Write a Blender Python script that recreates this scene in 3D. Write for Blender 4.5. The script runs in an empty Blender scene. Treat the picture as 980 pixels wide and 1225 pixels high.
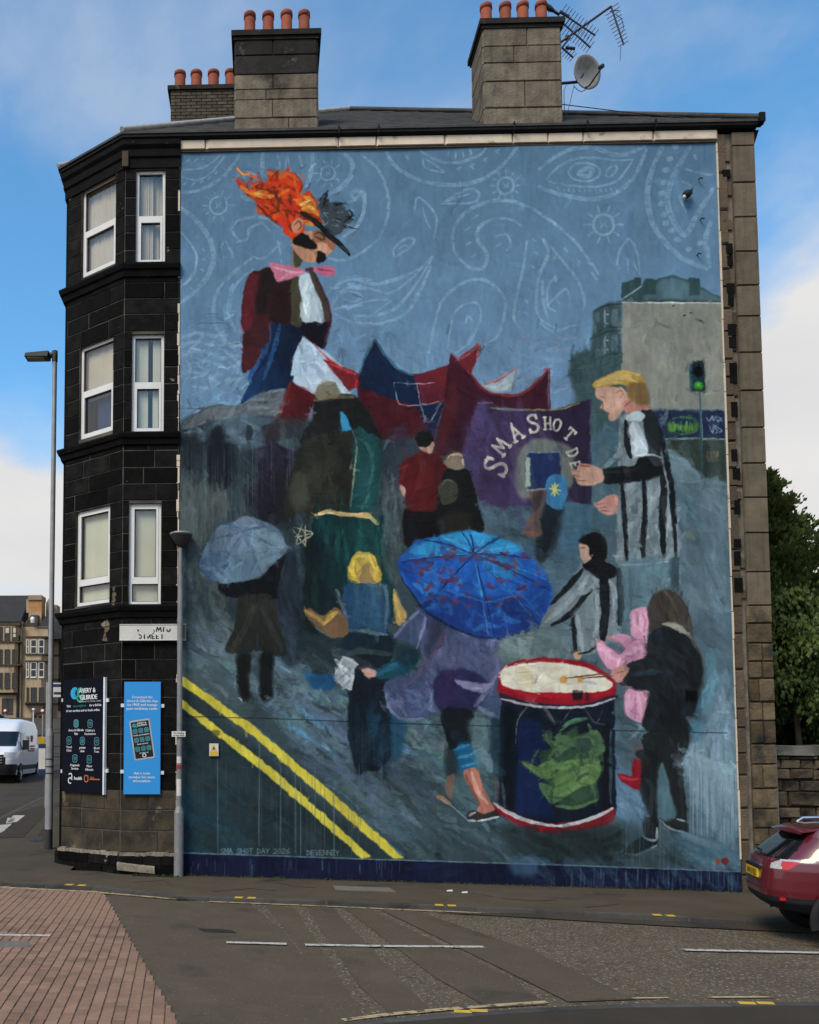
import bpy, math, random
import numpy as np
from mathutils import Vector, Matrix
sc=bpy.context.scene; col=sc.collection
random.seed(4)
EXPO=0.1; CLOUD_SEED=5.2; SKYGAIN=(1.15,2.0,2.25,1); MURALK=np.array([1.05,.97,.99]); CARDY=0.0; VANROT=5.0
# ---------------- CAMERA (perspective-corrected phone picture: small tilt, shifted lens)
PSI,PHI=math.radians(1.7),math.radians(3.588); FPX,PPX,PPY,IW,IH=1100.,288.,831.,980.,1225.
CAM=np.array([1.5405538,-15.8234117,2.09440627])
c_r=np.array([math.cos(PSI),math.sin(PSI),0]); _h=np.array([-math.sin(PSI),math.cos(PSI),0])
c_f=_h*math.cos(PHI)+np.array([0,0,math.sin(PHI)]); c_u=np.cross(c_r,c_f)
cd=bpy.data.cameras.new('camera'); cam=bpy.data.objects.new('camera',cd); col.objects.link(cam)
cam.location=CAM; cam.rotation_euler=(math.pi/2+PHI,0,PSI)
cd.sensor_fit='HORIZONTAL'; cd.sensor_width=36; cd.lens=36*FPX/IW
cd.shift_x=(IW/2-PPX)/IW; cd.shift_y=(PPY-IH/2)/IW; cd.clip_start=.1; cd.clip_end=3000
sc.camera=cam
sc.view_settings.view_transform='Standard'; sc.view_settings.look='None'; sc.view_settings.exposure=EXPO; sc.view_settings.gamma=1
# ---------------- SKY AND SUN (thin bright cloud, soft light)
SUN_EL,SUN_AZ=math.radians(48),math.radians(215)      # azimuth clockwise from +Y
w=bpy.data.worlds.new('World'); sc.world=w; w.use_nodes=True; nt=w.node_tree; N=nt.nodes; Lk=nt.links
for n in list(N): N.remove(n)
def nn(t,**k):
    n=N.new(t)
    for a,b in k.items(): setattr(n,a,b)
    return n
def mth(op,a,b=None,c=None,clamp=False):
    n=nn('ShaderNodeMath',operation=op,use_clamp=clamp)
    for i,v in enumerate((a,b,c)):
        if v is None: continue
        if isinstance(v,(int,float)): n.inputs[i].default_value=v
        else: Lk.new(v,n.inputs[i])
    return n.outputs[0]
sky=nn('ShaderNodeTexSky',sky_type='NISHITA',sun_disc=False,sun_elevation=SUN_EL,sun_rotation=SUN_AZ,air_density=1.0,dust_density=.6,ozone_density=1.5)
tc=nn('ShaderNodeTexCoord'); sp=nn('ShaderNodeSeparateXYZ'); Lk.new(tc.outputs['Generated'],sp.inputs[0])
X_,Y_,Z_=sp.outputs; zz=mth('ADD',mth('MAXIMUM',Z_,0.0),.22)
cb=nn('ShaderNodeCombineXYZ'); Lk.new(mth('DIVIDE',X_,zz),cb.inputs[0]); Lk.new(mth('DIVIDE',Y_,zz),cb.inputs[1]); cb.inputs[2].default_value=CLOUD_SEED
no=nn('ShaderNodeTexNoise'); no.inputs['Scale'].default_value=1.25; no.inputs['Detail'].default_value=9; no.inputs['Roughness'].default_value=.56; no.inputs['Distortion'].default_value=.35
Lk.new(cb.outputs[0],no.inputs['Vector'])
n2=nn('ShaderNodeTexNoise'); n2.inputs['Scale'].default_value=3.1; n2.inputs['Detail'].default_value=7; Lk.new(cb.outputs[0],n2.inputs['Vector'])
rp=nn('ShaderNodeMapRange',interpolation_type='SMOOTHSTEP'); Lk.new(no.outputs[0],rp.inputs[0]); rp.inputs[1].default_value=.43; rp.inputs[2].default_value=.76; rp.inputs[3].default_value=.0; rp.inputs[4].default_value=.9
hz=nn('ShaderNodeMapRange',interpolation_type='SMOOTHSTEP'); Lk.new(mth('MULTIPLY_ADD',mth('SUBTRACT',no.outputs[0],.5),-.62,Z_),hz.inputs[0]); hz.inputs[1].default_value=.24; hz.inputs[2].default_value=.46; hz.inputs[3].default_value=.86; hz.inputs[4].default_value=0
cf=mth('ADD',rp.outputs[0],hz.outputs[0],clamp=True)
cc=nn('ShaderNodeMix',data_type='RGBA'); Lk.new(n2.outputs[0],cc.inputs['Factor']); cc.inputs['A'].default_value=(6.1,6.2,6.6,1); cc.inputs['B'].default_value=(8.4,8.2,7.8,1)
sb=nn('ShaderNodeMix',data_type='RGBA',blend_type='MULTIPLY'); sb.inputs['Factor'].default_value=1; Lk.new(sky.outputs[0],sb.inputs['A']); sb.inputs['B'].default_value=SKYGAIN
mx=nn('ShaderNodeMix',data_type='RGBA'); Lk.new(cf,mx.inputs['Factor']); Lk.new(sb.outputs['Result'],mx.inputs['A']); Lk.new(cc.outputs['Result'],mx.inputs['B'])
bg=nn('ShaderNodeBackground'); Lk.new(mx.outputs['Result'],bg.inputs[0]); bg.inputs[1].default_value=.1
ow=nn('ShaderNodeOutputWorld'); Lk.new(bg.outputs[0],ow.inputs[0])
sd=bpy.data.lights.new('sun','SUN'); sd.energy=2.9; sd.angle=math.radians(26); sd.color=(1,.85,.67)
so=bpy.data.objects.new('sun',sd); col.objects.link(so)
sv=Vector((math.sin(SUN_AZ)*math.cos(SUN_EL),math.cos(SUN_AZ)*math.cos(SUN_EL),math.sin(SUN_EL)))
so.rotation_euler=sv.to_track_quat('Z','Y').to_euler(); so.location=sv*60
# ---------------- picture point -> point on a real plane of the place
def at(x,y,p0=(0,0,0),n=(0,1,0)):
    v=(x-PPX)/FPX*c_r-(y-PPY)/FPX*c_u+c_f; n=np.array(n,float)
    return CAM+v*(((np.array(p0,float)-CAM)@n)/(v@n))
def aty(x,y,Y=0): return at(x,y,(0,Y,0))
def on_wall(x,y):
    q=aty(x,y); return q[0],q[2]
# ---------------- HELPERS
def gz(x,y):  # pavement level: falls to the right, climbs along the side street
    h=min(max(y-.2,0),118); return -.026*max(-60,min(60,x))+.056*h
KERB=.055
def rz(x,y): return gz(x,y)-KERB
def atg(x,y,dz=0): # picture point -> point of the ground
    p=at(x,y,(0,0,dz),(.026,0,1))
    if p[1]>.2: p=at(x,y,(0,0.2,dz),(.026,-.056,1))
    return p
MATS={}
def M(name,a,b=None,scale=6,rough=.85,bump=.25,bscale=45,rnd=0,spec=.3,metal=0,patch=(),coat=0,streak=0,fine=0):
    m=bpy.data.materials.new(name); m.use_nodes=True; t=m.node_tree; n=t.nodes; l=t.links; B=n['Principled BSDF']
    B.inputs['Roughness'].default_value=rough; B.inputs['Specular IOR Level'].default_value=spec; B.inputs['Metallic'].default_value=metal; B.inputs['Coat Weight'].default_value=coat
    B.inputs['Coat Roughness'].default_value=.05
    g=n.new('ShaderNodeNewGeometry')
    def noise(s,det=6,vec=None,r=.6):
        q=n.new('ShaderNodeTexNoise'); q.inputs['Scale'].default_value=s; q.inputs['Detail'].default_value=det; q.inputs['Roughness'].default_value=r; l.new(vec or g.outputs['Position'],q.inputs['Vector']); return q.outputs[0]
    def rng(v,lo,hi,a0=0,a1=1):
        q=n.new('ShaderNodeMapRange'); l.new(v,q.inputs[0]); q.inputs[1].default_value=lo; q.inputs[2].default_value=hi; q.inputs[3].default_value=a0; q.inputs[4].default_value=a1; return q.outputs[0]
    def mix(f,A,Bc,mode='MIX'):
        q=n.new('ShaderNodeMix'); q.data_type='RGBA'; q.blend_type=mode
        for s,v in (('Factor',f),('A',A),('B',Bc)):
            if isinstance(v,(int,float)): q.inputs[s].default_value=v
            elif isinstance(v,tuple): q.inputs[s].default_value=(*v[:3],1)
            else: l.new(v,q.inputs[s])
        return q.outputs['Result']
    b=b or tuple(c*.75 for c in a)
    c=mix(rng(noise(scale),.35,.65),a,b)
    for pc,ps,lo,hi in patch: c=mix(rng(noise(ps,7),lo,hi),c,pc)
    if streak:
        mp=n.new('ShaderNodeMapping'); mp.inputs['Scale'].default_value=(7,7,.5); l.new(g.outputs['Position'],mp.inputs['Vector'])
        c=mix(rng(noise(1.6,5,mp.outputs[0]),.45,.75,0,streak),c,tuple(x*.25 for x in a))
    if fine: c=mix(rng(noise(fine,2),.3,.7,0,.5),c,tuple(x*.55 for x in a))
    if rnd:
        oi=n.new('ShaderNodeObjectInfo'); v=rng(oi.outputs['Random'],0,1,1-rnd,1+rnd); cmb=n.new('ShaderNodeCombineColor')
        for i in range(3): l.new(v,cmb.inputs[i])
        c=mix(1.,c,cmb.outputs[0],'MULTIPLY')
    l.new(c,B.inputs['Base Color'])
    if bump:
        bp=n.new('ShaderNodeBump'); bp.inputs['Strength'].default_value=bump; bp.inputs['Distance'].default_value=.02; l.new(noise(bscale,5),bp.inputs['Height']); l.new(bp.outputs[0],B.inputs['Normal'])
    MATS[name]=m; return m
class MB:
    def __init__(s): s.v=[];s.f=[];s.sm=[]
    def add(s,v,f,smooth=False):
        o=len(s.v); s.v+=[tuple(map(float,p)) for p in v]; s.f+=[tuple(i+o for i in q) for q in f]; s.sm+=[smooth]*len(f); return s
    def box(s,x0,x1,y0,y1,z0,z1):
        return s.add([(x0,y0,z0),(x1,y0,z0),(x1,y1,z0),(x0,y1,z0),(x0,y0,z1),(x1,y0,z1),(x1,y1,z1),(x0,y1,z1)],[(3,2,1,0),(4,5,6,7),(0,1,5,4),(1,2,6,5),(2,3,7,6),(3,0,4,7)])
    def fbox(s,o,d,n,u0,u1,d0,d1,z0,z1): # box in a wall frame: o origin (x,y), d along, n outwards
        P=lambda u,e,z:(o[0]+d[0]*u+n[0]*e,o[1]+d[1]*u+n[1]*e,z)
        v=[P(u0,d0,z0),P(u1,d0,z0),P(u1,d1,z0),P(u0,d1,z0),P(u0,d0,z1),P(u1,d0,z1),P(u1,d1,z1),P(u0,d1,z1)]
        return s.add(v,[(3,2,1,0),(4,5,6,7),(0,1,5,4),(1,2,6,5),(2,3,7,6),(3,0,4,7)])
    def tube(s,pts,r,seg=8,cap=True,r1=None):
        pts=[Vector(p) for p in pts]; rings=[]; n=len(pts)
        for i,p in enumerate(pts):
            d=(pts[min(i+1,n-1)]-pts[max(i-1,0)]).normalized(); a=d.orthogonal().normalized() if i==0 else (a-d*a.dot(d)).normalized(); b=d.cross(a)
            rr=r if r1 is None else r+(r1-r)*i/(n-1)
            rings.append([p+(a*math.cos(t)+b*math.sin(t))*rr for t in [k*2*math.pi/seg for k in range(seg)]])
        v=[q for R in rings for q in R]; f=[]
        for i in range(n-1):
            for k in range(seg): f.append((i*seg+k,i*seg+(k+1)%seg,(i+1)*seg+(k+1)%seg,(i+1)*seg+k))
        s.add(v,f,True)
        if cap: s.add(rings[0],[tuple(range(seg))[::-1]]); s.add(rings[-1],[tuple(range(seg))])
        return s
    def lathe(s,c,prof,seg=20,axis='z'):
        v=[];f=[]
        for r,h in prof:
            for k in range(seg):
                t=k*2*math.pi/seg; a,b=r*math.cos(t),r*math.sin(t)
                v.append((c[0]+a,c[1]+b,c[2]+h) if axis=='z' else (c[0]+a,c[1]+h,c[2]+b) if axis=='y' else (c[0]+h,c[1]+a,c[2]+b))
        for i in range(len(prof)-1):
            for k in range(seg): f.append((i*seg+k,i*seg+(k+1)%seg,(i+1)*seg+(k+1)%seg,(i+1)*seg+k))
        f.append(tuple(range(seg))[::-1]); f.append(tuple((len(prof)-1)*seg+k for k in range(seg)))
        return s.add(v,f,True)
    def prism(s,poly,ext): # polygon (3d points) pushed along ext
        n=len(poly); e=np.array(ext,float); v=[np.array(p,float) for p in poly]; v=v+[p+e for p in v]
        return s.add(v,[tuple(range(n))[::-1],tuple(range(n,2*n))]+[(i,(i+1)%n,n+(i+1)%n,n+i) for i in range(n)])
    def mesh(s,name,mat):
        me=bpy.data.meshes.new(name); me.from_pydata(s.v,[],s.f); me.polygons.foreach_set('use_smooth',s.sm); me.update()
        if mat is not None: me.materials.append(mat if not isinstance(mat,str) else MATS[mat])
        return me
    def build(s,name,mat,parent=None,label=None,fix=True):
        me=s.mesh(name,mat)
        if fix:
            import bmesh
            b=bmesh.new(); b.from_mesh(me); bmesh.ops.recalc_face_normals(b,faces=b.faces); b.to_mesh(me); b.free()
        return link(bpy.data.objects.new(name,me),parent,label)
def link(o,parent=None,label=None):
    col.objects.link(o)
    if parent is not None:
        o.parent=parent
        if parent.type=='EMPTY': o.matrix_parent_inverse=Matrix.Translation(-Vector(parent.location))
    if label: o['label']=label
    return o
def tag(o,label,cat,group=None):
    o['label']=label; o['category']=cat
    if group: o['group']=group
    return o
def thing(name,label,cat,loc,group=None):
    o=bpy.data.objects.new(name,None); o.empty_display_size=.2; col.objects.link(o); o.location=loc; return tag(o,label,cat,group)
def struct(o): o['kind']='structure'; return o
def stone_meshes(tag_,mat,jit,n=5,bev=.06):
    out=[]; R=random.Random(hash(tag_)%999 if False else len(tag_)*7)
    for k in range(n):
        b=MB(); v=[]
        for z,sx in ((-.5,1),(.5,1)): pass
        # block with chamfered outer face (local -y), unit size
        ring=[(-.5,-.5),(.5,-.5),(.5,.5),(-.5,.5)]
        J=lambda a:a+R.uniform(-jit,jit)
        back=[(x,.5,z) for x,z in ring]; mid=[(x,-.25,z) for x,z in ring]
        fr=[(J(x*(1-bev*1.2)),-.5+R.uniform(-jit,jit)*2,J(z*(1-bev*2))) for x,z in ring]
        b.add(back+mid+fr,[(0,1,2,3)]+[(i,4+i,4+(i+1)%4,(i+1)%4) for i in range(4)]+[(4+i,8+i,8+(i+1)%4,4+(i+1)%4) for i in range(4)]+[(8,11,10,9)])
        import bmesh
        me=b.mesh(tag_,mat); bm=bmesh.new(); bm.from_mesh(me); bmesh.ops.recalc_face_normals(bm,faces=bm.faces); bm.to_mesh(me); bm.free(); out.append(me)
    return out
def piece(name,me,parent,c,size,rot=0):
    o=bpy.data.objects.new(name,me); o.location=c; o.scale=size; o.rotation_euler=(0,0,rot); return link(o,parent)
def facet_stones(name,meshes,parent,o,d,n,width,zs,opens,jlen=(.45,.8),gap=.009,proud=.015,thick=.07,u_lo=0,seed=1):
    R=random.Random(seed); rot=math.atan2(-d[1],-d[0]) if n[1]<0 or True else 0
    rot=math.atan2(n[0],-n[1]) # local -y faces outwards
    for i in range(len(zs)-1):
        z0,z1=zs[i],zs[i+1]
        cuts=[(u_lo,width)]
        for (a,b,c,e) in opens:
            if z0<e-.03 and z1>c+.03:
                nc=[]
                for s_,t_ in cuts:
                    if a>s_: nc.append((s_,min(a,t_)))
                    if b<t_: nc.append((max(b,s_),t_))
                cuts=[q for q in nc if q[1]-q[0]>.03]
        for s_,t_ in cuts:
            us=[s_]; u=s_+R.uniform(*jlen)*(.5 if i%2 else 1)
            while u<t_-.22: us.append(u); u+=R.uniform(*jlen)
            us.append(t_)
            for a,b in zip(us[:-1],us[1:]):
                um=(a+b)/2; pr=proud+R.uniform(-.003,.003); e=pr-thick/2
                piece(name,R.choice(meshes),parent,(o[0]+d[0]*um+n[0]*e,o[1]+d[1]*um+n[1]*e,(z0+z1)/2),(b-a-gap*R.uniform(.5,1.5),thick,z1-z0-gap*R.uniform(.5,1.5)),rot)
def facet_core(mb,o,d,n,width,z0,z1,opens,th=.42,u_lo=0):
    zs=sorted({z0,z1,*[q for a in opens for q in a[2:]]})
    for a,b in zip(zs[:-1],zs[1:]):
        if b<=z0 or a>=z1: continue
        cuts=[(u_lo,width)]
        for (p,q,c,e) in opens:
            if c<b-.001 and e>a+.001:
                nc=[]
                for s_,t_ in cuts:
                    if p>s_: nc.append((s_,min(p,t_)))
                    if q<t_: nc.append((max(q,s_),t_))
                cuts=nc
        for s_,t_ in cuts: mb.fbox(o,d,n,s_,t_,-th,0,a,b)
def path_mould(mb,path,prof): # mitred moulding along a plan path, outwards = right-hand side given
    P=[np.array(p,float) for p in path]; n=len(P); out=[]
    nr=[]
    for i in range(n-1):
        d=P[i+1]-P[i]; d/=np.linalg.norm(d); nr.append(np.array([-d[1],d[0]]))
    for i in range(n):
        if i==0: m=nr[0]
        elif i==n-1: m=nr[-1]
        else:
            m=nr[i-1]+nr[i]; m=m/(m@m)*2
        out.append(m)
    k=len(prof); v=[]; f=[]
    for p,m in zip(P,out):
        for e,z in prof: v.append((p[0]+m[0]*e,p[1]+m[1]*e,z))
    for i in range(n-1):
        for j in range(k): f.append((i*k+j,i*k+(j+1)%k,(i+1)*k+(j+1)%k,(i+1)*k+j))
    f.append(tuple(range(k))); f.append(tuple((n-1)*k+j for j in range(k))[::-1])
    return mb.add(v,f)
def textgeom(t,size=1.):
    cu=bpy.data.curves.new('t','FONT'); cu.body=t; cu.size=size; cu.align_x='CENTER'; cu.resolution_u=2
    o=bpy.data.objects.new('t',cu); col.objects.link(o); dg=bpy.context.evaluated_depsgraph_get(); e=o.evaluated_get(dg); me=e.to_mesh()
    v=[tuple(p.co) for p in me.vertices]; f=[tuple(p.vertices) for p in me.polygons]; e.to_mesh_clear(); bpy.data.objects.remove(o); bpy.data.curves.remove(cu); return v,f
def put_text(mb,t,size,P,u,z,bold=0,xs=1.): # P(u,z)->3d, centred
    v,f=textgeom(t,size); mb.add([P(u+a[0]*xs,z+a[1]) for a in v],f)
    if bold: mb.add([P(u+a[0]*xs+bold,z+a[1],.0004) for a in v],f)
# ---- MURAL PAINTER (numpy only) -------------------------------------------
MS=100.0; MX0,MX1,MZ0,MZ1=-0.04,9.56,-0.42,12.95
MW,MH=int((MX1-MX0)*MS),int((MZ1-MZ0)*MS)
rs=np.random.RandomState(7)
def vnoise(h,w,cy,cx,seed):
    q=np.random.RandomState(seed); gy=int(h/cy)+2; gx=int(w/cx)+2
    g=q.rand(gy,gx)
    y=np.arange(h)/cy; x=np.arange(w)/cx
    y0=y.astype(int); x0=x.astype(int); fy=(y-y0)[:,None]; fx=(x-x0)[None,:]
    fy=fy*fy*(3-2*fy); fx=fx*fx*(3-2*fx)
    a=g[y0][:,x0]; b=g[y0][:,x0+1]; c=g[y0+1][:,x0]; d=g[y0+1][:,x0+1]
    return (a*(1-fx)+b*fx)*(1-fy)+(c*(1-fx)+d*fx)*fy-.5
def lin(c):
    c=np.asarray(c,float)/255.
    return np.where(c<=.04045,c/12.92,((c+.055)/1.055)**2.4)
def wallpx(x,y): # a point of the picture -> texture pixel on the wall
    q=on_wall(x,y); return (q[0]-MX0)*MS,(MZ1-q[1])*MS
def smoothpts(p,closed,n=4):
    p=np.array(p,float)
    if len(p)<3: return p
    out=[]; N=len(p)
    for i in range(N if closed else N-1):
        p0=p[(i-1)%N] if closed or i>0 else p[0]
        p1=p[i]; p2=p[(i+1)%N]; p3=p[(i+2)%N] if closed or i+2<N else p[-1]
        for t in np.arange(n)/n:
            out.append(.5*((2*p1)+(p2-p0)*t+(2*p0-5*p1+4*p2-p3)*t*t+(3*p1-p0-3*p2+p3)*t**3))
    if not closed: out.append(p[-1])
    return np.array(out)
class Painter:
    def __init__(s):
        s.img=np.zeros((MH,MW,3)); s.img[:]=(90,122,152)
        s.dx=(vnoise(MH,MW,9,9,1)*3.2+vnoise(MH,MW,3.2,3.2,2)*1.3); s.dy=(vnoise(MH,MW,9,9,3)*3.2+vnoise(MH,MW,3.2,3.2,4)*1.3)
        s.tex=vnoise(MH,MW,16,5,5)*.6+vnoise(MH,MW,6,3,6)*.22+vnoise(MH,MW,40,30,8)*.8
        s.bri=vnoise(MH,MW,2.2,5,9)*.6+vnoise(MH,MW,7,7,10)*.7
    def mask(s,pts,rough,soft):
        t=np.array([wallpx(*p) for p in pts]); m=int(4+rough*4+soft*2)
        x0=max(0,int(t[:,0].min())-m); x1=min(MW,int(t[:,0].max())+m); y0=max(0,int(t[:,1].min())-m); y1=min(MH,int(t[:,1].max())+m)
        if x1-x0<1 or y1-y0<1: return None
        sl=(slice(y0,y1),slice(x0,x1))
        X=np.arange(x0,x1)[None,:]+.5+rough*s.dx[sl]; Y=np.arange(y0,y1)[:,None]+.5+rough*s.dy[sl]
        ins=np.zeros(X.shape,bool); n=len(t)
        for i in range(n):
            ax,ay=t[i]; bx,by=t[(i+1)%n]
            if ay==by: continue
            c=((ay>Y)!=(by>Y))
            ins^=c&(X<(bx-ax)*(Y-ay)/(by-ay)+ax)
        a=ins.astype(float)
        k=max(1,int(soft))
        for _ in range(2):
            for ax in (0,1):
                w=2*k+1; pad=[(0,0),(0,0)]; pad[ax]=(k+1,k)
                cs=np.cumsum(np.pad(a,pad,mode='edge'),axis=ax)
                a=(np.take(cs,range(w,cs.shape[ax]),axis=ax)-np.take(cs,range(0,cs.shape[ax]-w),axis=ax))/w
            if soft<=1.5: break
        return sl,a,t
    def put(s,sl,a,col,tex):
        c=np.array(col,float)*(1+tex*s.tex[sl])[...,None]
        s.img[sl]=s.img[sl]*(1-a[...,None])+c*a[...,None]
    def P(s,pts,col,a=1,rough=.7,soft=1,tex=.22,smooth=True,g=None):
        if smooth: pts=smoothpts(pts,True)
        r=s.mask(pts,rough,soft)
        if r is None: return
        sl,m,t=r
        if g is not None: # second colour reached along direction g=(col2,(x0,y0),(x1,y1))
            c2,pa,pb=g; pa=np.array(wallpx(*pa)); pb=np.array(wallpx(*pb)); d=pb-pa
            X=np.arange(sl[1].start,sl[1].stop)[None,:]; Y=np.arange(sl[0].start,sl[0].stop)[:,None]
            f=np.clip(((X-pa[0])*d[0]+(Y-pa[1])*d[1])/(d@d),0,1)[...,None]
            col=np.array(col,float)*(1-f)+np.array(c2,float)*f
        s.put(sl,m*a,col,tex)
    def S(s,pts,w,col,a=1,dry=.35,smooth=True,taper=.5,rough=.5,tex=.15):
        if smooth: pts=smoothpts(pts,False,5)
        t=np.array([wallpx(*p) for p in pts]); w=w*MS/70.; m=int(w+4+rough*4)
        x0=max(0,int(t[:,0].min())-m); x1=min(MW,int(t[:,0].max())+m); y0=max(0,int(t[:,1].min())-m); y1=min(MH,int(t[:,1].max())+m)
        if x1-x0<1 or y1-y0<1: return
        sl=(slice(y0,y1),slice(x0,x1))
        X=np.arange(x0,x1)[None,:]+.5+rough*s.dx[sl]; Y=np.arange(y0,y1)[:,None]+.5+rough*s.dy[sl]
        best=np.full(X.shape,1e9); n=len(t)-1
        for i in range(n):
            a0=t[i]; d=t[i+1]-a0; L=d@d+1e-9
            u=np.clip(((X-a0[0])*d[0]+(Y-a0[1])*d[1])/L,0,1)
            gl=(i+u)/n; wd=w*.5*(1-taper*np.abs(2*gl-1)**2)
            best=np.minimum(best,np.hypot(X-a0[0]-u*d[0],Y-a0[1]-u*d[1])-wd)
        k=np.clip(.5-best/1.4,0,1)
        if dry: k=k*np.clip(1-dry*1.6*(s.bri[sl]+.25),0,1)
        s.put(sl,k*a,col,tex)
    def raw(s,t,w,col,a): # quick stroke in texture pixels
        t=np.array(t); m=int(w+3); x0=max(0,int(t[:,0].min())-m); x1=min(MW,int(t[:,0].max())+m); y0=max(0,int(t[:,1].min())-m); y1=min(MH,int(t[:,1].max())+m)
        if x1-x0<1 or y1-y0<1: return
        sl=(slice(y0,y1),slice(x0,x1)); X=np.arange(x0,x1)[None,:]+.5; Y=np.arange(y0,y1)[:,None]+.5; best=1e9
        for i in (0,1):
            d=t[i+1]-t[i]; u=np.clip(((X-t[i,0])*d[0]+(Y-t[i,1])*d[1])/(d@d+1e-9),0,1); best=np.minimum(best,np.hypot(X-t[i,0]-u*d[0],Y-t[i,1]-u*d[1])-w*.5)
        k=np.clip(.5-best/1.2,0,1)*np.clip(1-.7*(s.bri[sl]+.2),0,1)*a
        s.img[sl]=s.img[sl]*(1-k[...,None])+col*k[...,None]
    def scat(s,pts,n,ln,w,ang,cols,a=.6,dry=.6,jit=.35):
        p=np.array(pts,float); x0,y0=p.min(0); x1,y1=p.max(0); N=len(p); c=0
        cols=[np.array(q,float) for q in cols]
        while c<n:
            x=rs.uniform(x0,x1); y=rs.uniform(y0,y1); ins=False
            for i in range(N):
                ax,ay=p[i]; bx,by=p[(i+1)%N]
                if (ay>y)!=(by>y) and x<(bx-ax)*(y-ay)/(by-ay)+ax: ins=not ins
            if not ins: n-=.15; continue
            c+=1; th=ang+rs.normal()*jit; l=ln*rs.uniform(.5,1.4); b=rs.normal()*.12
            dx,dy=math.cos(th)*l/2,math.sin(th)*l/2
            s.S([(x-dx,y-dy),(x+b*dy,y-b*dx),(x+dx,y+dy)],w*rs.uniform(.5,1.4),cols[rs.randint(len(cols))]*rs.uniform(.88,1.12),a*rs.uniform(.5,1),dry)
    def drips(s,x0,x1,y0,y1,n,col,a=.35,w=.9):
        for _ in range(n):
            x=rs.uniform(x0,x1); y=rs.uniform(y0,y0+(y1-y0)*.4); l=rs.uniform(.25,1)*(y1-y)
            s.S([(x,y),(x+rs.normal()*.3,y+l)],w*rs.uniform(.6,1.3),col,a*rs.uniform(.4,1),.3,False,.3,.15)
# (method of Painter, added below): lay short strokes of the colour underneath along the forms
def _glaze(s,n,q=1.):
    y0=int(wallpx(500,520)[1])
    for _ in range(n):
        x,y=rs.randint(10,MW-10),rs.randint(y0,MH-60); l=rs.uniform(30,90); w=rs.uniform(8,22); a=rs.normal(.75 if y>y0+260 else 1.45,.22); k=rs.uniform(.74,1.22)
        c=s.img[y,x]*k; dx,dy=math.cos(a)*l/2,math.sin(a)*l/2
        s.raw([(x-dx,y-dy),(x,y),(x+dx,y+dy)],w,c,rs.uniform(.12,.32)*q)
Painter.glaze=_glaze
def _repaint(s,n=13000):
    # broad thin glazes over the road and the crowd, then short strokes along the forms
    y0=int(wallpx(500,520)[1]); s.glaze(260,.45)
    L=s.img.mean(2)
    for _ in range(3): L=(L+np.roll(L,2,0)+np.roll(L,-2,0)+np.roll(L,2,1)+np.roll(L,-2,1))/5
    gy,gx=np.gradient(L); mag=np.hypot(gx,gy); fld=vnoise(MH,MW,150,150,61)*3
    keep=[np.array([wallpx(*p) for p in q]) for q in (((285,255),(425,325)),((705,440),(780,510)),((575,480),(705,620)),((655,550),(735,620)),((660,780),(740,850)))]
    Y=(rs.rand(n)**.9*(MH-260)+40).astype(int); X=(rs.rand(n)*(MW-20)+10).astype(int)
    for x,y in zip(X,Y):
        if y<330 and not (70<x<320): continue
        p=s.img[y,x]; flat=mag[y,x]<1.2
        if flat and y<y0 and p.mean()>95 and rs.rand()<.85: continue
        fine=any(q[0,0]<x<q[1,0] and q[0,1]<y<q[1,1] for q in keep)
        a=.75+fld[y,x] if flat else math.atan2(gx[y,x],-gy[y,x])
        l=rs.uniform(6,19)*(.45 if fine else 1); w=rs.uniform(1.8,4.8)*(.5 if fine else 1); c=p*(1+rs.normal()*(.05 if fine else .07 if flat else .13))+rs.normal()*2.5
        dx,dy=math.cos(a)*l/2,math.sin(a)*l/2; b=rs.normal()*.12
        s.raw([(x-dx,y-dy),(x+b*dy,y-b*dx),(x+dx,y+dy)],w,c,rs.uniform(.3,.8))
Painter.repaint=_repaint
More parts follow.
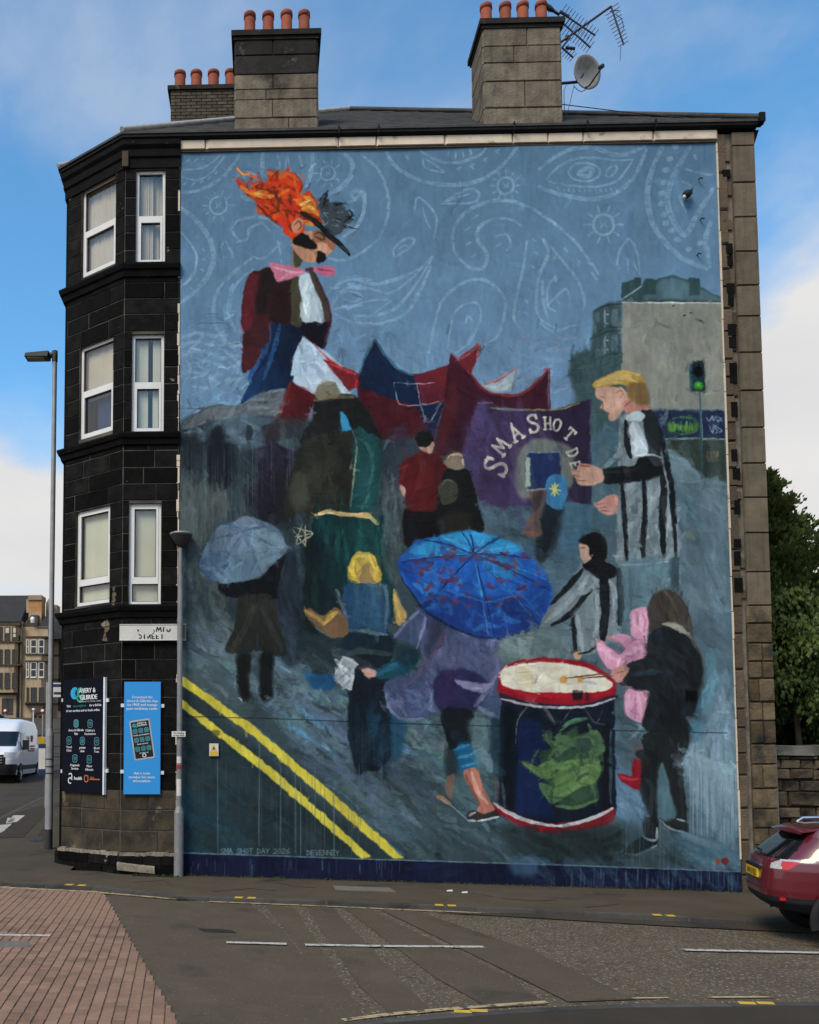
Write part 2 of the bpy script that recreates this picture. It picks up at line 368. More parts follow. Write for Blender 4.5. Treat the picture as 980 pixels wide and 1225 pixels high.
def paint_mural():
    m=Painter(); P,S,scat=m.P,m.S,m.scat
    def k(ox,oy): return lambda *v:[(ox+v[i]/4.0833,oy+v[i+1]/4.0833) for i in range(0,len(v),2)]
    A=k(205,150);B=k(425,150);C_=k(645,150);D=k(205,430);E=k(425,430);F_=k(645,430)
    G=k(205,600);H=k(425,600);I=k(645,600);J=k(205,780);L=k(425,780);M=k(665,780)
    R=lambda a,b,c,d:[(a,b),(c,b),(c,d),(a,d)]
    # ---------- ground colours
    P(R(180,130,920,560),(88,121,152),smooth=False,rough=0,soft=6,tex=.10,g=((104,138,174),(500,200),(500,450)))
    P(R(180,400,640,520),(101,131,163),.6,smooth=False,rough=2,soft=14)
    scat(R(215,180,860,470),420,26,7,.1,[(84,116,148),(98,131,163),(92,126,158),(105,140,172)],.35,.7,1.2)
    scat([(215,380),(300,380),(300,500),(215,500)],120,22,3.5,-.25,[(140,163,190),(120,150,182),(95,128,165)],.6)
    scat(R(620,400,720,500),70,26,5,-.3,[(120,130,165),(105,112,148),(96,130,160),(140,150,180)],.5)
    P(R(180,505,920,1100),(56,70,78),smooth=False,rough=3,soft=6)
    P([(690,470),(920,560),(920,1060),(690,960)],(82,103,117),.9,soft=10)
    P(R(205,600,300,860),(74,90,94),.8,soft=12)
    P([(560,600),(700,600),(700,700),(560,700)],(74,98,116),.9,soft=8)
    # road of the picture: sloping brushwork
    road=[(215,760),(300,740),(420,760),(600,780),(770,800),(885,900),(887,1040),(480,1030)]
    scat(road,620,40,9,.62,[(76,95,104),(60,76,84),(88,108,122),(50,64,70),(66,86,98),(46,60,66)],.7,.6,.25)
    scat([(215,760),(330,740),(420,800),(560,900),(600,1010),(480,1000),(330,880)],190,30,6,.65,[(104,124,142),(90,112,132),(118,138,156),(78,100,116),(96,110,140)],.65,.7,.25)
    scat([(330,790),(400,790),(420,900),(350,860)],70,24,5,.7,[(118,146,164),(96,140,168),(130,150,165)],.7,.7,.3)
    scat([(505,850),(620,850),(640,960),(520,960)],80,34,7,.45,[(96,120,122),(110,134,136),(70,96,98),(84,120,128)],.6,.7,.25)
    for (x,y,l,w,c) in [(250,770,60,16,(104,122,136)),(285,800,70,16,(96,116,132)),(320,840,80,18,(100,122,142)),(335,800,50,20,(112,136,152)),(360,870,90,18,(92,114,134)),(390,900,90,16,(98,116,140)),(420,930,90,16,(84,104,124)),(440,960,80,14,(90,112,132)),(500,870,70,16,(100,126,132)),(530,890,80,16,(92,118,124)),(520,930,90,14,(74,96,106)),(560,940,80,14,(80,102,114)),(600,1000,70,14,(88,112,136)),(470,990,80,12,(78,100,112)),(240,800,40,14,(110,128,140)),(380,820,50,14,(110,140,160))]:
        for _ in range(14):
            xx,yy=x+rs.normal()*22,y+rs.normal()*16; ll=l*rs.uniform(.3,.8); S([(xx,yy),(xx+ll*.45,yy+ll*.25),(xx+ll*.8,yy+ll*.6)],w*rs.uniform(.25,.7),[v*rs.uniform(.85,1.12) for v in c],rs.uniform(.35,.7),.75)
    for q in [(356,848,30),(368,858,24),(350,870,26),(478,893,14),(630,1015,44),(455,1005,30),(650,1028,30)]:
        S([(q[0],q[1]),(q[0]+q[2]*.8,q[1]+q[2]*.55)],6,(84,150,190),.75,.6)
    P([(213,820),(300,890),(400,975),(470,1040),(213,1040)],(42,55,60),.93,soft=5)
    scat([(213,840),(300,910),(420,1010),(440,1036),(213,1036)],170,34,9,.6,[(36,48,52),(48,62,66),(42,60,66),(32,44,50)],.6,.6,.5)
    scat([(213,940),(290,950),(290,1028),(213,1028)],60,30,7,.8,[(34,72,88),(38,66,80),(30,60,78)],.55,.6,.5)
    # ---------- paisley in the sky
    pc=(146,174,200)
    def pl(f,w,*v,a=.62): S(f(*v),w*.82,pc,a*.85,.75,taper=.35,rough=.35)
    pl(A,6,30,325,130,318,240,260,310,180,335,135); pl(A,3,40,215,130,210,200,180,240,140); pl(A,3,40,250,120,265,190,235,260,150)
    for v in [(60,290),(100,292),(140,280),(178,262),(212,238),(70,180),(110,175),(150,165)]: pl(A,2.5,v[0],v[1],v[0]+16,v[1]-14)
    pl(A,8,45,400,120,460,190,560,205,660,160,760,80,840,30,872); pl(A,4,45,520,110,600,120,680,80,760,35,790); pl(A,3,90,570,125,640,110,730,60,780)
    for v in [(120,540),(150,600),(155,650),(145,700),(120,745),(70,430),(90,790)]: pl(A,3,v[0],v[1],v[0]+12,v[1]+10)
    def sun(f,x,y,r0,r1,n=10,w=2.6):
        S([f(x+r0*math.cos(t),y+r0*math.sin(t))[0] for t in np.linspace(0,6.3,14)],w,pc,.6,.4,taper=0)
        pl(f,w*.8,x-r0*.25,y-r0*.25,x-r0*.1,y+r0*.1,x-r0*.3,y+r0*.25); pl(f,w*.8,x+r0*.25,y-r0*.3,x+r0*.12,y,x+r0*.3,y+r0*.2)
        for i in range(n):
            t=i*6.283/n; pl(f,w,x+r0*1.3*math.cos(t),y+r0*1.3*math.sin(t),x+r1*math.cos(t),y+r1*math.sin(t))
    sun(A,230,390,42,78); sun(A,765,235,36,70); sun(B,735,295,40,72,12,3.4); sun(C_,315,485,50,95,10,3.6)
    pl(A,5,340,570,300,520,330,465,420,450,490,465,520,500); pl(A,5,320,570,370,555,380,510,440,480,480,515); pl(A,3,250,640,248,590,265,565,300,640,255,645)
    pl(A,6,390,650,300,720,225,810,205,900,220,990,280,1060,340,1080); pl(A,5,400,700,320,770,280,860,280,930,320,1010); pl(A,4,400,640,450,650,520,590,520,570,540,670)
    pl(A,7,450,135,445,200,450,250); pl(A,7,690,135,685,220,660,300); pl(A,4,520,150,530,200,500,240); pl(A,4,625,150,640,200); pl(A,3,565,150,560,210,580,240,570,150)
    pl(A,8,850,140,885,190,870,260,820,310,770,340); pl(A,6,340,310,350,350,390,370); pl(A,5,350,260,375,235,440,250)
    pl(A,6,840,545,900,500,935,440,940,350,905,320,880,340,900,365); pl(A,5,835,390,900,360,930,325)
    pl(A,5,770,650,830,660,900,640,980,590); pl(A,4,780,900,850,890,930,880); pl(A,5,750,830,830,765,920,750,980,755); pl(A,4,790,870,850,800,930,790,980,800); pl(A,4,800,920,880,960,980,965)
    pl(A,3,820,840,860,810,930,830,900,860,840,850)
    for v in [(30,1050,120,1010,230,1040,330,1110),(30,1090,110,1060,220,1080,330,1150),(30,1140,120,1100,240,1130,330,1190),(60,1180,160,1150,280,1190)]: pl(A,5,*v,a=.5)
    # band at top
    pl(B,7,155,130,200,200,310,265,450,290,590,275,700,215,790,110); pl(B,5,310,115,400,170,500,180,600,150,640,110); pl(B,3.5,330,165,345,205,430,228,390,190,340,160)
    for v in [(250,140),(500,205),(565,190),(630,160),(690,120)]: pl(B,4,v[0]+16,v[1],v[0],v[1]+8,v[0]+12,v[1]+22)
    for v in [(455,130,455,160),(490,130,490,162),(525,125,530,155),(560,118,570,142)]: pl(B,3,*v)
    pl(B,4.5,425,380,490,340,560,310,605,330,590,370,520,380,430,380); pl(B,3,450,370,500,350,560,335)
    pl(B,5,40,150,110,210,150,300,165,380,150,480,120,540); pl(B,6,0,510,40,430,45,340,30,310); pl(B,4,0,640,60,600,120,550)
    pl(B,4,290,420,305,350,370,400,400,460,385,550); pl(B,3,330,400,350,470,370,500)
    pl(B,4,190,640,190,600,250,550,290,555,270,590,200,640); pl(B,3,215,600,240,585,255,590)
    pl(B,6,0,750,100,775,200,750,300,710,380,640); pl(B,4,0,800,80,800,170,820,260,760,330,690); pl(B,5,0,930,100,930,200,890,280,800,370,660); pl(B,6,0,970,120,970,240,925,310,820,370,690); pl(B,3,0,880,60,860,160,850,170,860,90,920)
    pl(B,6,480,550,490,480,560,410,660,370,760,370,870,410,980,480); pl(B,6,480,570,490,620,560,690,630,690,645,620,600,560,610,490,690,455,770,460,810,490); pl(B,4,690,540,740,530,760,580,740,610)
    for v in [(540,510),(580,450),(570,640),(545,580),(600,500),(690,590)]: pl(B,4,v[0],v[1],v[0]+22,v[1]-14)
    pl(B,5,360,1110,390,960,430,850,520,770,620,750,700,800,735,880,700,1020,640,1070); pl(B,4,450,1090,480,930,540,870,600,870,615,940,560,1060,490,1110); pl(B,3,540,970,550,930,570,950)
    pl(B,5,840,560,820,700,790,830,775,940,800,990); pl(B,4.5,920,560,945,640,900,740,885,850,900,940,980,990); pl(B,4,980,730,940,800,940,880,975,910)
    for v in [(870,555),(880,620),(860,680),(840,790),(830,850),(830,910)]: pl(B,4,v[0],v[1],v[0]+14,v[1]+14)
    # upper right
    pl(C_,7,0,215,60,170,150,120,260,110,350,140,430,140,520,100); pl(C_,7,0,300,60,325,160,350,280,360,390,320,470,240,525,120); pl(C_,4,35,265,100,200,180,165,280,160,380,170,460,165); pl(C_,4,45,275,150,295,280,300,380,270,440,200,455,170)
    pl(C_,4,140,230,170,195,230,185,290,210,285,255,220,275,160,260,140,230); pl(C_,4,325,250,335,215,370,195,380,215,350,250,325,250); pl(C_,8,190,240,220,215,260,220,240,250,200,245)
    for i in range(12): pl(C_,3,90+i*26,300+9*math.sin(i*.28)+6,95+i*26,318+9*math.sin(i*.28))
    pl(C_,9,605,100,555,210,530,330,550,460,600,550,700,650,820,700); pl(C_,9,740,100,670,220,630,340,640,420,710,535,770,440,850,310); pl(C_,8,840,470,815,560,835,690)
    for v in [(650,95),(625,155),(605,210),(595,270),(585,320),(580,375),(595,430),(605,470),(630,505),(660,550),(715,600),(770,570)]: P(C_(v[0],v[1],v[0]+28,v[1]-8,v[0]+30,v[1]+14,v[0]+6,v[1]+18),pc,.5)
    pl(C_,5,700,270,740,290,730,340,690,340,720,420); pl(C_,4,720,210,790,230,850,240); pl(C_,4,760,140,770,160)
    pl(C_,4,380,680,390,620,440,555,480,630,490,730); pl(C_,3,430,650,435,720); pl(C_,3,460,670,480,720)
    pl(C_,5,0,430,60,470,150,540,230,640,290,730); pl(C_,5,0,720,40,640,45,590,15,550); pl(C_,5,60,590,120,670,190,760,220,860,215,900); pl(C_,4,10,970,70,1005,180,975); pl(C_,6,70,660,80,640); pl(C_,7,80,760,82,740); pl(C_,4,40,880,80,840,130,800,150,850)
    for v in [(125,600),(185,655),(240,670),(255,720),(270,740),(85,850)]: pl(C_,4,v[0],v[1],v[0]+14,v[1]+18)
    pl(C_,5,15,760,20,860,40,930)
    # ---------- painted tenement at the right
    gr=(52,76,80)
    P(C_(160,1225,165,1130,210,1110,250,1110,265,970,262,910,330,870,400,860,405,1225),(58,80,86),soft=2,smooth=False)
    P([(683,430),(705,420),(745,425),(745,470),(690,470)],(58,80,86),.95,soft=3)
    P([(690,425),(745,420),(745,520),(690,520)],(60,84,88),.9,soft=4,smooth=False)
    P(C_(402,860,402,770,440,765,470,745,495,748,500,790,515,750,570,755,650,732,720,755,735,745,780,748,790,790,890,840,890,860),gr,.95,soft=1,smooth=False)
    P(C_(500,850,590,760,650,745,710,760,790,800,890,845,888,858),(84,112,126),.8,soft=2,smooth=False)
    for b in [(515,755,570,830),(735,748,785,830),(403,770,440,850),(465,748,497,800)]: P(C_(b[0],b[1],b[2],b[1],b[2],b[3],b[0],b[3]),(50,74,78),.9,smooth=False)
    S(C_(400,855,500,785),2.2,(160,180,190),.8)
    P(C_(405,866,890,860,905,1260,405,1260),(139,136,127),soft=1,smooth=False,tex=.16)
    P([(748,440),(866,440),(867,490),(756,490)],(138,136,128),soft=1,smooth=False,tex=.16)
    S(C_(402,862,890,860),2,(40,50,60),.9); S(C_(402,868,890,868),2,(215,215,210),.8)
    scat(C_(410,870,890,870,900,1240,410,1240),150,22,7,1.2,[(146,143,134),(130,128,121),(138,136,129),(124,122,118)],.5,.7,.7)
    for v in [(650,1190,665,1100,700,1050),(600,1120,640,1060),(440,1050,470,990),(300+380,1000,760,960)]: S(C_(*v),4,(132,134,140),.6,.6)
    for v in [(705,930),(785,955),(735,920),(650,885)]: S(C_(v[0],v[1],v[0]+10,v[1]-4),2,(30,34,36),.8)
    for y in (905,1030): # painted bay windows
        P(C_(312,y,340,y-10,340,y+85,312,y+88),(70,92,98),.9); S(C_(322,y,320,y+85),2.4,(150,170,175),.8); S(C_(340,y+20,325,y+20),2,(170,185,188),.8); S(C_(340,y+65,318,y+65),2,(150,170,175),.8)
        P(C_(352,y-4,382,y-6,382,y+82,352,y+80),(92,112,124),.9,smooth=False)
    for y in (880,990,1010,1120): S(C_(265,y+30,330,y,400,y-4),3,(38,58,62),.7)
    for v in [(275,920,18,40),(265,980,14,30),(285,1090,16,30)]: P(C_(v[0],v[1],v[0]+v[2],v[1],v[0]+v[2],v[1]+v[3],v[0],v[1]+v[3]),(84,108,112),.7)
    scat(C_(165,1120,260,1110,400,1000,400,1225,170,1225),60,20,4,1.57,[(70,96,100),(44,64,68),(60,84,92)],.5)
    # hoarding, verge, pavement at the right
    P(F_(545,252,905,252,908,388,600,388),(34,46,78),smooth=False); P(F_(615,392,908,392,912,600,800,570,700,500,630,440),(52,62,58),smooth=False)
    P(F_(625,440,720,500,800,570,905,600,912,625,640,610),(100,124,136),soft=2)
    S(F_(640,470,720,510,800,590),5,(130,152,166),.7); S(F_(650,605,780,612,912,625),6,(58,70,76),.9); S(F_(650,595,780,600,900,606),3,(128,146,158),.8); S(F_(560,390,910,388),2.5,(150,170,170),.8)
    for i in range(16):
        x=630+i*9; S(F_(x,300+rs.randint(0,30),x+rs.randint(-6,6),350+rs.randint(-10,14)),3.4,[(90,150,52),(120,180,60),(66,120,50)][i%3],.85)
    S(F_(635,295,690,285,760,295,765,350,700,365,640,355),3.2,(74,120,60),.8)
    for v in [(815,285,830,305,845,280,850,300,865,275),(870,280,890,290,870,300,895,300),(825,320,845,360,850,320,870,350),(870,330,890,350,860,360)]: S(F_(*v),1.8,(150,160,185),.8)
    for v in [(820,450,830,500,840,455,845,500),(850,440,860,495,870,450,875,495)]: S(F_(*v),2.4,(128,112,92),.8)
    scat(F_(625,400,905,400,905,590,820,560,720,480),40,12,4,1.2,[(60,76,60),(44,54,50),(74,84,70)],.5)
    P(F_(640,612,912,630,940,1225,700,1225),(88,108,120),.9,soft=3,smooth=False)
    scat(F_(650,620,910,630,940,1225,700,1225),120,40,10,.9,[(96,116,128),(78,98,112),(108,128,140),(70,100,118)],.5,.6,.4)
    scat(F_(800,600,912,620,930,1000,900,1225,820,1225),40,50,8,1.3,[(112,132,146),(96,118,134)],.45,.6,.3)
    S(F_(700,700,735,720,730,790),8,(62,104,128),.6); scat(F_(710,830,765,830,765,880,710,880),12,8,4,.6,[(140,140,124),(120,128,120)],.6)
    # traffic light
    P(F_(735,25,808,15,815,155,740,160),(30,52,62),smooth=False); P(F_(732,30,745,30,748,155,736,150),(46,88,102),smooth=False); P(F_(752,10,798,8,798,50,752,52),(36,44,48),smooth=False)
    P(F_(760,40,795,40,800,75,780,85,760,75),(10,14,16)); P(F_(758,118,778,108,798,118,798,138,778,148,758,138),(60,150,40)); P(F_(765,122,780,116,790,124,780,136),(86,190,60),.8)
    S(F_(785,160,790,400,797,595),3.4,(62,92,104),.95,0,False); S(F_(790,165,795,420),1.2,(120,146,152),.7,0,False); S(F_(800,165,905,145),1.2,(90,96,96),.6,0)
    # ---------- giant effigy
    P(A(480,955,640,965,660,1000,620,1100,590,1180,580,1240,370,1240,400,1160,440,1070,475,1040),(26,50,92),smooth=False,g=((20,30,52),(300,420),(350,420)))
    P([(315,440),(352,440),(350,470),(330,478),(287,484),(300,455)],(28,56,98),smooth=False,g=((20,34,60),(300,460),(345,460)))
    for v in [(480,960,470,1070,400,1200,380,1240),(530,970,500,1100,450,1240),(440,1080,420,1160,380,1230)]: S(A(*v),6,(44,92,150),.75,.5)
    P(A(640,955,770,950,772,1010,740,1095,690,1080,640,1010),(24,22,34))
    P(A(385,720,440,705,500,690,560,740,600,760,590,960,480,960,480,1050,445,1075,430,1130,370,1205,345,1185,350,1100,345,1060,360,1020,342,960,350,830),(92,22,28))
    P(A(380,730,420,720,440,760,410,860,400,960,350,1010,345,960,352,840),(150,26,36),.9,soft=2); P(A(440,730,500,700,530,760,480,800,470,900,420,920,415,860),(52,20,24),.85,soft=3)
    P(A(350,1100,420,1080,430,1130,375,1200,348,1180),(120,26,32),.8); P(A(360,1010,470,940,475,1040,430,1075,350,1060),(96,24,30),.8,soft=2)
    P(A(500,760,585,770,590,955,490,950,485,850),(60,18,22),.8,soft=2)
    P(A(585,755,625,745,640,960,590,965),(70,66,52)); P(A(625,740,665,715,700,730,740,850,745,955,700,960,640,955,635,850),(182,194,206))
    S(A(660,760,655,850,665,940),7,(206,212,220),.8); S(A(720,870,735,950),5,(150,165,182),.7); S(A(690,740,700,830,690,900),5,(168,180,196),.6)
    P(A(670,700,700,715,740,800,780,910,770,960,745,950,735,870,700,800),(70,58,50)); S(A(690,720,760,850,778,930,770,1000,740,1090),4,(110,26,44),.9)
    P(A(475,670,510,675,600,690,650,710,620,735,525,765,500,720),(196,106,134)); P(A(690,695,760,685,795,700,795,735,740,730,690,712),(190,92,120)); S(A(500,690,580,715,640,715),3,(226,160,180),.8); S(A(530,750,580,720),3,(222,150,172),.8); S(A(710,700,790,715),2.6,(140,50,80),.7)
    P(A(655,700,690,695,690,715,660,718),(110,40,56))
    P(A(600,560,610,690,590,680,592,620),(150,108,86)); P(A(600,600,640,650,625,690,598,680),(96,66,50))
    P(A(585,510,630,520,700,520,770,540,800,590,760,640,715,660,680,672,640,655,600,610,588,570),(196,136,108))
    P(A(690,520,745,520,800,570,790,610,740,570,700,575),(150,88,66),.9); S(A(700,545,740,560,745,540,720,525,700,535),3,(80,40,34),.8)
    P(A(720,590,760,580,760,620,720,630),(214,150,122),.9); S(A(690,560,712,600),3,(110,66,54),.8)
    P(A(605,530,650,535,700,575,705,600,680,610,655,600,600,580),(26,24,24),rough=1.6); P(A(700,615,740,620,755,655,720,680,705,650),(24,24,26),rough=1.5)
    P(A(660,610,710,610,705,660,670,670,640,640),(190,128,100),.8)
    # fire
    fl=(206,48,20)
    P(A(318,260,350,290,340,310,400,300,390,270,460,290,480,240,520,225,545,260,560,220,600,235,640,290,640,340,670,320,700,360,720,420,730,470,720,500,650,480,600,510,585,560,540,500,480,450,420,430,415,390,400,345,330,310),fl,rough=2.2)
    P(A(590,470,640,470,650,520,610,545,585,560,560,510),(214,60,24),rough=1.5)
    scat(A(330,280,480,250,560,230,640,320,700,360,710,470,600,500,430,400),120,16,5,.5,[(224,84,24),(186,36,20),(236,112,30),(206,56,22),(160,30,20)],.8,.4,.9)
    for v in [(390,330,450,350,500,345),(420,330,470,330),(610,370,660,400,700,380),(640,410,690,420,700,390),(650,350,690,370),(670,400,720,440),(640,470,690,490),(340,300,380,330)]: S(A(*v),6,(242,160,52),.85,.5)
    for v in [(630,390,680,370),(665,400,700,410),(410,335,440,338)]: S(A(*v),4,(250,206,110),.8,.5)
    for v in [(318,205,345,235,390,245,430,270),(640,240,650,260),(470,230,500,240),(410,410,440,420),(545,230,580,240,620,270)]: S(A(*v),4.5,(222,96,40),.9,.3)
    S(A(320,210,350,238,380,242),2,(250,180,90),.8)
    for v in [(420,390,480,450,540,500),(560,440,590,520),(500,300,520,360,560,400),(600,420,640,440)]: S(A(*v),4,(150,26,22),.7,.5)
    P(A(595,470,630,455,645,480,630,520,605,530,588,500),(186,120,96)); S(A(600,490,620,470,635,490,620,515),2.5,(110,60,48),.8)
    # hat
    P(A(720,375,760,360,880,440,830,520,790,545,745,480,725,430),(60,66,74),.92,rough=1.6)
    for _ in range(46):
        x,y=rs.uniform(720,870),rs.uniform(345,500)
        if y>345+(x-720)*.5: S(A(x,y,x+rs.uniform(10,45),y+rs.uniform(-18,26)),1.8,[(20,22,26),(104,114,126),(36,40,46),(130,140,150)][rs.randint(4)],.8,.3)
    for v in [(720,370,755,335,765,350),(800,395,850,385),(760,345,740,400),(870,415,885,440,850,470)]: S(A(*v),2.5,(22,24,28),.9,.2)
    S(A(635,430,700,470,770,540,830,590,868,630),7,(26,26,30),1,.1); S(A(645,435,720,490),3,(70,40,34),.7); S(A(820,590,850,605,860,625),3,(90,84,80),.6)
    # ---------- awnings / flags
    P(D(590,105,640,20,690,-60,730,0,880,165,780,180,700,180,640,140),(176,192,210),smooth=False)
    P(A(640,1030,600,1120,580,1225,900,1225,760,1110),(172,190,212),smooth=False,g=((150,170,196),(360,400),(410,460)))
    scat(D(600,30,680,-40,860,150,700,170),30,16,5,.5,[(196,206,218),(150,172,200),(210,216,222)],.6)
    P(A(645,1010,700,1080,780,1150,870,1195,930,1215,960,1260,880,1290,840,1240,740,1120),(176,26,34),smooth=False)
    P(D(740,0,900,60,910,90,870,160,830,110),(170,28,36),smooth=False); S(D(770,20,900,75),3,(214,70,72),.7); S(A(700,1080,800,1165,900,1205),2.5,(216,80,80),.6)
    P(D(580,105,640,140,720,180,700,200,640,350,520,392,495,330,540,210),(134,20,26),smooth=False,tex=.3); S(D(585,110,545,220,500,340),4,(176,40,44),.7); P(D(620,150,700,190,640,340,580,370),(112,18,24),.6,soft=4)
    # navy tent
    P(B(20,1225,60,1120,95,1045,140,1110,190,1180,260,1215,380,1260,330,1560,180,1400,10,1340),(22,36,64),smooth=False)
    S(B(95,1045,60,1110,20,1215),3,(46,86,100),.8); S(B(95,1048,150,1130,220,1200,300,1225),3.5,(50,96,112),.8)
    P(E(10,130,130,180,300,230,325,260,335,390,100,400,60,330,20,220),(112,18,30),smooth=False,tex=.3)
    P(E(285,75,330,70,455,25,470,0,465,120,440,210,330,225,310,160),(146,26,44),smooth=False,tex=.25)
    P(B(280,1220,380,1200,460,1165,470,1110,500,1140,600,1070,615,1090,590,1150,565,1225,560,1290,450,1290),(158,26,38),smooth=False)
    S(B(490,1150,550,1120,605,1075,590,1140),3,(200,90,90),.7); P(B(465,1115,490,1140,560,1230,540,1250,470,1200),(110,22,34),.8)
    P(E(325,225,440,205,400,330,380,390,340,350),(24,36,68),smooth=False)
    P(E(460,0,500,20,570,80,620,140,680,170,780,180,850,150,900,100,950,35,958,250,600,225,530,470,400,470,380,440,430,240),(96,20,36),smooth=False,tex=.3)
    S(E(560,60,620,140,700,170,800,170,880,120,945,40),4.5,(186,30,40),.9); P(E(440,230,480,60,500,200,440,430,390,450),(128,24,34),.8,soft=3); P(E(530,80,600,230,560,420,500,460),(84,16,34),.6,soft=4)
    P(E(615,125,700,90,790,40,800,60,760,150,690,160),(150,162,172),.9,smooth=False); S(E(620,122,700,100,790,42),2.5,(190,70,70),.8); S(E(790,45,770,150),3,(110,110,130),.8); S(E(640,130,720,140,760,120),5,(196,200,196),.6)
    for v in [(190,115,300,120,390,115),(190,120,210,210,250,225,330,222,410,205),(300,120,325,250),(325,230,350,305,390,270,415,210)]: S(E(*v),1.6,(168,184,200),.75,.4)
    S(E(945,40,950,240),2,(110,130,150),.6)
    S(A(805,1140,825,1090,850,1130),1.6,(60,80,90),.5); S(A(810,1170,830,1100,840,1170),1.6,(60,80,90),.5)
    S([(213,489),(430,489),(660,492),(862,497)],1.0,(40,50,56),.55,.4)
    # ---------- left crowd under grey umbrellas
    P([(213,515),(300,500),(420,520),(430,640),(380,720),(213,730)],(44,56,64),.9,soft=6)
    scat([(213,520),(400,520),(400,720),(213,730)],230,26,7,1.55,[(34,42,50),(56,72,80),(70,88,96),(28,34,42),(84,96,98)],.6,.6,.2)
    P(D(50,335,110,270,190,230,270,225,340,225,330,280,200,300,130,330),(96,102,108)); P(D(320,230,400,190,490,150,560,145,530,230,505,280,400,280,330,260),(92,98,108))
    scat(D(80,320,200,240,330,230,520,160,520,270,330,280,130,330),50,24,4,-.3,[(120,128,136),(78,84,90),(104,110,116)],.6,.5,.4)
    S(D(50,338,120,270,200,228,300,226),3,(70,76,82),.8); S(D(340,225,430,170,550,146),3,(130,140,148),.6); S(D(505,282,400,282),3,(52,56,62),.8)
    P(D(240,310,300,285,460,285,490,310,440,400,380,440,300,400),(84,104,122),.8,soft=3); scat(D(100,330,470,290,480,420,100,400),60,18,6,.1,[(104,126,146),(70,88,104),(120,140,158)],.6)
    P(D(210,330,255,330,260,400,300,420,310,560,280,620,220,650,185,600,180,420),(28,32,40),.9,soft=3); P(D(60,390,130,370,150,480,110,600,60,560),(32,40,48),.8,soft=4)
    P(D(365,330,390,320,395,390,365,390),(40,46,56),.8); P(D(445,330,500,320,520,400,470,410),(56,46,52),.8)
    P(D(440,420,540,410,610,450,600,560,540,700,470,780,380,740,390,640,430,560,390,500),(44,38,58),.95,soft=3); scat(D(440,430,600,450,540,700,400,720),70,24,7,2.2,[(54,46,70),(36,32,48),(48,40,56),(30,28,36)],.6)
    P(D(520,395,640,385,620,440,560,430),(78,98,104),.8)
    P(D(370,640,580,560,600,760,560,820,400,780),(34,32,40),.85,soft=5)
    m.drips(216,400,520,640,60,(120,138,148),.4,1.1); m.drips(216,300,560,720,40,(110,120,118),.45,1.6)
    S(D(65,620,70,680,100,720,105,800),7,(116,124,124),.6); S(D(265,640,262,720,268,790),5,(120,126,122),.6); S(D(220,600,235,660),4,(110,116,116),.6)
    P(D(20,620,130,600,250,660,240,820,120,960,20,900),(88,92,88),.5,soft=8)
    scat([(213,600),(270,600),(275,760),(213,790)],80,26,8,1.5,[(92,96,92),(70,84,88),(100,110,108),(80,92,98)],.5,.6,.3)
    # ---------- street behind the boys
    scat(E(600,720,880,700,1100,760,1180,1000,900,980,700,850),90,34,8,.5,[(70,92,108),(56,74,84),(84,108,128),(48,64,72)],.6)
    P(F_(100,700,270,720,280,850,200,930,100,960),(66,104,130),.7,soft=5); P(F_(250,450,400,260,400,600,380,800,280,850,255,560),(64,92,108),.8,soft=5)
    scat(F_(250,280,400,270,400,820,260,820),60,30,6,1.4,[(76,104,120),(56,84,100),(52,84,84),(66,96,108)],.5)
    P(E(930,690,1010,720,980,830,930,980,880,960,900,860),(26,32,38),.9,soft=3); P(F_(0,800,110,700,100,860,40,960,0,980),(30,38,44),.8,soft=4)
    # ---------- purple banner
    P(E(605,210,640,235,720,240,800,245,980,240,1160,190,1145,300,1150,480,1160,700,1000,700,850,715,690,720,610,690,570,570,520,480,560,340),(62,46,82),smooth=False,tex=.3)
    P(F_(0,245,110,245,200,205,250,195,245,300,255,480,260,710,130,690,120,480),(44,34,58),.9,smooth=False)
    P(E(605,212,660,225,720,330,650,430,610,600,570,560,525,470),(80,66,112),.85,soft=4); P(E(640,225,700,235,740,330,700,350),(50,36,64),.8,soft=3); P(E(600,600,780,650,850,710,620,700),(72,56,100),.8,soft=4)
    scat(E(560,340,850,260,840,700,600,690),80,36,8,1.3,[(70,54,92),(56,40,72),(84,70,112)],.5,.6,.3)
    S(E(660,235,740,245,850,245,970,240),2.4,(170,160,90),.7,.7); S(F_(0,245,60,245,130,235,200,210),2.2,(170,160,70),.8,.6); S(E(600,212,670,212),3,(110,100,140),.7)
    P(E(780,560,800,460,850,400,920,385,980,400,1060,440,1065,600,1010,640,840,680,790,650),(110,114,108),.9,soft=2)
    P(E(850,450,1000,455,1010,630,850,640,832,600,830,480),(34,46,90),smooth=False); P(E(832,470,855,480,855,620,832,625),(150,164,150),smooth=False); S(E(850,450,930,455,1000,450),3,(130,146,160),.7)
    P(F_(0,455,95,460,95,540,50,560,0,620),(34,46,92),smooth=False)
    P(E(935,590,980,570,1010,590,1040,640,1020,720,980,730,930,690),(52,112,160)); P(F_(35,590,80,560,130,580,140,620,110,720,75,730,30,690),(56,120,168))
    S(F_(50,630,105,640),2.6,(206,200,100),.9,0); S(F_(78,605,75,665),2.6,(206,200,100),.9,0); S(F_(60,612,95,660),2.2,(206,200,100),.9,0); S(F_(95,610,60,660),2.2,(206,200,100),.9,0)
    P(E(850,640,930,640,925,700,905,760,910,860,825,855,840,790,870,740,860,690),(98,76,74)); P(E(870,650,915,645,905,720,870,740),(62,54,58),.8); P(E(830,840,900,845,890,865,828,860),(140,84,70),.8); S(E(840,640,930,632),2.6,(176,166,160),.8)
    # banner lettering, set on an arc
    lc=(206,194,180)
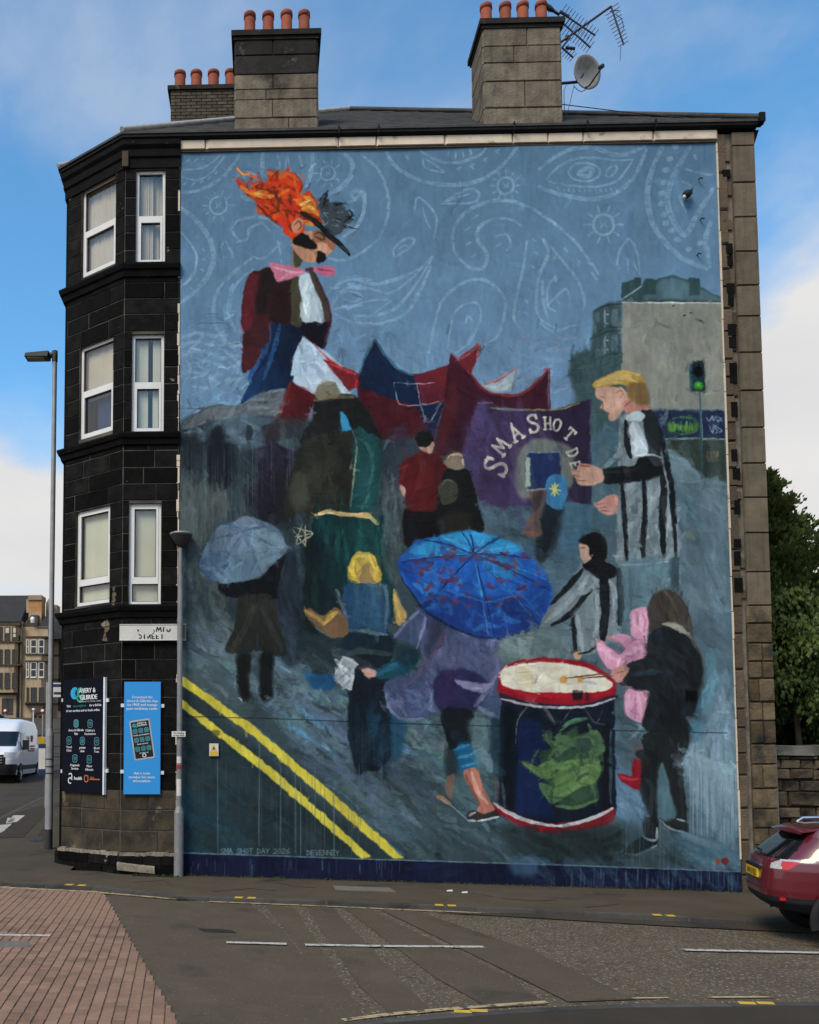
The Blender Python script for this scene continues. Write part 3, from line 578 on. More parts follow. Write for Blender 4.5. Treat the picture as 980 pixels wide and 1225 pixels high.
    def glyph(cx,cy,sz,rot,strokes,w=3.2):
        c,s_=math.cos(rot),math.sin(rot)
        for st in strokes: S([(cx+sz*(x*c-y*s_),cy+sz*(x*s_+y*c)) for x,y in st],w,lc,.95,.3,taper=.15,rough=.3)
    gS=[[(.42,-.62),(.2,-.9),(-.2,-.88),(-.4,-.6),(-.2,-.25),(.2,0),(.42,.35),(.2,.75),(-.2,.8),(-.45,.5)],[(.42,-.9),(.42,-.5)],[(-.45,.4),(-.45,.8)]]
    gM=[[(-.6,.8),(-.45,-.8)],[(-.45,-.8),(0,.3)],[(0,.3),(.45,-.8)],[(.45,-.8),(.6,.8)],[(-.75,.8),(-.4,.8)],[(.42,.8),(.78,.8)]]
    gA=[[(-.5,.8),(0,-.8)],[(0,-.8),(.5,.8)],[(-.25,.2),(.25,.2)],[(-.65,.8),(-.3,.8)],[(.3,.8),(.65,.8)]]
    gH=[[(-.35,-.8),(-.35,.8)],[(.35,-.8),(.35,.8)],[(-.35,0),(.35,0)],[(-.5,-.8),(-.2,-.8)],[(.2,.8),(.5,.8)],[(-.5,.8),(-.2,.8)]]
    gO=[[(0,-.8),(.4,-.5),(.45,.2),(.2,.75),(-.2,.75),(-.45,.2),(-.4,-.5),(0,-.8)]]
    gT=[[(0,-.8),(0,.8)],[(-.5,-.8),(.5,-.8)],[(-.5,-.8),(-.5,-.5)],[(.5,-.8),(.5,-.5)],[(-.2,.8),(.2,.8)]]
    gD=[[(-.35,-.8),(-.35,.8)],[(-.45,-.8),(.1,-.75),(.45,-.3),(.45,.3),(.1,.75),(-.45,.8)]]
    gE=[[(-.3,-.8),(-.3,.8)],[(-.3,-.8),(.4,-.8)],[(-.3,0),(.2,0)],[(-.3,.8),(.4,.8)]]
    e=lambda x,y:(425+x/4.0833,430+y/4.0833); f=lambda x,y:(645+x/4.0833,430+y/4.0833)
    glyph(*e(690,525),15.5,-1.15,gS,4.2); glyph(*e(712,425),11.5,-.95,gM,3.4); glyph(*e(785,358),11.5,-.55,gA,3.2); glyph(*e(765,315),2,-.6,[[(0,-.6),(0,.6)]],2.4)
    glyph(*e(872,315),12,-.22,gS,3.4); glyph(*e(942,310),9,-.02,gH,2.8); glyph(*f(90,318),8.6,.28,gO,2.8); glyph(*f(150,365),9,.7,gT,2.8); glyph(*f(165,455),8,1.2,gD,2.8); glyph(*f(178,512),7,1.3,gE,2.4)
    m.glaze(900)
    # ---------- big dark figure in the middle
    P(D(700,190,780,170,890,175,930,220,980,300,1000,420,660,420,640,360,690,290),(34,34,36)); P(D(705,150,730,115,790,110,820,150,815,185,740,200,706,185),(122,116,98)); S(D(700,200,790,185,890,185),5,(132,108,74),.8); S(D(735,120,790,118),4,(150,146,126),.7)
    P(E(0,200,60,250,110,340,130,400,60,420,0,360),(30,32,34))
    P(D(640,420,700,370,820,355,900,350,900,500,880,740,760,740,690,760,640,740,560,770,560,640,590,540,610,450),(42,42,38),tex=.3)
    scat(D(620,440,880,370,870,730,600,740),90,34,8,1.5,[(52,52,46),(36,36,34),(60,58,48),(30,30,30)],.6)
    P(D(600,560,660,570,670,690,620,740,580,690),(74,74,64),.75,soft=3); P(D(640,420,700,390,720,480,680,620,640,560),(60,60,52),.6,soft=4)
    P(D(880,350,960,360,1030,400,1050,560,1020,700,960,740,870,740,890,560),(28,66,70)); P(E(0,350,70,370,125,450,125,600,70,710,10,745,0,740),(30,72,76)); S(E(10,380,60,420,90,520,60,640),5,(60,112,110),.6); S(E(30,740,70,650),4,(84,140,134),.6)
    P(D(825,250,850,270,885,345,828,352),(48,142,190),smooth=False); S(D(885,350,905,420,895,540,875,730),2.2,(190,180,140),.8,.7)
    P(D(640,420,900,360,900,420,700,520,640,560),(38,38,36),.4,soft=5)
    P(D(705,755,800,745,980,775,1040,760,1060,800,1080,1000,1060,1300,640,1320,650,1000,680,850),(20,50,54),tex=.3); P(D(640,900,700,850,740,1000,740,1300,640,1320,630,1100),(24,32,36),.8,soft=5)
    P(E(0,760,100,800,130,900,160,1060,190,1225,60,1225,0,1225),(22,56,58))
    scat(D(700,780,1050,790,1060,1000,700,1200),90,60,6,1.55,[(28,72,72),(18,42,48),(24,60,62),(36,92,88)],.6,.6,.08)
    S(D(705,760,760,742,830,755,900,760,975,775),5,(212,172,112),.95,.2); S(E(0,755,60,760,95,790,115,805),5,(206,168,106),.95,.2); S(D(720,752,800,750),2,(240,214,170),.8)
    S(E(110,800,150,1000,175,1150),5,(26,80,76),.6); scat(E(130,820,220,830,210,1000,170,1100),36,40,5,1.5,[(70,84,86),(50,66,68),(90,98,96)],.5,.6,.1)
    for v in [(600,820,690,850,620,900),(640,800,610,900,650,880),(590,830,660,915),(655,810,655,915),(600,870,690,850)]: S(D(*v),1.7,(196,186,156),.85,.2)
    # dark mass below, by the pale umbrella
    P(G(480,340,560,230,640,300,650,520,640,760,560,800,530,640),(36,44,56),.9,soft=5); P(G(640,240,760,200,840,420,830,860,680,850,630,700,650,400),(24,34,38),.6,soft=6)
    scat(G(500,260,640,260,640,740,540,740),60,30,6,1.5,[(48,60,76),(36,42,54),(62,78,90)],.5,.6,.2)
    P(G(680,850,790,850,790,915,720,920,680,900),(30,76,118)); P(G(655,840,680,840,670,880,655,870),(40,100,150))
    # ---------- red shirt man and neighbour
    P(E(130,420,180,390,290,390,300,480,230,560,220,700,240,760,130,740,130,560),(50,56,68),.85,soft=3); P(E(190,335,245,335,250,390,195,390),(62,50,70),.8); S(E(140,440,160,400,190,400),4,(78,114,126),.7); scat(E(120,600,240,600,250,860,150,860),50,34,5,1.5,[(84,96,104),(56,66,72),(96,104,104)],.5,.6,.1)
    P(E(245,730,420,720,420,860,300,880,270,920,240,890),(26,24,26)); P(E(215,560,230,500,300,460,340,440,420,480,450,540,440,700,380,740,260,735,245,660,220,620),(126,20,26),tex=.25); S(E(320,460,330,540,300,640),8,(160,34,34),.6); S(E(250,500,232,560,225,600),5,(160,30,36),.7); P(E(380,500,440,520,435,700,400,710),(92,18,24),.7,soft=3)
    P(E(295,370,330,350,370,360,380,400,350,430,310,425),(26,28,28)); P(E(310,428,360,425,375,400,384,420,370,460,330,448),(178,138,124)); P(E(218,615,240,625,245,665,228,660),(176,130,124))
    P(E(440,540,550,540,600,710,620,860,420,860,400,720,420,620),(28,28,30)); P(E(440,490,470,462,520,470,535,530,480,540,445,520),(128,110,94)); S(E(442,500,470,466,515,466,530,520),3,(206,180,140),.8); P(E(410,610,450,585,495,610,490,690,430,710,408,660),(66,64,58),.9); S(E(420,630,440,592,480,600),2,(100,96,88),.7); P(E(430,760,540,750,560,850,420,850),(46,42,38),.8,soft=3)
    # ---------- blond man in the striped top
    P(F_(395,300,440,260,520,240,575,300,600,420,640,540,660,700,690,970,640,985,395,1000,385,900,390,600,385,460),(120,130,138),tex=.25)
    scat(F_(400,300,560,280,640,560,680,960,400,980),110,40,7,1.9,[(150,160,168),(96,108,118),(70,82,90),(170,178,184),(110,124,134)],.65,.6,.5)
    bk=(24,26,30)
    for v,w in [((425,300,430,400,448,480),7),((405,600,415,720,425,850,432,990),6),((510,590,520,740,510,900,512,985),7),((595,540,610,640,605,780,612,960),9),((560,280,590,360,620,480,650,640,668,800),7),((640,660,660,800,670,960),5)]: S(F_(*v),w,bk,.97,.1)
    P(F_(500,250,545,240,585,340,590,470,540,480,520,380),(34,38,42)); P(F_(425,280,470,245,515,270,500,300,440,300),(176,188,196)); P(F_(440,330,480,310,530,420,520,465,460,470),(176,184,194),.9); S(F_(460,310,480,400,470,460),5,(206,212,218),.7)
    P(F_(305,540,380,525,460,520,490,480,560,470,600,500,600,560,540,590,450,600,330,610,308,590),(26,28,30)); S(F_(330,550,440,545,500,520),4,(46,48,50),.7); S(F_(460,480,520,462,590,480),3,(196,206,214),.8)
    sk=(196,146,128)
    P(F_(195,512,240,508,310,540,308,600,240,615,195,610,180,580,160,560,155,535,180,535),sk); 
    for v in [(160,540,200,548),(160,565,210,572),(185,590,235,590),(200,520,250,525)]: S(F_(*v),1.8,(140,92,82),.8)
    S(F_(200,515,250,520),2.4,(170,60,60),.8)
    P(F_(300,690,345,662,388,670,388,740,340,760,300,745,275,715,275,700),(186,128,118)); 
    for v in [(280,705,320,705),(290,725,330,722),(300,740,345,740)]: S(F_(*v),1.6,(130,84,80),.8)
    P(F_(275,110,330,125,400,140,440,170,440,215,410,250,380,290,345,298,340,265,320,245,300,240,310,205,280,185,278,150),sk)
    P(F_(410,220,440,195,520,225,545,245,470,250,430,270),(178,118,106)); P(F_(340,160,390,150,400,230,350,260,330,220),(212,164,144),.6,soft=3); P(F_(365,155,400,135,420,160,400,200,372,185),(204,150,130)); S(F_(375,165,395,150,410,165,395,190),1.8,(150,100,84),.8)
    P(F_(262,118,300,90,370,58,430,50,490,70,520,110,535,180,530,225,480,215,440,195,430,140,390,120,330,130,275,140),(178,140,72)); P(F_(430,120,520,120,535,220,470,215,440,180),(118,88,58),.85,soft=2)
    for v in [(270,120,340,85,420,60,490,75),(300,110,380,80,450,80),(340,100,420,90,480,110),(275,130,340,110,400,112)]: S(F_(*v),4,(214,180,104),.75,.5)
    for v in [(300,180,320,185),(310,205,312,240,300,240),(345,265,335,255),(420,230,450,200)]: S(F_(*v),1.8,(120,76,66),.8)
    P(F_(395,1000,640,985,640,1100,560,1120,480,1200,470,1225,400,1225),(98,122,134)); scat(F_(440,1000,640,990,630,1100,480,1220),40,36,7,2.1,[(130,158,172),(84,108,122),(110,146,164)],.6); S(F_(395,1003,520,1000,640,985),3,(160,176,184),.9); S(F_(445,1010,450,1220),4,(58,72,82),.7)
    P(F_(640,985,690,970,690,1100,650,1120),(54,72,84),.9); S(F_(690,980,690,1110),3,(110,136,146),.8)
    # ---------- pale umbrella and coat
    P(G(240,400,340,385,440,370,500,300,560,250,520,420,500,480,320,470,260,460,235,430),(22,24,28)); 
    P(G(330,470,480,460,520,560,560,740,480,750,430,730,300,745,260,720,300,640,320,560),(44,44,42),tex=.3); S(G(410,500,350,640,300,720),8,(66,62,56),.6); S(G(440,520,500,640,540,730),7,(60,60,58),.6); S(G(420,640,422,720),4,(44,58,80),.7)
    P(G(320,750,390,750,380,860,385,960,340,960,325,880),(28,28,30),soft=2); P(G(440,740,500,750,495,850,495,960,440,970,430,860),(26,28,30),soft=2); S(G(330,955,345,975),2,(190,196,200),.8); S(G(465,965,480,960),2,(170,180,186),.8)
    P(G(140,330,145,270,190,180,240,120,310,95,350,70,420,85,500,120,540,160,560,240,500,300,440,360,340,380,250,398,190,370),(92,112,134),tex=.22)
    P(G(140,300,200,250,260,265,290,300,240,395,145,345),(66,92,124),.9); P(G(300,250,390,250,440,360,250,398,280,310),(96,124,146),.9); P(G(370,170,450,130,540,180,560,240,480,300,430,340,400,220),(108,132,148),.85)
    P(G(300,160,340,150,370,190,380,240,290,250),(112,130,158),.8)
    for v in [(340,150,240,110),(340,150,180,200,145,280),(345,160,270,280,245,395),(350,165,400,260,440,355),(350,160,460,200,550,250),(345,150,440,120,520,150)]: S(G(*v),3,(58,78,104),.6,.5)
    scat(G(150,310,240,130,420,90,550,230,440,350,250,390),60,26,4,.4,[(126,148,168),(78,100,126),(104,126,146)],.5,.7,.8); P(G(310,100,340,75,400,80,380,110,330,115),(104,118,134),.9); S(G(240,120,260,105,330,130),3,(52,86,128),.8)
    # ---------- blond child in blue
    P(G(830,540,880,400,980,385,1040,410,1060,640,1060,760,1100,900,1060,1225,880,1225,860,900,820,680),(28,40,52)); P(H(0,640,190,660,180,760,140,880,150,1100,130,1225,0,1225),(26,34,44))
    P(G(840,430,900,395,980,388,1030,400,1060,420,1055,620,880,640,850,600),(36,70,106),tex=.25); P(H(0,395,90,392,150,420,155,640,80,640,0,640),(40,74,106)); scat(H(0,400,120,400,140,620,0,620),40,40,7,1.57,[(52,88,118),(30,58,92),(60,92,112)],.5,.6,.1); S(H(120,405,155,440,150,620),4,(110,132,134),.6)
    S(G(870,630,980,625),5,(70,90,96),.8,.5); S(H(0,625,80,640,160,650),4,(104,122,128),.8,.5); P(G(840,650,980,650,980,720,840,730),(26,44,56),.8); S(G(860,745,920,730,980,735),7,(60,74,80),.8,.4); S(H(0,725,90,735,180,745),7,(56,70,76),.8,.4)
    S(G(760,430,790,470,850,580),6,(28,36,44),.9); S(G(805,430,830,500,860,570),4,(120,134,140),.7)
    P(G(860,340,880,280,930,248,980,255,1020,330,1020,390,900,392,872,380),(190,150,60)); P(H(0,260,40,245,90,280,105,390,40,395,0,390),(192,154,66)); P(G(930,320,970,300,1000,390,920,392),(146,112,72),.8)
    for v in [(870,340,900,280,950,260),(880,360,890,300),(900,380,880,340),(980,290,1010,340)]: S(G(*v),5,(228,196,70),.8,.5)
    for v in [(20,270,70,270,95,340),(10,300,20,360),(80,300,95,380)]: S(H(*v),5,(222,188,84),.8,.5)
    P(G(650,540,680,520,740,560,800,515,850,560,865,640,800,670,720,630),(118,86,62)); S(G(655,535,700,560,740,590),5,(196,150,74),.8); S(G(750,600,780,560,810,540),6,(224,180,76),.8); S(G(690,580,740,640,830,670),2.4,(84,96,100),.8)
    P(H(185,480,200,440,225,500,250,560,215,610,195,560),(176,140,80)); S(H(190,430,200,500,220,580),4,(210,170,90),.8)
    P(J(800,110,845,20,930,80,915,150,880,185,820,150),(150,152,160)); scat(J(810,110,850,40,915,90,890,170,830,150),24,18,4,1.2,[(196,198,204),(110,112,120),(170,172,180)],.8,.4,.5); S(J(845,22,930,80,918,145,882,184,820,150,802,110,845,22),1.8,(206,206,212),.7)
    P(J(880,190,1010,140,1060,300,1080,480,1030,560,900,560,880,380),(24,32,42)); P(J(600+470,330,600+550,330,1120,520,1075,520),(28,70,100),.8,soft=3); P(L(0,80,140,160,150,340,130,560,60,580,0,560),(24,30,40)); P(L(75,320,140,330,140,530,90,540),(28,70,98),.7,soft=3)
    scat(J(880,300,1060,300,1060,560,900,560),30,50,6,1.5,[(34,46,58),(22,60,88),(18,24,32)],.5,.6,.15)
    # ---------- person under blue umbrella
    P(H(190,660,240,600,320,510,420,540,560,620,710,670,720,1060,660,1060,600,1000,480,1020,330,1050,200,1060,150,960,150,880,300,830,320,720),(68,80,114),tex=.22)
    scat(H(330,620,700,680,710,900,360,900),90,40,9,1.2,[(92,96,136),(72,74,110),(102,104,140),(64,64,98)],.6,.6,.6); scat(H(160,860,380,880,380,1040,180,1040),70,26,5,.9,[(120,126,164),(66,74,112),(92,100,140),(56,66,100)],.65,.5,.7)
    S(H(190,665,260,580,330,520),4,(140,142,176),.7); S(H(320,540,345,580,300,720),3,(150,150,184),.7); S(H(340,800,400,720,440,640),5,(104,60,92),.7); S(H(220,920,300,860,340,780),3,(128,80,110),.6); S(H(150,930,165,1000,220,1060,330,1060),4,(126,130,156),.7); P(H(380,560,440,600,400,700,350,760),(46,46,66),.7,soft=4)
    P(H(490,820,580,830,660,900,600,1010,560,1030,420,1020,380,920,400,850),(40,40,76),.95,soft=2); P(H(420,830,480,820,520,880,450,1010,390,960),(52,40,80),.8,soft=3); P(H(490,870,580,885,660,890,620,935,520,905),(126,120,156)); S(H(585,1000,640,930,690,850),6,(134,134,164),.8); S(H(600,1000,660,1040,715,1060),5,(128,130,156),.8); S(H(665,700,700,820,705,960),5,(104,104,140),.7)
    P(H(100,820,180,780,260,715,310,740,290,810,200,855,110,865),(26,72,92)); S(H(110,845,200,800,270,750),7,(42,100,128),.7); P(H(210,700,310,730,290,790,230,800,190,760),(26,42,52),.7,soft=3)
    P(H(30,825,60,812,100,830,95,855,60,855),(204,150,136)); S(H(40,840,80,842),1.8,(150,96,90),.8)
    P(L(425,285,575,295,570,440,560,470,480,500,450,440),(26,30,36)); P(L(470,480,560,445,600,560,520,590,490,530),(26,92,138)); 
    for v in [(480,480,555,455),(500,520,575,500),(520,560,590,545)]: S(L(*v),3.4,(66,150,190),.8)
    P(L(440,470,490,490,500,590,450,610),(36,46,52),.85,soft=3)
    P(L(530,585,595,570,625,660,670,740,680,780,610,800,595,770,610,730,560,660),(178,106,90)); S(L(570,590,600,680,650,740),5,(218,166,150),.7); S(L(540,600,580,690,610,750),4,(130,66,58),.8)
    P(L(545,790,580,775,640,790,700,765,705,805,620,825,555,825),(50,46,50)); S(L(600,825,660,815,700,805),3,(224,228,230),.9); S(L(555,800,590,785),3,(214,190,186),.8); S(L(550,822,590,825),2.4,(200,205,208),.8)
    P(L(450,610,490,600,480,660,470,720,445,680),(128,92,78),.85); P(L(395,705,430,705,470,740,450,745,410,725),(150,108,84)); S(L(420,720,480,760,560,830),2.4,(128,146,160),.7)
    P(H(215,290,260,230,340,180,440,165,545,145,640,165,740,190,820,240,890,300,940,370,965,440,940,560,905,615,820,640,720,665,650,665,560,650,450,600,380,560,320,500,270,430,225,370),(30,88,176),tex=.3)
    P(H(320,530,400,440,520,450,640,470,760,460,830,480,910,610,720,665,600,660,450,600),(28,46,112),.8,soft=3); P(H(260,250,380,180,545,145,740,190,830,250,640,260,580,250,440,270),(46,150,206),.9,soft=2); P(H(225,300,350,270,300,360,330,480,250,390),(24,62,150),.8,soft=3); P(H(820,480,900,360,960,440,930,560,905,610),(28,66,150),.8,soft=3); P(H(640,270,800,300,780,380,640,340),(30,130,170),.6,soft=4)
    scat(H(240,280,400,180,740,200,940,420,880,600,560,640,330,500),130,26,5,.4,[(52,140,210),(30,80,170),(26,64,150),(40,120,196)],.5,.6,1.2)
    c0=(578,258)
    for e_ in [(215,300),(330,185),(520,150),(700,180),(860,280),(960,440),(905,610),(680,660),(340,520),(560,150)]:
        S(H(c0[0],c0[1],(c0[0]+e_[0])/2+4,(c0[1]+e_[1])/2-8,e_[0],e_[1]),2.2,(16,40,90),.8,.3)
    for e_ in [(250,280),(420,170),(780,220),(640,170),(930,380),(650,655),(860,560)]: S(H(c0[0],c0[1],(c0[0]+e_[0])/2+4,(c0[1]+e_[1])/2-8,e_[0],e_[1]),1.6,(92,176,220),.6,.5)
    for _ in range(95):
        t=rs.uniform(0,6.28); q=rs.uniform(.35,.95); x=590+340*q*math.cos(t); y=330+ (210 if math.sin(t)>0 else 120)*q*math.sin(t)
        if y<520 and y>200: S(H(x-10,y+rs.randint(-6,6),x+rs.randint(6,18),y+rs.randint(-8,10)),rs.uniform(3,5.5),[(108,44,64),(90,40,72),(124,48,58)][rs.randint(3)],.8,.4)
    S(H(225,370,280,450,340,530,450,600,560,650,650,668,720,665,820,640,905,615),3,(12,22,48),.8); S(H(330,490,420,430,500,450,640,490,750,470,820,465,900,560),2.4,(60,120,190),.6,.5)
    # ---------- boy in the striped jacket
    P(H(720,680,980,620,980,780,720,790),(104,122,124),.85,soft=4); scat(H(730,680,980,640,980,770,730,780),50,26,8,1.3,[(124,140,140),(86,104,108),(140,152,152)],.6,.6,.4); scat(I(0,620,300,560,300,760,0,760),50,30,8,.8,[(96,116,122),(74,92,100),(112,128,132)],.5)
    P(I(210,300,290,290,380,320,400,400,400,560,390,680,340,690,270,740,200,750,165,720,165,540,60,610,0,610,60,500,150,400),(112,122,130),tex=.25)
    for v,w in [((215,330,150,410,60,500),7),((60,605,140,560,220,470,260,430),6),((310,300,320,420,318,560,310,670),13),((390,330,400,440,395,600),9),((165,570,172,660,176,740),6),((300,400,330,380),8)]: S(I(*v),w,(22,24,28),.96,.15)
    for v in [(30,590,110,520,200,430,240,360),(250,350,280,400,220,450),(280,440,290,560,260,700),(345,390,370,440,365,600),(185,560,200,640,210,730)]: S(I(*v),6,(160,168,178),.7,.5)
    P(I(200,190,230,160,290,150,330,190,335,260,310,300,260,300,240,270,245,220,215,215),(26,26,28)); P(I(198,205,240,215,245,250,255,280,225,292,205,270,200,240),(206,160,138)); S(I(200,225,225,222),1.6,(60,44,40),.8); P(I(215,310,260,285,320,295,380,320,370,370,300,380,240,340),(26,26,30)); P(I(165,740,190,730,205,750,195,772,172,765),(196,150,124))
    S(I(190,745,240,735,290,700),3,(24,26,30),.9)
    P(I(400,300,640,300,600,440,500,640,440,660,400,560),(92,120,134),.6,soft=5)
    # ---------- pink costume, girl in black
    pk=(206,138,168)
    P(I(450,540,490,515,530,520,545,560,530,640,520,680,460,665,445,600),pk); P(I(278,685,300,680,350,720,400,745,460,680,530,670,525,770,440,800,340,820,290,740),pk); P(I(335,665,400,650,460,670,430,720,390,690),(196,128,158)); P(I(430,910,470,905,540,930,555,1020,520,1075,450,1065,415,1010),pk)
    for v in [(460,560,470,640),(500,540,505,650),(300,700,350,760,420,790),(420,750,500,710),(440,940,430,1020),(480,930,500,1050),(530,950,530,1040)]: S(I(*v),5,(228,178,200),.6,.5)
    for v in [(480,540,485,600),(370,720,395,745),(470,960,470,1060)]: S(I(*v),4,(170,100,136),.6,.5)
    S(I(330,660,360,668),3.4,(204,130,90),.9); S(I(280,690,300,682),3,(206,140,110),.8)
    P(I(540,620,530,520,570,450,640,430,700,470,740,560,760,680,800,760,820,880,780,920,700,700,600,610,550,650),(66,58,54),tex=.3); scat(I(545,500,640,440,740,560,790,860,740,760,620,600),60,44,4,1.35,[(92,80,70),(48,44,42),(76,66,58)],.6,.5,.25)
    P(I(540,650,600,610,680,620,750,690,800,800,790,960,795,1070,745,1085,740,1130,520,1120,525,1000,540,930,470,920,380,880,430,800,520,760,530,700),(32,34,38),tex=.25); P(I(600,600,640,592,700,610,755,675,700,640),(156,148,132)); scat(I(540,660,700,640,780,1000,560,1080),50,36,7,1.2,[(44,46,50),(24,26,30),(40,50,60)],.5)
    S(I(410,850,500,840,600,830),6,(40,60,78),.7); S(I(430,800,520,780),5,(34,42,54),.8)
    P(I(350,830,400,805,440,815,430,840,400,880,360,870),(186,126,116)); S(I(370,840,420,830),1.8,(130,80,76),.8); S(I(240,735,275,715),2,(40,40,44),.8)
    # legs
    P(M(430,400,560,385,665,400,660,440,620,560,640,820,590,830,560,700,525,545,500,620,500,740,490,890,425,890,430,760,400,640,420,480),(34,36,38),tex=.25); S(M(560,420,600,560,620,800),5,(52,54,56),.5); S(M(440,620,470,680,450,860),6,(56,62,66),.6)
    P(M(640,185,710,190,712,330,680,345,650,330),(30,34,38)); P(M(640,188,692,188,692,238,640,238),(12,14,18),smooth=False)
    P(M(330,970,400,910,430,895,490,905,490,940,440,975,370,995,335,990),(22,26,28)); S(M(335,985,400,990,490,945),3.4,(150,160,158),.9); S(M(420,895,450,918,490,915,490,860),3,(190,196,196),.8); P(M(500,815,560,808,635,830,645,880,600,885,540,860),(36,40,44)); S(M(505,820,560,862,640,885),3,(140,150,152),.85); S(M(590,815,630,825),2.4,(180,186,188),.8)
    for _ in range(22): S(M(rs.uniform(350,430),rs.uniform(350,430),rs.uniform(350,430),rs.uniform(350,430)),1.6,[(150,170,180),(60,80,88),(110,136,146)][rs.randint(3)],.4)
    P(M(260,520,300,500,420,700,430,830,300,830,270,700),(92,124,156),.6,soft=7); scat(M(280,560,420,700,430,820,300,830),40,34,7,.9,[(120,150,182),(76,104,130),(100,132,160)],.55); P(M(500,600,525,550,560,700,585,800,500,810),(80,110,122),.9,soft=2)
    P(M(220,480,280,380,330,400,300,600,260,760),(70,96,116),.5,soft=8); P(M(300,830,430,870,500,1000,640,900,700,940,700,1040,300,1040),(44,58,62),.6,soft=8)
    P(M(300,600,330,595,370,605,375,530,415,525,410,660,395,672,340,645),(146,22,36)); S(M(310,605,360,625,400,620),4,(196,60,70),.7); P(M(380,450,425,450,420,520,385,520),(96,84,92),.9); P(M(395,480,425,480,420,520,395,515),(34,34,38),.9)
    # pale splash at the right with long runs
    scat(M(700,200,850,180,880,400,890,980,760,1000,680,700,640,560,700,420),170,44,9,1.5,[(130,152,172),(112,136,156),(96,122,140),(142,160,186),(88,126,146)],.6,.6,.3)
    scat(M(640,480,720,520,880,560,890,780,700,760),60,40,10,.4,[(134,156,172),(118,140,160)],.55,.6,.3); P(M(665,345,720,340,700,420,665,420),(66,120,144),.7,soft=3); P(M(735,0,780,0,790,130,780,220,720,300,700,250,730,120),(84,130,150),.65,soft=4)
    m.drips(825,882,870,1030,120,(140,160,174),.4,1.1); m.drips(825,882,920,1060,50,(70,92,104),.45,1.1); m.drips(740,880,980,1070,40,(96,124,140),.4,1)
    scat(M(640,900,880,960,890,1030,640,1030),50,40,8,.5,[(60,96,118),(76,108,128),(110,136,152)],.5,.6,.2)
    P(M(780,1015,800,1010,805,1035,785,1038),(150,70,60)); P(M(812,1010,835,1008,845,1025,830,1040,812,1030),(130,40,40))
    # ---------- drum
    P(H(715,930,980,985,980,1225,715,1225),(22,30,42),smooth=False); 
    P([(600,825),(640,842),(690,843),(735,828),(737,975),(700,990),(660,993),(618,980),(596,960)],(22,30,44),smooth=False,soft=1.5); P(L(780,360,930,380,935,640,970,800,840,790,780,760),(22,36,84),.75,soft=4); P(L(720,300,790,340,780,760,720,700),(16,20,28),.8,soft=3)
    P(M(225,400,275,380,270,760,230,790),(22,24,28),.9); S(M(270,380,266,740),4,(70,104,124),.6)
    P(I(-190,960,-190,830,-120,785,0,765,120,770,240,790,330,840,375,890,360,960,260,1000,60,1005,-90,990),(150,20,34),smooth=True)
    P(I(-188,935,-100,965,0,985,200,990,372,945,360,975,260,1000,60,1006,-100,988,-188,960),(44,36,58)); S(I(-185,965,-80,990,60,1006,240,1000,372,960),3,(196,196,200),.9)
    P(I(-180,895,-180,825,-120,800,0,785,120,790,230,812,310,850,362,890,330,925,200,938,0,938,-120,918),(216,204,186),tex=.12); S(I(-188,905,-100,930,0,945,200,945,330,935,375,890),6,(172,22,36),.95,.1)
    scat(I(-150,830,100,800,300,870,200,920,-100,900),40,30,8,.1,[(224,214,200),(196,180,156),(206,190,160)],.5); P(I(-100,820,-40,815,-30,900,-90,890),(202,178,136),.5,soft=4)
    P(I(100,865,118,848,138,862,132,885,108,885),(196,136,70)); P(I(188,862,205,850,215,865,208,882,190,882),(206,150,78)); S(I(135,862,240,850,350,838),2,(110,60,50),.9,0); S(I(212,864,300,856,360,850),2,(110,60,50),.9,0); S(I(215,882,280,890),3.5,(150,156,176),.7); S(I(120,890,155,892),3,(160,160,170),.6)
    P(I(162,925,210,925,212,968,165,968),(40,26,36),smooth=False); S(I(170,930,205,930),2,(170,140,150),.7); P(I(222,930,242,930,242,972,224,972),(60,28,40),.8,smooth=False)
    for v in [(885,955,800,1060,785,1180),(920,990,975,1080)]: S(H(*v),1.4,(150,130,120),.7,.3)
    for v in [(20,1000,75,1090),(170,1000,105,1085),(215,1000,275,1080,310,1020),(275,1080,320,1090)]: S(I(*v),1.4,(120,110,106),.6,.3)
    # leaf device on drum
    lf=[(70,96,58),(92,120,72),(48,72,54),(60,86,64),(108,134,84)]
    P(L(810,530,860,545,910,560,905,490,960,470,915,420,915,385,960,390,980,440,1080,360,1100,420,1190,440,1215,560,1180,640,1190,720,1130,740,1060,770,960,720,900,660,940,640,860,590),(44,66,52),tex=.3)
    P(L(815,535,880,555,960,530,1000,560,950,620,870,590),(96,124,70)); P(M(0,560,80,530,190,520,220,560,190,640,120,660,60,700,0,720),(86,116,66),tex=.3); P(M(20,400,100,420,200,380,240,470,200,510,120,470,60,470,0,520,0,420),(70,98,70),tex=.3); P(L(900,640,960,660,1000,720,960,740,915,690),(80,112,74))
    for v in [(840,545,900,570,960,560),(960,640,1000,600,1080,560),(930,400,950,440,1000,460),(1100,600,1150,560,1190,580)]: S(L(*v),5,lf[rs.randint(5)],.8,.4)
    for v in [(0,660,80,620,150,560),(20,700,100,660,190,560),(40,600,120,550,200,530),(90,430,150,400,200,430,180,500,100,480),(100,450,130,500,200,520),(20,390,60,350,150,325),(160,350,180,400,200,390),(0,750,100,760,200,720),(30,480,60,440,110,420)]: S(M(*v),4.5,lf[rs.randint(5)],.85,.4)
    S(M(35,375,80,335,150,325),4,(84,130,104),.9); scat(L(830,540,980,420,1180,440,1200,720,960,720),46,26,3.4,.9,lf+[(34,46,44),(26,34,40)],.6,.5,1.0)
    P(M(100,430,160,420,180,470,130,490),(40,54,54),.7)
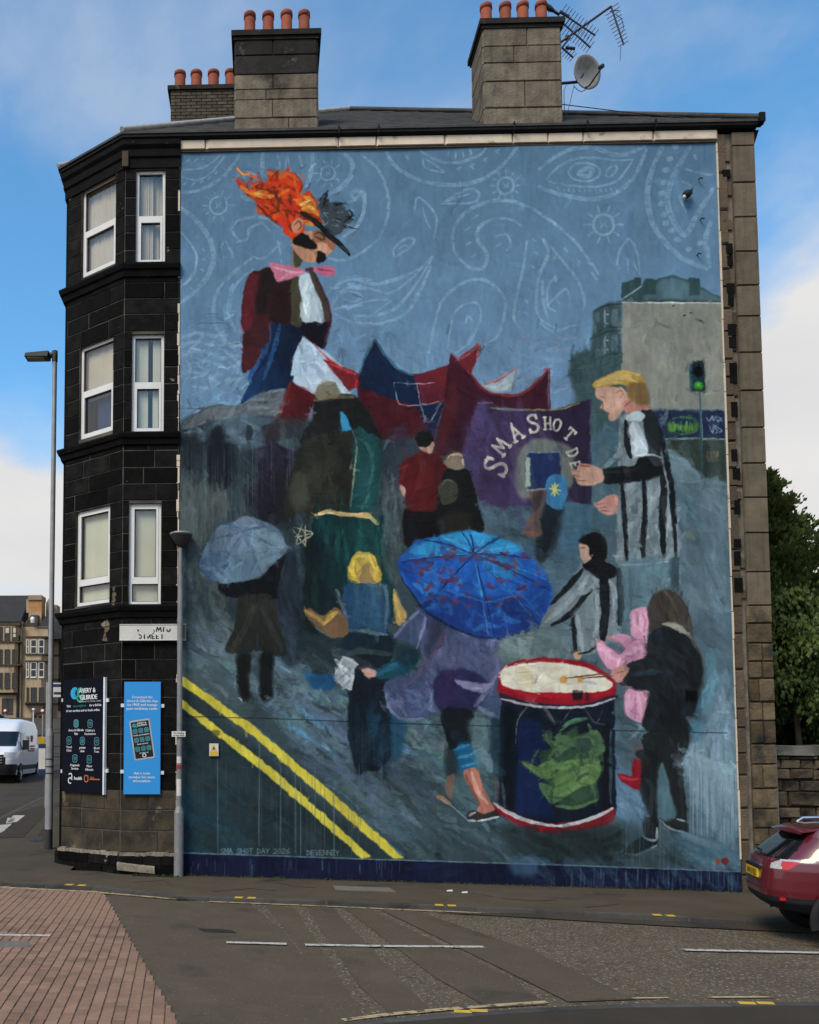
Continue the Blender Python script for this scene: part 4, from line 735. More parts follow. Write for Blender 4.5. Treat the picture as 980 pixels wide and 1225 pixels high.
    # bottom hoop
    P(L(680,735,780,790,900,835,980,845,980,885,880,875,780,835,690,775),(150,20,34)); P(M(0,838,80,830,170,810,270,760,290,780,270,830,150,868,0,885),(134,28,38)); S(L(680,740,760,790,860,830,975,850),4.5,(204,208,214),.95,.15); S(M(0,850,60,845,150,820,230,790,275,765),4.5,(200,204,208),.95,.15)
    P([(600,985),(660,998),(735,985),(745,1010),(700,1030),(620,1020)],(38,48,50),.8,soft=5); scat([(590,985),(750,990),(760,1030),(620,1036)],40,30,8,.2,[(34,44,46),(46,58,60),(28,36,38)],.6)
    S(L(720,640,730,760),4,(84,92,98),.6); S(L(690,600,700,720),6,(110,84,80),.5); P(L(660,330,720,340,720,620,680,600,655,480),(26,44,60),.7,soft=3)
    S(L(590,490,640,520,660,580),12,(110,136,160),.7); P(L(560,330,650,350,650,520,600,560,570,440),(100,128,134),.7,soft=4)
    m.repaint()
    # ---------- yellow lines
    ye=(214,192,60)
    P([(217,808),(230,817),(300,866),(400,950),(484,1027),(470,1027),(392,959),(300,878),(217,819)],ye,smooth=False,rough=1.0,tex=.2)
    P([(217,836),(250,862),(330,922),(444,1025),(432,1027),(420,1015),(322,929),(240,864),(217,846)],ye,smooth=False,rough=1.0,tex=.2)
    scat([(217,812),(300,870),(400,952),(476,1022),(460,1022),(380,950)],60,9,3,1.57,[(214,198,84),(172,154,54),(190,172,60)],.6); scat([(217,840),(330,922),(440,1022),(320,930)],40,9,3,1.57,[(236,216,60),(186,166,40)],.6)
    P(J(195,385,230,380,240,400,205,415),(90,84,40),.7)
    m.drips(225,480,850,1030,34,(66,82,88),.4,.9); m.drips(300,470,900,1040,26,(84,100,108),.6,1)
    for v in [(225,500,228,1075),(432,430,428,950),(535,560,533,960),(632,640,632,1080),(605,580,605,980),(795,700,797,1090)]: S(J(v[0],v[1],v[2],v[3]),1.3,(104,130,142),.55,.3,False,.2,.1)
    # ---------- plinth band, lettering, cracks
    bl=[(205,1021),(450,1028),(700,1036),(900,1043),(900,1100),(205,1100)]
    P(bl,(24,29,56),smooth=False,rough=.3,tex=.35); scat(bl,140,30,7,.1,[(22,27,52),(30,36,66),(26,34,58),(19,23,42)],.6,.6,.4); scat([(640,1030),(890,1040),(890,1075),(640,1060)],60,24,7,1.2,[(44,62,92),(58,84,110),(36,48,80)],.5)
    S([(205,1020),(450,1028),(700,1036),(890,1043)],1.4,(124,150,164),.75,.4,False,0,.2)
    m.drips(225,480,1026,1052,26,(110,134,148),.5,1); m.drips(660,890,1034,1080,60,(100,130,150),.5,1.1)
    P([(610,1028),(640,1026),(642,1046),(615,1046)],(80,116,150),.6,soft=4)
    S([(213,857),(330,860),(445,864.5),(560,868),(665,870.6),(740,874),(870,877)],1.2,(22,30,34),.7,.2,True,0,.2); S([(213,660),(400,662),(640,668),(870,676)],.8,(40,50,54),.25,.4)
    def letters(x,y,txt,h,sp,w,col,a):
        gl=dict(S=[[(1,.1),(.5,0),(0,.25),(1,.7),(.5,1),(0,.9)]],M=[[(0,1),(0,0)],[(0,0),(.5,.6)],[(.5,.6),(1,0)],[(1,0),(1,1)]],A=[[(0,1),(.5,0)],[(.5,0),(1,1)],[(.2,.6),(.8,.6)]],H=[[(0,0),(0,1)],[(1,0),(1,1)],[(0,.5),(1,.5)]],O=[[(.5,0),(0,.5),(.5,1),(1,.5),(.5,0)]],T=[[(0,0),(1,0)],[(.5,0),(.5,1)]],D=[[(0,0),(0,1)],[(0,0),(.9,.3),(.9,.7),(0,1)]],Y=[[(0,0),(.5,.5)],[(1,0),(.5,.5)],[(.5,.5),(.5,1)]],E=[[(0,0),(0,1)],[(0,0),(1,0)],[(0,.5),(.8,.5)],[(0,1),(1,1)]],V=[[(0,0),(.5,1)],[(.5,1),(1,0)]],N=[[(0,1),(0,0)],[(0,0),(1,1)],[(1,1),(1,0)]])
        gl['2']=[[(0,.2),(.5,0),(1,.3),(0,1)],[(0,1),(1,1)]]; gl['0']=gl['O']; gl['6']=[[(.9,0),(.1,.5),(.2,1),(.9,.9),(.8,.55),(.1,.6)]]
        for ch in txt:
            if ch!=' ':
                for st in gl[ch]: S([(x+q[0]*h*.72,y+q[1]*h) for q in st],w,col,a,.25,False,0,.1)
            x+=sp
    letters(264,1015.5,'SMA SHOT DAY 2026',5.6,4.9,1.15,(104,124,134),.8); letters(367.5,1017.5,'DEVENNEY',5.4,4.9,1.15,(104,124,134),.8)
    for v in [(470,440,475,410,520,350,525,260),(0,0,1,1)]: S(B(*v),1,(60,84,108),.5)
    for v in [(130,963,290,963),(160,918,230,918)]: S(A(*v),1.2,(66,92,118),.7)
    # render under the paint: long trowel marks, weathering streaks
    f=1+.05*vnoise(MH,MW,60,220,21)+.05*vnoise(MH,MW,180,26,22)+.03*vnoise(MH,MW,2.5,2.5,23)+.03*vnoise(MH,MW,7,7,24)
    edge=np.clip(np.minimum(np.arange(MW),MW-1-np.arange(MW))/6.,0,1)
    r=m.img; lim=int(wallpx(500,640)[1]); k=((r[...,0]-np.maximum(r[...,1],r[...,2])>24)&(r[...,1]<64)&(r[...,0]<192)); k[lim:]=False; r[k]=r[k]*np.array([.68,1.05,.98])+np.array([0,6,6])
    o=m.img*f[...,None]; g=o.mean(2,keepdims=True); return np.clip(255*(np.clip(g+(o-g)*.86,0,255)/255)**1.05,0,255)
# ---------------- MATERIALS
M('soot_stone',(.0035,.0034,.0035),(.0085,.008,.0075),5,.85,.6,26,.7,.08,patch=[((.024,.020,.016),1.3,.58,.82),((.17,.135,.095),2.1,.655,.675)])
M('soot_core',(.115,.105,.085),(.016,.0155,.015),1.4,.95,.3)
M('soot_trim',(.0035,.0034,.0034),(.0075,.007,.0066),4,.8,.5,30,0,.08,patch=[((.10,.08,.055),3.2,.68,.74)])
M('worn_stone',(.030,.025,.019),(.078,.060,.038),2.6,.9,.6,25,.25,.2,patch=[((.02,.018,.016),1.7,.5,.66),((.20,.15,.085),1.9,.60,.66)])
M('ledge_mortar',(.30,.26,.20),(.16,.13,.10),9,.95,.6,40)
M('quoin_render',(.115,.092,.064),(.155,.125,.088),5,.95,.5,50,.12,.2,patch=[((.07,.06,.048),1.4,.56,.75)],streak=.4)
M('quoin_rough',(.135,.098,.056),(.052,.040,.027),3.5,.95,.9,22,.4,.2,patch=[((.03,.027,.023),2.0,.52,.64)])
M('raggle',(.125,.088,.058),(.085,.064,.046),4,.95,.9,25,.3,.2,patch=[((.02,.017,.014),2.6,.66,.7)])
M('coping',(.70,.58,.46),(.58,.48,.37),4,.9,.3,40,.1,patch=[((.16,.12,.10),3,.62,.74)])
M('mortar',(.2,.175,.14),(.11,.096,.078),5,.95,.4)
M('chimney_stone',(.20,.168,.125),(.115,.096,.072),4,.95,.9,28,.22,.2,patch=[((.2,.18,.145),6,.64,.72),((.028,.025,.021),1.5,.55,.7)],streak=.5)
M('chimney_sooted',(.017,.016,.015),(.030,.027,.023),4,.95,.8,28,.2,.2,patch=[((.09,.08,.066),6,.62,.72)])
M('brick_dark',(.095,.078,.052),(.065,.052,.038),9,.95,.5,40,.25)
M('terracotta',(.36,.095,.05),(.25,.07,.042),7,.8,.25,50,.12,.3,patch=[((.10,.045,.035),5,.6,.75)])
M('slate',(.045,.042,.039),(.022,.021,.020),5,.7,.4,30,.3)
M('gutter_black',(.005,.005,.005),(.010,.009,.008),6,.6,.2,spec=.15)
M('lead',(.42,.41,.38),(.3,.29,.27),7,.6,.2)
M('upvc',(.72,.70,.68),(.64,.62,.60),3,.35,.05,40,0,.5)
M('upvc_gasket',(.05,.05,.05),None,3,.6,0)
M('net_curtain',(.60,.51,.40),(.50,.42,.33),2,.95,.1)
M('blind_slat',(.60,.58,.46),(.54,.52,.42),2,.9,.05,rnd=.06)
M('blue_reflection',(.012,.045,.14),(.01,.035,.11),2,.9,.05)  # blue that imitates a reflection in one lower pane
M('room',(.02,.02,.022),None,2,.95,0)
M('poster_navy',(.0025,.0035,.009),(.003,.004,.011),2,.6,0,spec=.1)
M('poster_blue',(.018,.25,.62),(.02,.26,.64),1,.45,0,spec=.4)
M('print_white',(.75,.76,.78),None,2,.6,0); M('print_teal',(.02,.20,.20),None,2,.6,0); M('print_cyan',(.03,.36,.62),None,2,.6,0); M('print_green',(.04,.32,.22),None,2,.6,0); M('print_grey',(.42,.42,.42),None,2,.6,0); M('print_black',(.006,.007,.012),None,2,.6,0); M('print_orange',(.50,.14,.03),None,2,.6,0); M('print_slate',(.12,.26,.34),None,2,.6,0)
M('sign_white',(.60,.58,.54),(.52,.50,.46),5,.6,.2,30,patch=[((.36,.30,.24),9,.68,.74)])
M('galvanised',(.26,.265,.27),(.2,.2,.205),6,.5,.15,40,metal=.25,streak=.25)
M('pole_grey',(.34,.345,.35),(.27,.27,.275),4,.5,.1,40,metal=.2,streak=.3)
M('pole_dark',(.03,.03,.032),(.04,.04,.042),5,.5,.1)
M('asphalt',(.058,.046,.032),(.076,.060,.042),1.4,.95,.8,120,0,.25,fine=110,patch=[((.033,.032,.031),.5,.52,.62),((.078,.073,.066),.8,.60,.72)])
M('asphalt_smooth',(.090,.069,.045),(.112,.086,.056),1.8,.93,.5,140,0,.25,fine=70,patch=[((.128,.10,.066),1.6,.54,.72),((.062,.049,.034),.9,.56,.66),((.24,.22,.19),34,.63,.68)])
M('chip_worn',(.150,.114,.072),(.108,.082,.052),2.5,.95,1.,90,0,.25,fine=45,patch=[((.055,.050,.043),9,.54,.68),((.42,.385,.335),30,.575,.63)])
M('footway',(.064,.051,.036),(.088,.070,.048),1.1,.95,.6,110,0,.2,fine=90,patch=[((.085,.079,.07),2.6,.62,.72),((.026,.025,.024),.9,.6,.72)])
M('footway_new',(.046,.037,.027),(.060,.048,.034),2,.95,.6,110,0,.2,fine=90)
M('kerb_stone',(.075,.07,.064),(.055,.052,.048),5,.95,.5,50,.2,patch=[((.04,.037,.034),1.6,.55,.68)])
M('paver_red',(.275,.160,.110),(.215,.132,.092),6,.92,.6,60,.16,.2,patch=[((.12,.085,.062),1.3,.56,.74)])
M('paver_joint',(.130,.088,.060),(.165,.108,.075),8,.95,.3)
M('paint_yellow',(.62,.40,.035),(.50,.32,.05),9,.7,.3,60,patch=[((.10,.085,.05),14,.62,.68)])
M('paint_cream',(.44,.34,.19),(.34,.25,.13),6,.75,.3,60,patch=[((.08,.07,.055),13,.52,.60)])
M('paint_white',(.52,.50,.45),(.40,.38,.34),6,.75,.3,60,patch=[((.09,.082,.07),16,.54,.62)])
M('cover_pale',(.17,.15,.13),(.13,.115,.10),6,.8,.5,40); M('cover_iron',(.035,.032,.03),(.05,.046,.042),8,.6,.6,60,metal=.4)
M('moss',(.028,.034,.010),(.045,.042,.018),14,1,.9,30)
M('car_red',(.105,.005,.012),(.10,.005,.012),1,.3,0,spec=.5,coat=1.); M('car_black',(.009,.009,.010),(.013,.013,.014),5,.7,.1)
M('car_glass',(.006,.007,.008),None,1,.08,0,spec=.6); M('tyre',(.012,.012,.012),None,9,.9,.4); M('alloy',(.42,.43,.44),None,3,.3,0,metal=.9); M('chrome',(.75,.75,.75),None,3,.15,0,metal=1)
M('lens_red',(.55,.012,.02),(.48,.01,.018),12,.12,0,spec=.6,coat=.6); M('lens_clear',(.50,.50,.52),(.34,.34,.36),18,.15,0,spec=.6,coat=.6)
M('plate_yellow',(.72,.47,.02),None,3,.5,0); M('van_white',(.74,.75,.78),(.68,.69,.72),1.5,.3,0,spec=.5,coat=.4); M('car_silver',(.35,.37,.39),None,2,.3,0,coat=.5)
M('far_stone',(.46,.345,.225),(.35,.26,.17),.45,.95,.3,3,0,.2,streak=.5,patch=[((.10,.075,.055),.35,.55,.75)])
M('far_stone_pale',(.30,.225,.145),(.24,.175,.11),.5,.95,.3,3,0,.2); M('far_brick',(.43,.22,.09),(.36,.18,.075),1.5,.95,.2,8); M('far_slate',(.035,.034,.034),(.025,.025,.026),.6,.85,.2,3); M('far_trim',(.085,.065,.048),None,1,.95,0)
M('far_glass',(.02,.022,.025),None,1,.15,0,spec=.6); M('door_red',(.12,.012,.012),None,1,.5,0)
M('bark',(.045,.034,.024),(.03,.023,.017),9,1,.8,30)
M('conifer_leaf',(.055,.082,.022),(.095,.120,.036),1.1,.9,0,rnd=0,spec=.15); M('broad_leaf',(.085,.115,.024),(.042,.070,.017),1.3,.75,0,spec=.25); M('broad_leaf_brown',(.085,.058,.026),(.055,.055,.02),1.6,.8,0,spec=.2)
M('rubble',(.14,.105,.068),(.065,.052,.036),3,.95,.9,22,.45,.15,patch=[((.02,.018,.016),1.8,.5,.64)])
M('rubble_core',(.05,.042,.034),(.03,.026,.022),4,.95,.5); M('coping_grey',(.16,.155,.13),(.10,.10,.08),5,.95,.7,30,.15,patch=[((.06,.065,.04),2.5,.55,.7)])
M('dish_grey',(.40,.39,.37),(.32,.30,.28),3,.6,.1,40,patch=[((.22,.16,.11),3.5,.55,.72)]); M('aerial',(.05,.045,.06),None,4,.5,0,metal=.3)
M('bird',(.05,.042,.04),(.03,.028,.03),20,.8,.1); M('bag_yellow',(.5,.28,.01),None,3,.5,0); M('sticker_red',(.35,.03,.03),None,3,.6,0); M('wire',(.03,.03,.03),None,3,.7,0); M('navy',(.012,.03,.10),None,3,.5,0)
def glass_mat():
    m=bpy.data.materials.new('window_glass'); m.use_nodes=True; t=m.node_tree; n=t.nodes; l=t.links; n.remove(n['Principled BSDF'])
    a=n.new('ShaderNodeBsdfTransparent'); a.inputs[0].default_value=(.95,.96,.95,1); g=n.new('ShaderNodeBsdfGlossy'); g.inputs['Roughness'].default_value=.02; g.inputs[0].default_value=(1,1,1,1)
    lw=n.new('ShaderNodeFresnel'); lw.inputs[0].default_value=1.6; ad=n.new('ShaderNodeMath'); ad.operation='MULTIPLY_ADD'; ad.inputs[1].default_value=1.0; ad.inputs[2].default_value=.03; l.new(lw.outputs[0],ad.inputs[0]); gb=n.new('ShaderNodeNewGeometry'); iv=n.new('ShaderNodeMath'); iv.operation='MULTIPLY_ADD'; iv.inputs[1].default_value=-1; iv.inputs[2].default_value=1; l.new(gb.outputs['Backfacing'],iv.inputs[0]); mu=n.new('ShaderNodeMath'); mu.operation='MULTIPLY'; l.new(ad.outputs[0],mu.inputs[0]); l.new(iv.outputs[0],mu.inputs[1]); ad=mu
    x=n.new('ShaderNodeMixShader'); l.new(ad.outputs[0],x.inputs[0]); l.new(a.outputs[0],x.inputs[1]); l.new(g.outputs[0],x.inputs[2]); l.new(x.outputs[0],n['Material Output'].inputs[0]); MATS['window_glass']=m
glass_mat()
# ---------------- TERRAIN, ROADS
def sheet(name,mat,poly,dz,base=gz,sub=1): # flat polygon laid on the slope
    b=MB(); b.add([(x,y,base(x,y)+dz) for x,y in poly],[tuple(range(len(poly)))]); return b
def grid_sheet(mb,xs,ys,fn):
    nx=len(xs); mb.add([(x,y,fn(x,y)) for y in ys for x in xs],[(j*nx+i,j*nx+i+1,(j+1)*nx+i+1,(j+1)*nx+i) for j in range(len(ys)-1) for i in range(nx-1)],True)
b=MB(); grid_sheet(b,[-900,-300,-120,-60,-30,-14,-5,0,5,10,20,60,200,900],[-900,-200,-40,-8.3,-2.2,.2,10,25,60,118.2,300,900],lambda x,y:rz(x,y)-.012)
g=struct(b.build('ground','asphalt_smooth'))
b=MB(); grid_sheet(b,[-60,-20,-5,5,15,60],[-9.2,-5,-2.0],lambda x,y:rz(x,y)); road=struct(b.build('road','chip_worn'))
b=MB(); grid_sheet(b,[-16,-12,-8,-5.0],[-1.7,.2,8,20,40,70,110],lambda x,y:rz(x,y)-.004); struct(b.build('side_road','asphalt'))
# slab helper: footway standing KERB above the road
def slab(name,mat,poly,holes=None):
    b=MB(); n=len(poly); top=[(x,y,gz(x,y)) for x,y in poly]; bot=[(x,y,gz(x,y)-.3) for x,y in poly]
    b.add(top+bot,[tuple(range(n))]+[(i,n+i,n+(i+1)%n,(i+1)%n) for i in range(n)]); return struct(b.build(name,mat,fix=False))
kpx=[(0,1055.5),(110,1061),(210,1072),(250,1074),(390,1078.5),(500,1083),(640,1089),(760,1094.5),(890,1101.5),(980,1106)]
kf=[tuple(atg(x,y)[:2]) for x,y in kpx]                      # front edge of the footway, left to right
kf=[(-30,kf[0][1]+.8),(-9,kf[0][1]+.25)]+kf+[(14,kf[-1][1]-.35),(40,kf[-1][1]-1.2)]
# left part in two pieces so the slope break at y=0.2 is kept
def strip(name,mat,front,back):
    b=MB(); n=len(front); v=[(x,y,gz(x,y)) for x,y in front]+[(x,y,gz(x,y)) for x,y in back]+[(x,y,gz(x,y)-.3) for x,y in front]
    b.add(v,[(i,i+1,n+i+1,n+i) for i in range(n-1)]+[(2*n+i,2*n+i+1,i+1,i) for i in range(n-1)],True); return struct(b.build(name,mat,fix=False))
fw_=strip('pavement','footway',kf,[(x,.2) for x,y in kf])
side=[(-5.05,.2),(-5.05,6.4),(-5.3,14.6),(-5.6,24),(-6.0,60),(-6.2,110)]
b=MB(); n=len(side); v=[(x,y,gz(x,y)) for x,y in side]+[(-1.9,y,gz(-1.9,y)) for x,y in side]+[(x,y,gz(x,y)-.3) for x,y in side]
b.add(v,[(i,n+i,n+i+1,i+1) for i in range(n-1)]+[(2*n+i,i,i+1,2*n+i+1) for i in range(n-1)]); struct(b.build('side_pavement','footway',fix=False))
sp_=[(-30,.2),(-13,.2)]  # far side of the side street
b=MB(); ss=[(-15.5,.2),(-15.6,20),(-15.8,60),(-16,110)]; n=len(ss); b.add([(x,y,gz(x,y)) for x,y in ss]+[(-40,y,gz(-40,y)) for x,y in ss]+[(x,y,gz(x,y)-.3) for x,y in ss],[(i,i+1,n+i+1,n+i) for i in range(n-1)]+[(2*n+i,2*n+i+1,i+1,i) for i in range(n-1)]); struct(b.build('opposite_pavement','footway',fix=False))
# near footway, bottom right
npx=[(395,1228),(455,1219),(560,1211),(660,1205),(750,1201),(980,1199)]
nf=[tuple(atg(x,y)[:2]) for x,y in npx]
b=MB(); nf2=[(nf[0][0]-.8,nf[0][1]-.8)]+nf+[(20,nf[-1][1]+.5),(40,nf[-1][1]+2)]; n=len(nf2)
b.add([(x,y,gz(x,y)) for x,y in nf2]+[(x,min(-14,y-4),gz(x,-14)) for x,y in nf2]+[(x,y,gz(x,y)-.3) for x,y in nf2],[(n+i,n+i+1,i+1,i) for i in range(n-1)]+[(i,i+1,2*n+i+1,2*n+i) for i in range(n-1)]); near=struct(b.build('near_pavement','footway_new',fix=False))
# kerb stones along both edges, each a piece of its pavement
kerb_me=stone_meshes('kerb_stone','kerb_stone',.006,4,.03)
def kerbs(path,parent,front=1,L=.9,w=.13):
    acc=0
    for (x0,y0),(x1,y1) in zip(path[:-1],path[1:]):
        d=math.hypot(x1-x0,y1-y0); k=max(1,round(d/L)); a=math.atan2(y1-y0,x1-x0)
        for i in range(k):
            t=(i+.5)/k; x,y=x0+(x1-x0)*t,y0+(y1-y0)*t; nx,ny=math.sin(a)*front,-math.cos(a)*front
            o=piece('kerb_stone',random.choice(kerb_me),parent,(x-nx*(w/2-.008),y-ny*(w/2-.008),gz(x,y)-.107),(d/k-.012,w,.22),a if front>0 else a+math.pi); o.rotation_euler=(0,math.asin(max(-1,min(1,(gz(x1,y1)-gz(x0,y0))/d)))*(-1 if front>0 else 1),a if front>0 else a+math.pi)
kerbs(kf[1:-1],fw_); kerbs(nf2[:-1],near,-1)
kerbs(side[0:4][::-1],[o for o in col.objects if o.name=='side_pavement'][0],1,1.0)
# worn bands and trench patches on the carriageway
def road_patch(name,mat,px,dz):
    poly=[tuple(atg(x,y,-KERB)[:2]) for x,y in px]; b=MB(); b.add([(x,y,rz(x,y)+dz) for x,y in poly],[tuple(range(len(poly)))]); o=struct(b.build(name,mat,fix=False)); return o
road_patch('road_patch','asphalt_smooth',[(128,1071),(250,1080),(300,1082),(345,1120),(420,1228),(214,1228)],0.0020)
road_patch('road_patch','asphalt_smooth',[(318,1083),(352,1086),(442,1226),(380,1228),(362,1140)],0.0045)
road_patch('road_patch','asphalt_smooth',[(366,1085),(398,1087),(495,1190),(520,1212),(470,1216),(430,1180)],0.0070)
road_patch('road_patch','asphalt_smooth',[(412,1087),(440,1088),(600,1165),(655,1203),(585,1207),(520,1170)],0.0095)
road_patch('road_patch','asphalt_smooth',[(455,1089),(500,1091),(640,1140),(760,1197),(680,1200),(600,1160)],0.0120)
road_patch('road_patch','asphalt',[(520,1093),(600,1097),(800,1109),(980,1118),(980,1112),(760,1101),(640,1094)],0.0145)
# red block paving table at the junction mouth: every block a piece
pj=[tuple(atg(x,y,-KERB)[:2]) for x,y in [(124,1068),(216,1228)]]
edge=lambda y: pj[0][0]+(pj[1][0]-pj[0][0])*(y-pj[0][1])/(pj[1][1]-pj[0][1])
b=MB(); ytop=lambda x: np.interp(x,[p[0] for p in kf],[p[1] for p in kf])-.10
b.add([(x,y,rz(x,y)+.004) for x,y in [(-9,-10.2),(edge(-10.2),-10.2),(edge(-2.2),-2.2-.0),(-1.6,-1.98),(-2.6,-1.8),(-9,-1.65)]],[tuple(range(6))])
table=struct(b.build('block_paving','paver_joint',fix=False))
cells=[]; R=random.Random(5); ang=math.atan2(pj[1][0]-pj[0][0],-(pj[1][1]-pj[0][1]))
ux,uy=math.cos(ang*.35),math.sin(ang*.35)
i0=0
for i in range(-80,90):
    for j in range(-5,50):
        u=i*.105; v_=j*.21+(.105 if i%2 else 0); x=-1.0+u*ux+v_*uy; y=-1.9+u*uy-v_*ux
        if y<-9.4 or y>ytop(x)-.06 or x>edge(y)+.03 or x<-6: continue
        px=x-CAM[0]; d=(np.array([x,y,rz(x,y)])-CAM); dep=d@c_f; sx=PPX+FPX*(d@c_r)/dep; sy=PPY-FPX*(d@c_u)/dep
        if sx<-60 or sy>1262: continue
        vis=0<=sx<=980 and sy<=1228
        hw_=min(.097,edge(y)-(x-.0485)-.004)
        if hw_<.02: continue
        cells.append((not vis,dep,x-.0485+hw_/2,y,hw_))
cells.sort(); pm=stone_meshes('paving_block','paver_red',.012,5,.05); rotp=math.atan2(uy,ux)
def block(bm_,x,y,hw_=.0485):
    h=rz(x,y)+.012+R.uniform(-.0015,.002)
    bm_.fbox((x,y),(ux,uy),(-uy,ux),-hw_,hw_,-.1035,.1035,h-.03,h)
for q in cells[:300]:
    x,y,hw_=q[2:]; o=piece('paving_block',pm[R.randrange(5)],table,(x,y,rz(x,y)-.012+R.uniform(-.0015,.002)),(hw_,.05,.207),0)
    o.rotation_euler=(-math.pi/2,0,rotp)  # local -y turned up
b=MB()
for q in cells[300:]: block(b,*q[2:4],q[4]/2)
o=b.build('paving_blocks','paver_red',table); o['kind']='stuff'
# painted lines (real flat paint, 4 mm steps)
def line(name,mat,px,wd,dz=.010,base=rz,off=-KERB,parent=None):
    pts=[tuple(atg(x,y,off)[:2]) for x,y in px]; b=MB(); L=[];Rr=[]
    for i,p in enumerate(pts):
        a=pts[max(i-1,0)]; c=pts[min(i+1,len(pts)-1)]; dx,dy=c[0]-a[0],c[1]-a[1]; q=math.hypot(dx,dy); nx,ny=-dy/q*wd/2,dx/q*wd/2
        L.append((p[0]+nx,p[1]+ny,base(p[0]+nx,p[1]+ny)+dz)); Rr.append((p[0]-nx,p[1]-ny,base(p[0]-nx,p[1]-ny)+dz))
    n=len(pts); b.add(L+Rr,[(n+i,n+i+1,i+1,i) for i in range(n-1)]); return struct(b.build(name,mat,fix=False))
line('yellow_line','paint_cream',[(-30,1061),(0,1062.5),(110,1068),(212,1077)],.10,.016)
line('yellow_line','paint_cream',[(250,1079.5),(390,1085),(500,1090),(575,1093)],.075,.012)
line('yellow_line','paint_cream',[(575,1093.4),(700,1099),(770,1102.5)],.03,.012)
for s in ([(-5,1120),(60,1121)],[(271,1129),(343,1131)],[(365,1132),(456,1133.5)],[(459,1133.6),(580,1134.5)],[(819,1138),(1000,1142)]): line('lane_line','paint_white',s,.10,.018)
line('yellow_line','paint_cream',[(410,1222),(470,1214.5),(560,1206.5),(655,1200)],.075,.012); line('yellow_line','paint_cream',[(705,1197.5),(760,1195.5),(800,1195)],.045,.012); line('yellow_line','paint_cream',[(850,1194.5),(925,1194)],.05,.012)
def blip(px): # yellow kerb mark: paint over the kerb top
    c=atg(*px); a=MB(); 
    return c
for bx,by in ((86,1056.5),(101,1057),(286,1070),(301,1070.6),(520,1078.6),(535,1079.4),(774,1090),(790,1091)):
    c=atg(bx,by); x,y=c[0],c[1]; yk=float(np.interp(x,[p[0] for p in kf],[p[1] for p in kf])); b=MB()
    b.add([(x+dx,yy,gz(x+dx,yy)+.006) for dx,yy in ((-.065,yk-.006),(.055,yk-.006),(.075,yk+.15),(-.045,yk+.15))],[(0,1,2,3)])
    struct(b.build('kerb_mark','paint_yellow',fw_,fix=False)); 
for bx,by in ((553,1210.5),(572,1209.5),(893,1200.5),(915,1200.5)):
    c=atg(bx,by); x,y=c[0],c[1]; b=MB(); b.add([(x+dx,y+dy,gz(x+dx,y+dy)+.006) for dx,dy in ((-.08,-.05),(.07,-.05),(.09,.04),(-.06,.04))],[(0,1,2,3)]); struct(b.build('kerb_mark','paint_yellow',near,fix=False))
def cover(name,label,cat,mat,px,base,off,dz=.008):
    p=[tuple(atg(x,y,off)[:2]) for x,y in px]; b=MB(); n=len(p); b.add([(x,y,base(x,y)+dz) for x,y in p]+[(x,y,base(x,y)-.03) for x,y in p],[tuple(range(n))]+[(i,n+i,n+(i+1)%n,(i+1)%n) for i in range(n)])
    return tag(b.build(name,mat),label,cat)
cover('access_cover','pale rectangular access cover set in the pavement below the painted wall','access cover','cover_pale',[(398,1060),(466,1062.5),(474,1067.5),(402,1065)],gz,0)
cover('drain_cover','narrow dark iron drain cover in the road near the white dashes','drain cover','cover_iron',[(238,1112),(276,1113.5),(283,1117),(244,1115.5)],rz,-KERB,.014)
o=cover('access_cover','pinkish rectangular access cover in the red block paving','access cover','cover_pale',[(-6,1128),(34,1128),(35,1134.5),(-6,1134.5)],rz,-KERB,.018)
cover('cover_plate','small dark slot cover in the pavement by the left lamp post','cover plate','cover_iron',[(38,1001),(52,1001),(50,1006),(36,1006)],gz,0)
# dark trench reinstatements and give-way blocks on the side pavement
def side_poly(name,mat,px,dz): 
    p=[atg(x,y) for x,y in px]; b=MB(); b.add([(q[0],q[1],gz(q[0],q[1])+dz) for q in p],[tuple(range(len(p)))]); return struct(b.build(name,mat,fix=False))
side_poly('pavement_patch','footway_new',[(-8,985),(22,972),(44,965),(54,962),(54,974),(28,1002),(-8,1003)],.006)
side_poly('pavement_patch','footway_new',[(40,1007),(54,988),(54,1006)],.006)
for q in ([(16,976),(30,976),(20,984),(8,985)],[(9,979),(19,979),(14,985.5),(7,986)],[(-6,988),(14,986.5),(3,996),(-6,999)]): side_poly('white_marking','paint_white',q,.012)
for px in ([(30,1027),(36,1023),(47,1022),(52,1018)],[(100,1047),(118,1044),(130,1049)],[(330,1056),(352,1061),(378,1062)],[(255,1067),(300,1063),(330,1066)],[(600,1075),(640,1078),(668,1077)],[(700,1086),(740,1082)],[(160,1056),(196,1053),(205,1060)],[(560,1068),(590,1073)]):
    p=[atg(*q) for q in px]; b=MB(); v=[]; n=len(p)
    for sgn in (-1,1): v+=[(q[0],q[1]+sgn*.014,gz(q[0],q[1])+.004) for q in p]
    b.add(v,[(i,i+1,n+i+1,n+i) for i in range(n-1)]); struct(b.build('pavement_crack','cover_iron',fw_,fix=False))
b=MB(); R=random.Random(3)
for _ in range(1500): # moss, weeds and dirt in the gutter by the dropped kerb and along the wall foot
    q=R.random()
    if q<.6: x=R.uniform(.05,9.4)**1.0; y=-.008-R.random()**2*.07; z=gz(x,y)
    elif q<.8: x,y=atg(R.uniform(212,250),1078-R.random()*2.2,-KERB)[:2]; z=rz(x,y)
    else: x=R.uniform(-.75,.05); y=-.12-R.random()*.18; z=gz(x,y)
    s=R.uniform(.01,.03); a=R.uniform(0,6.3); b.add([(x-s*math.cos(a),y-s*math.sin(a),z),(x+s*math.cos(a),y+s*math.sin(a),z),(x+R.uniform(-s,s),y,z+s*1.3)],[(0,1,2)])
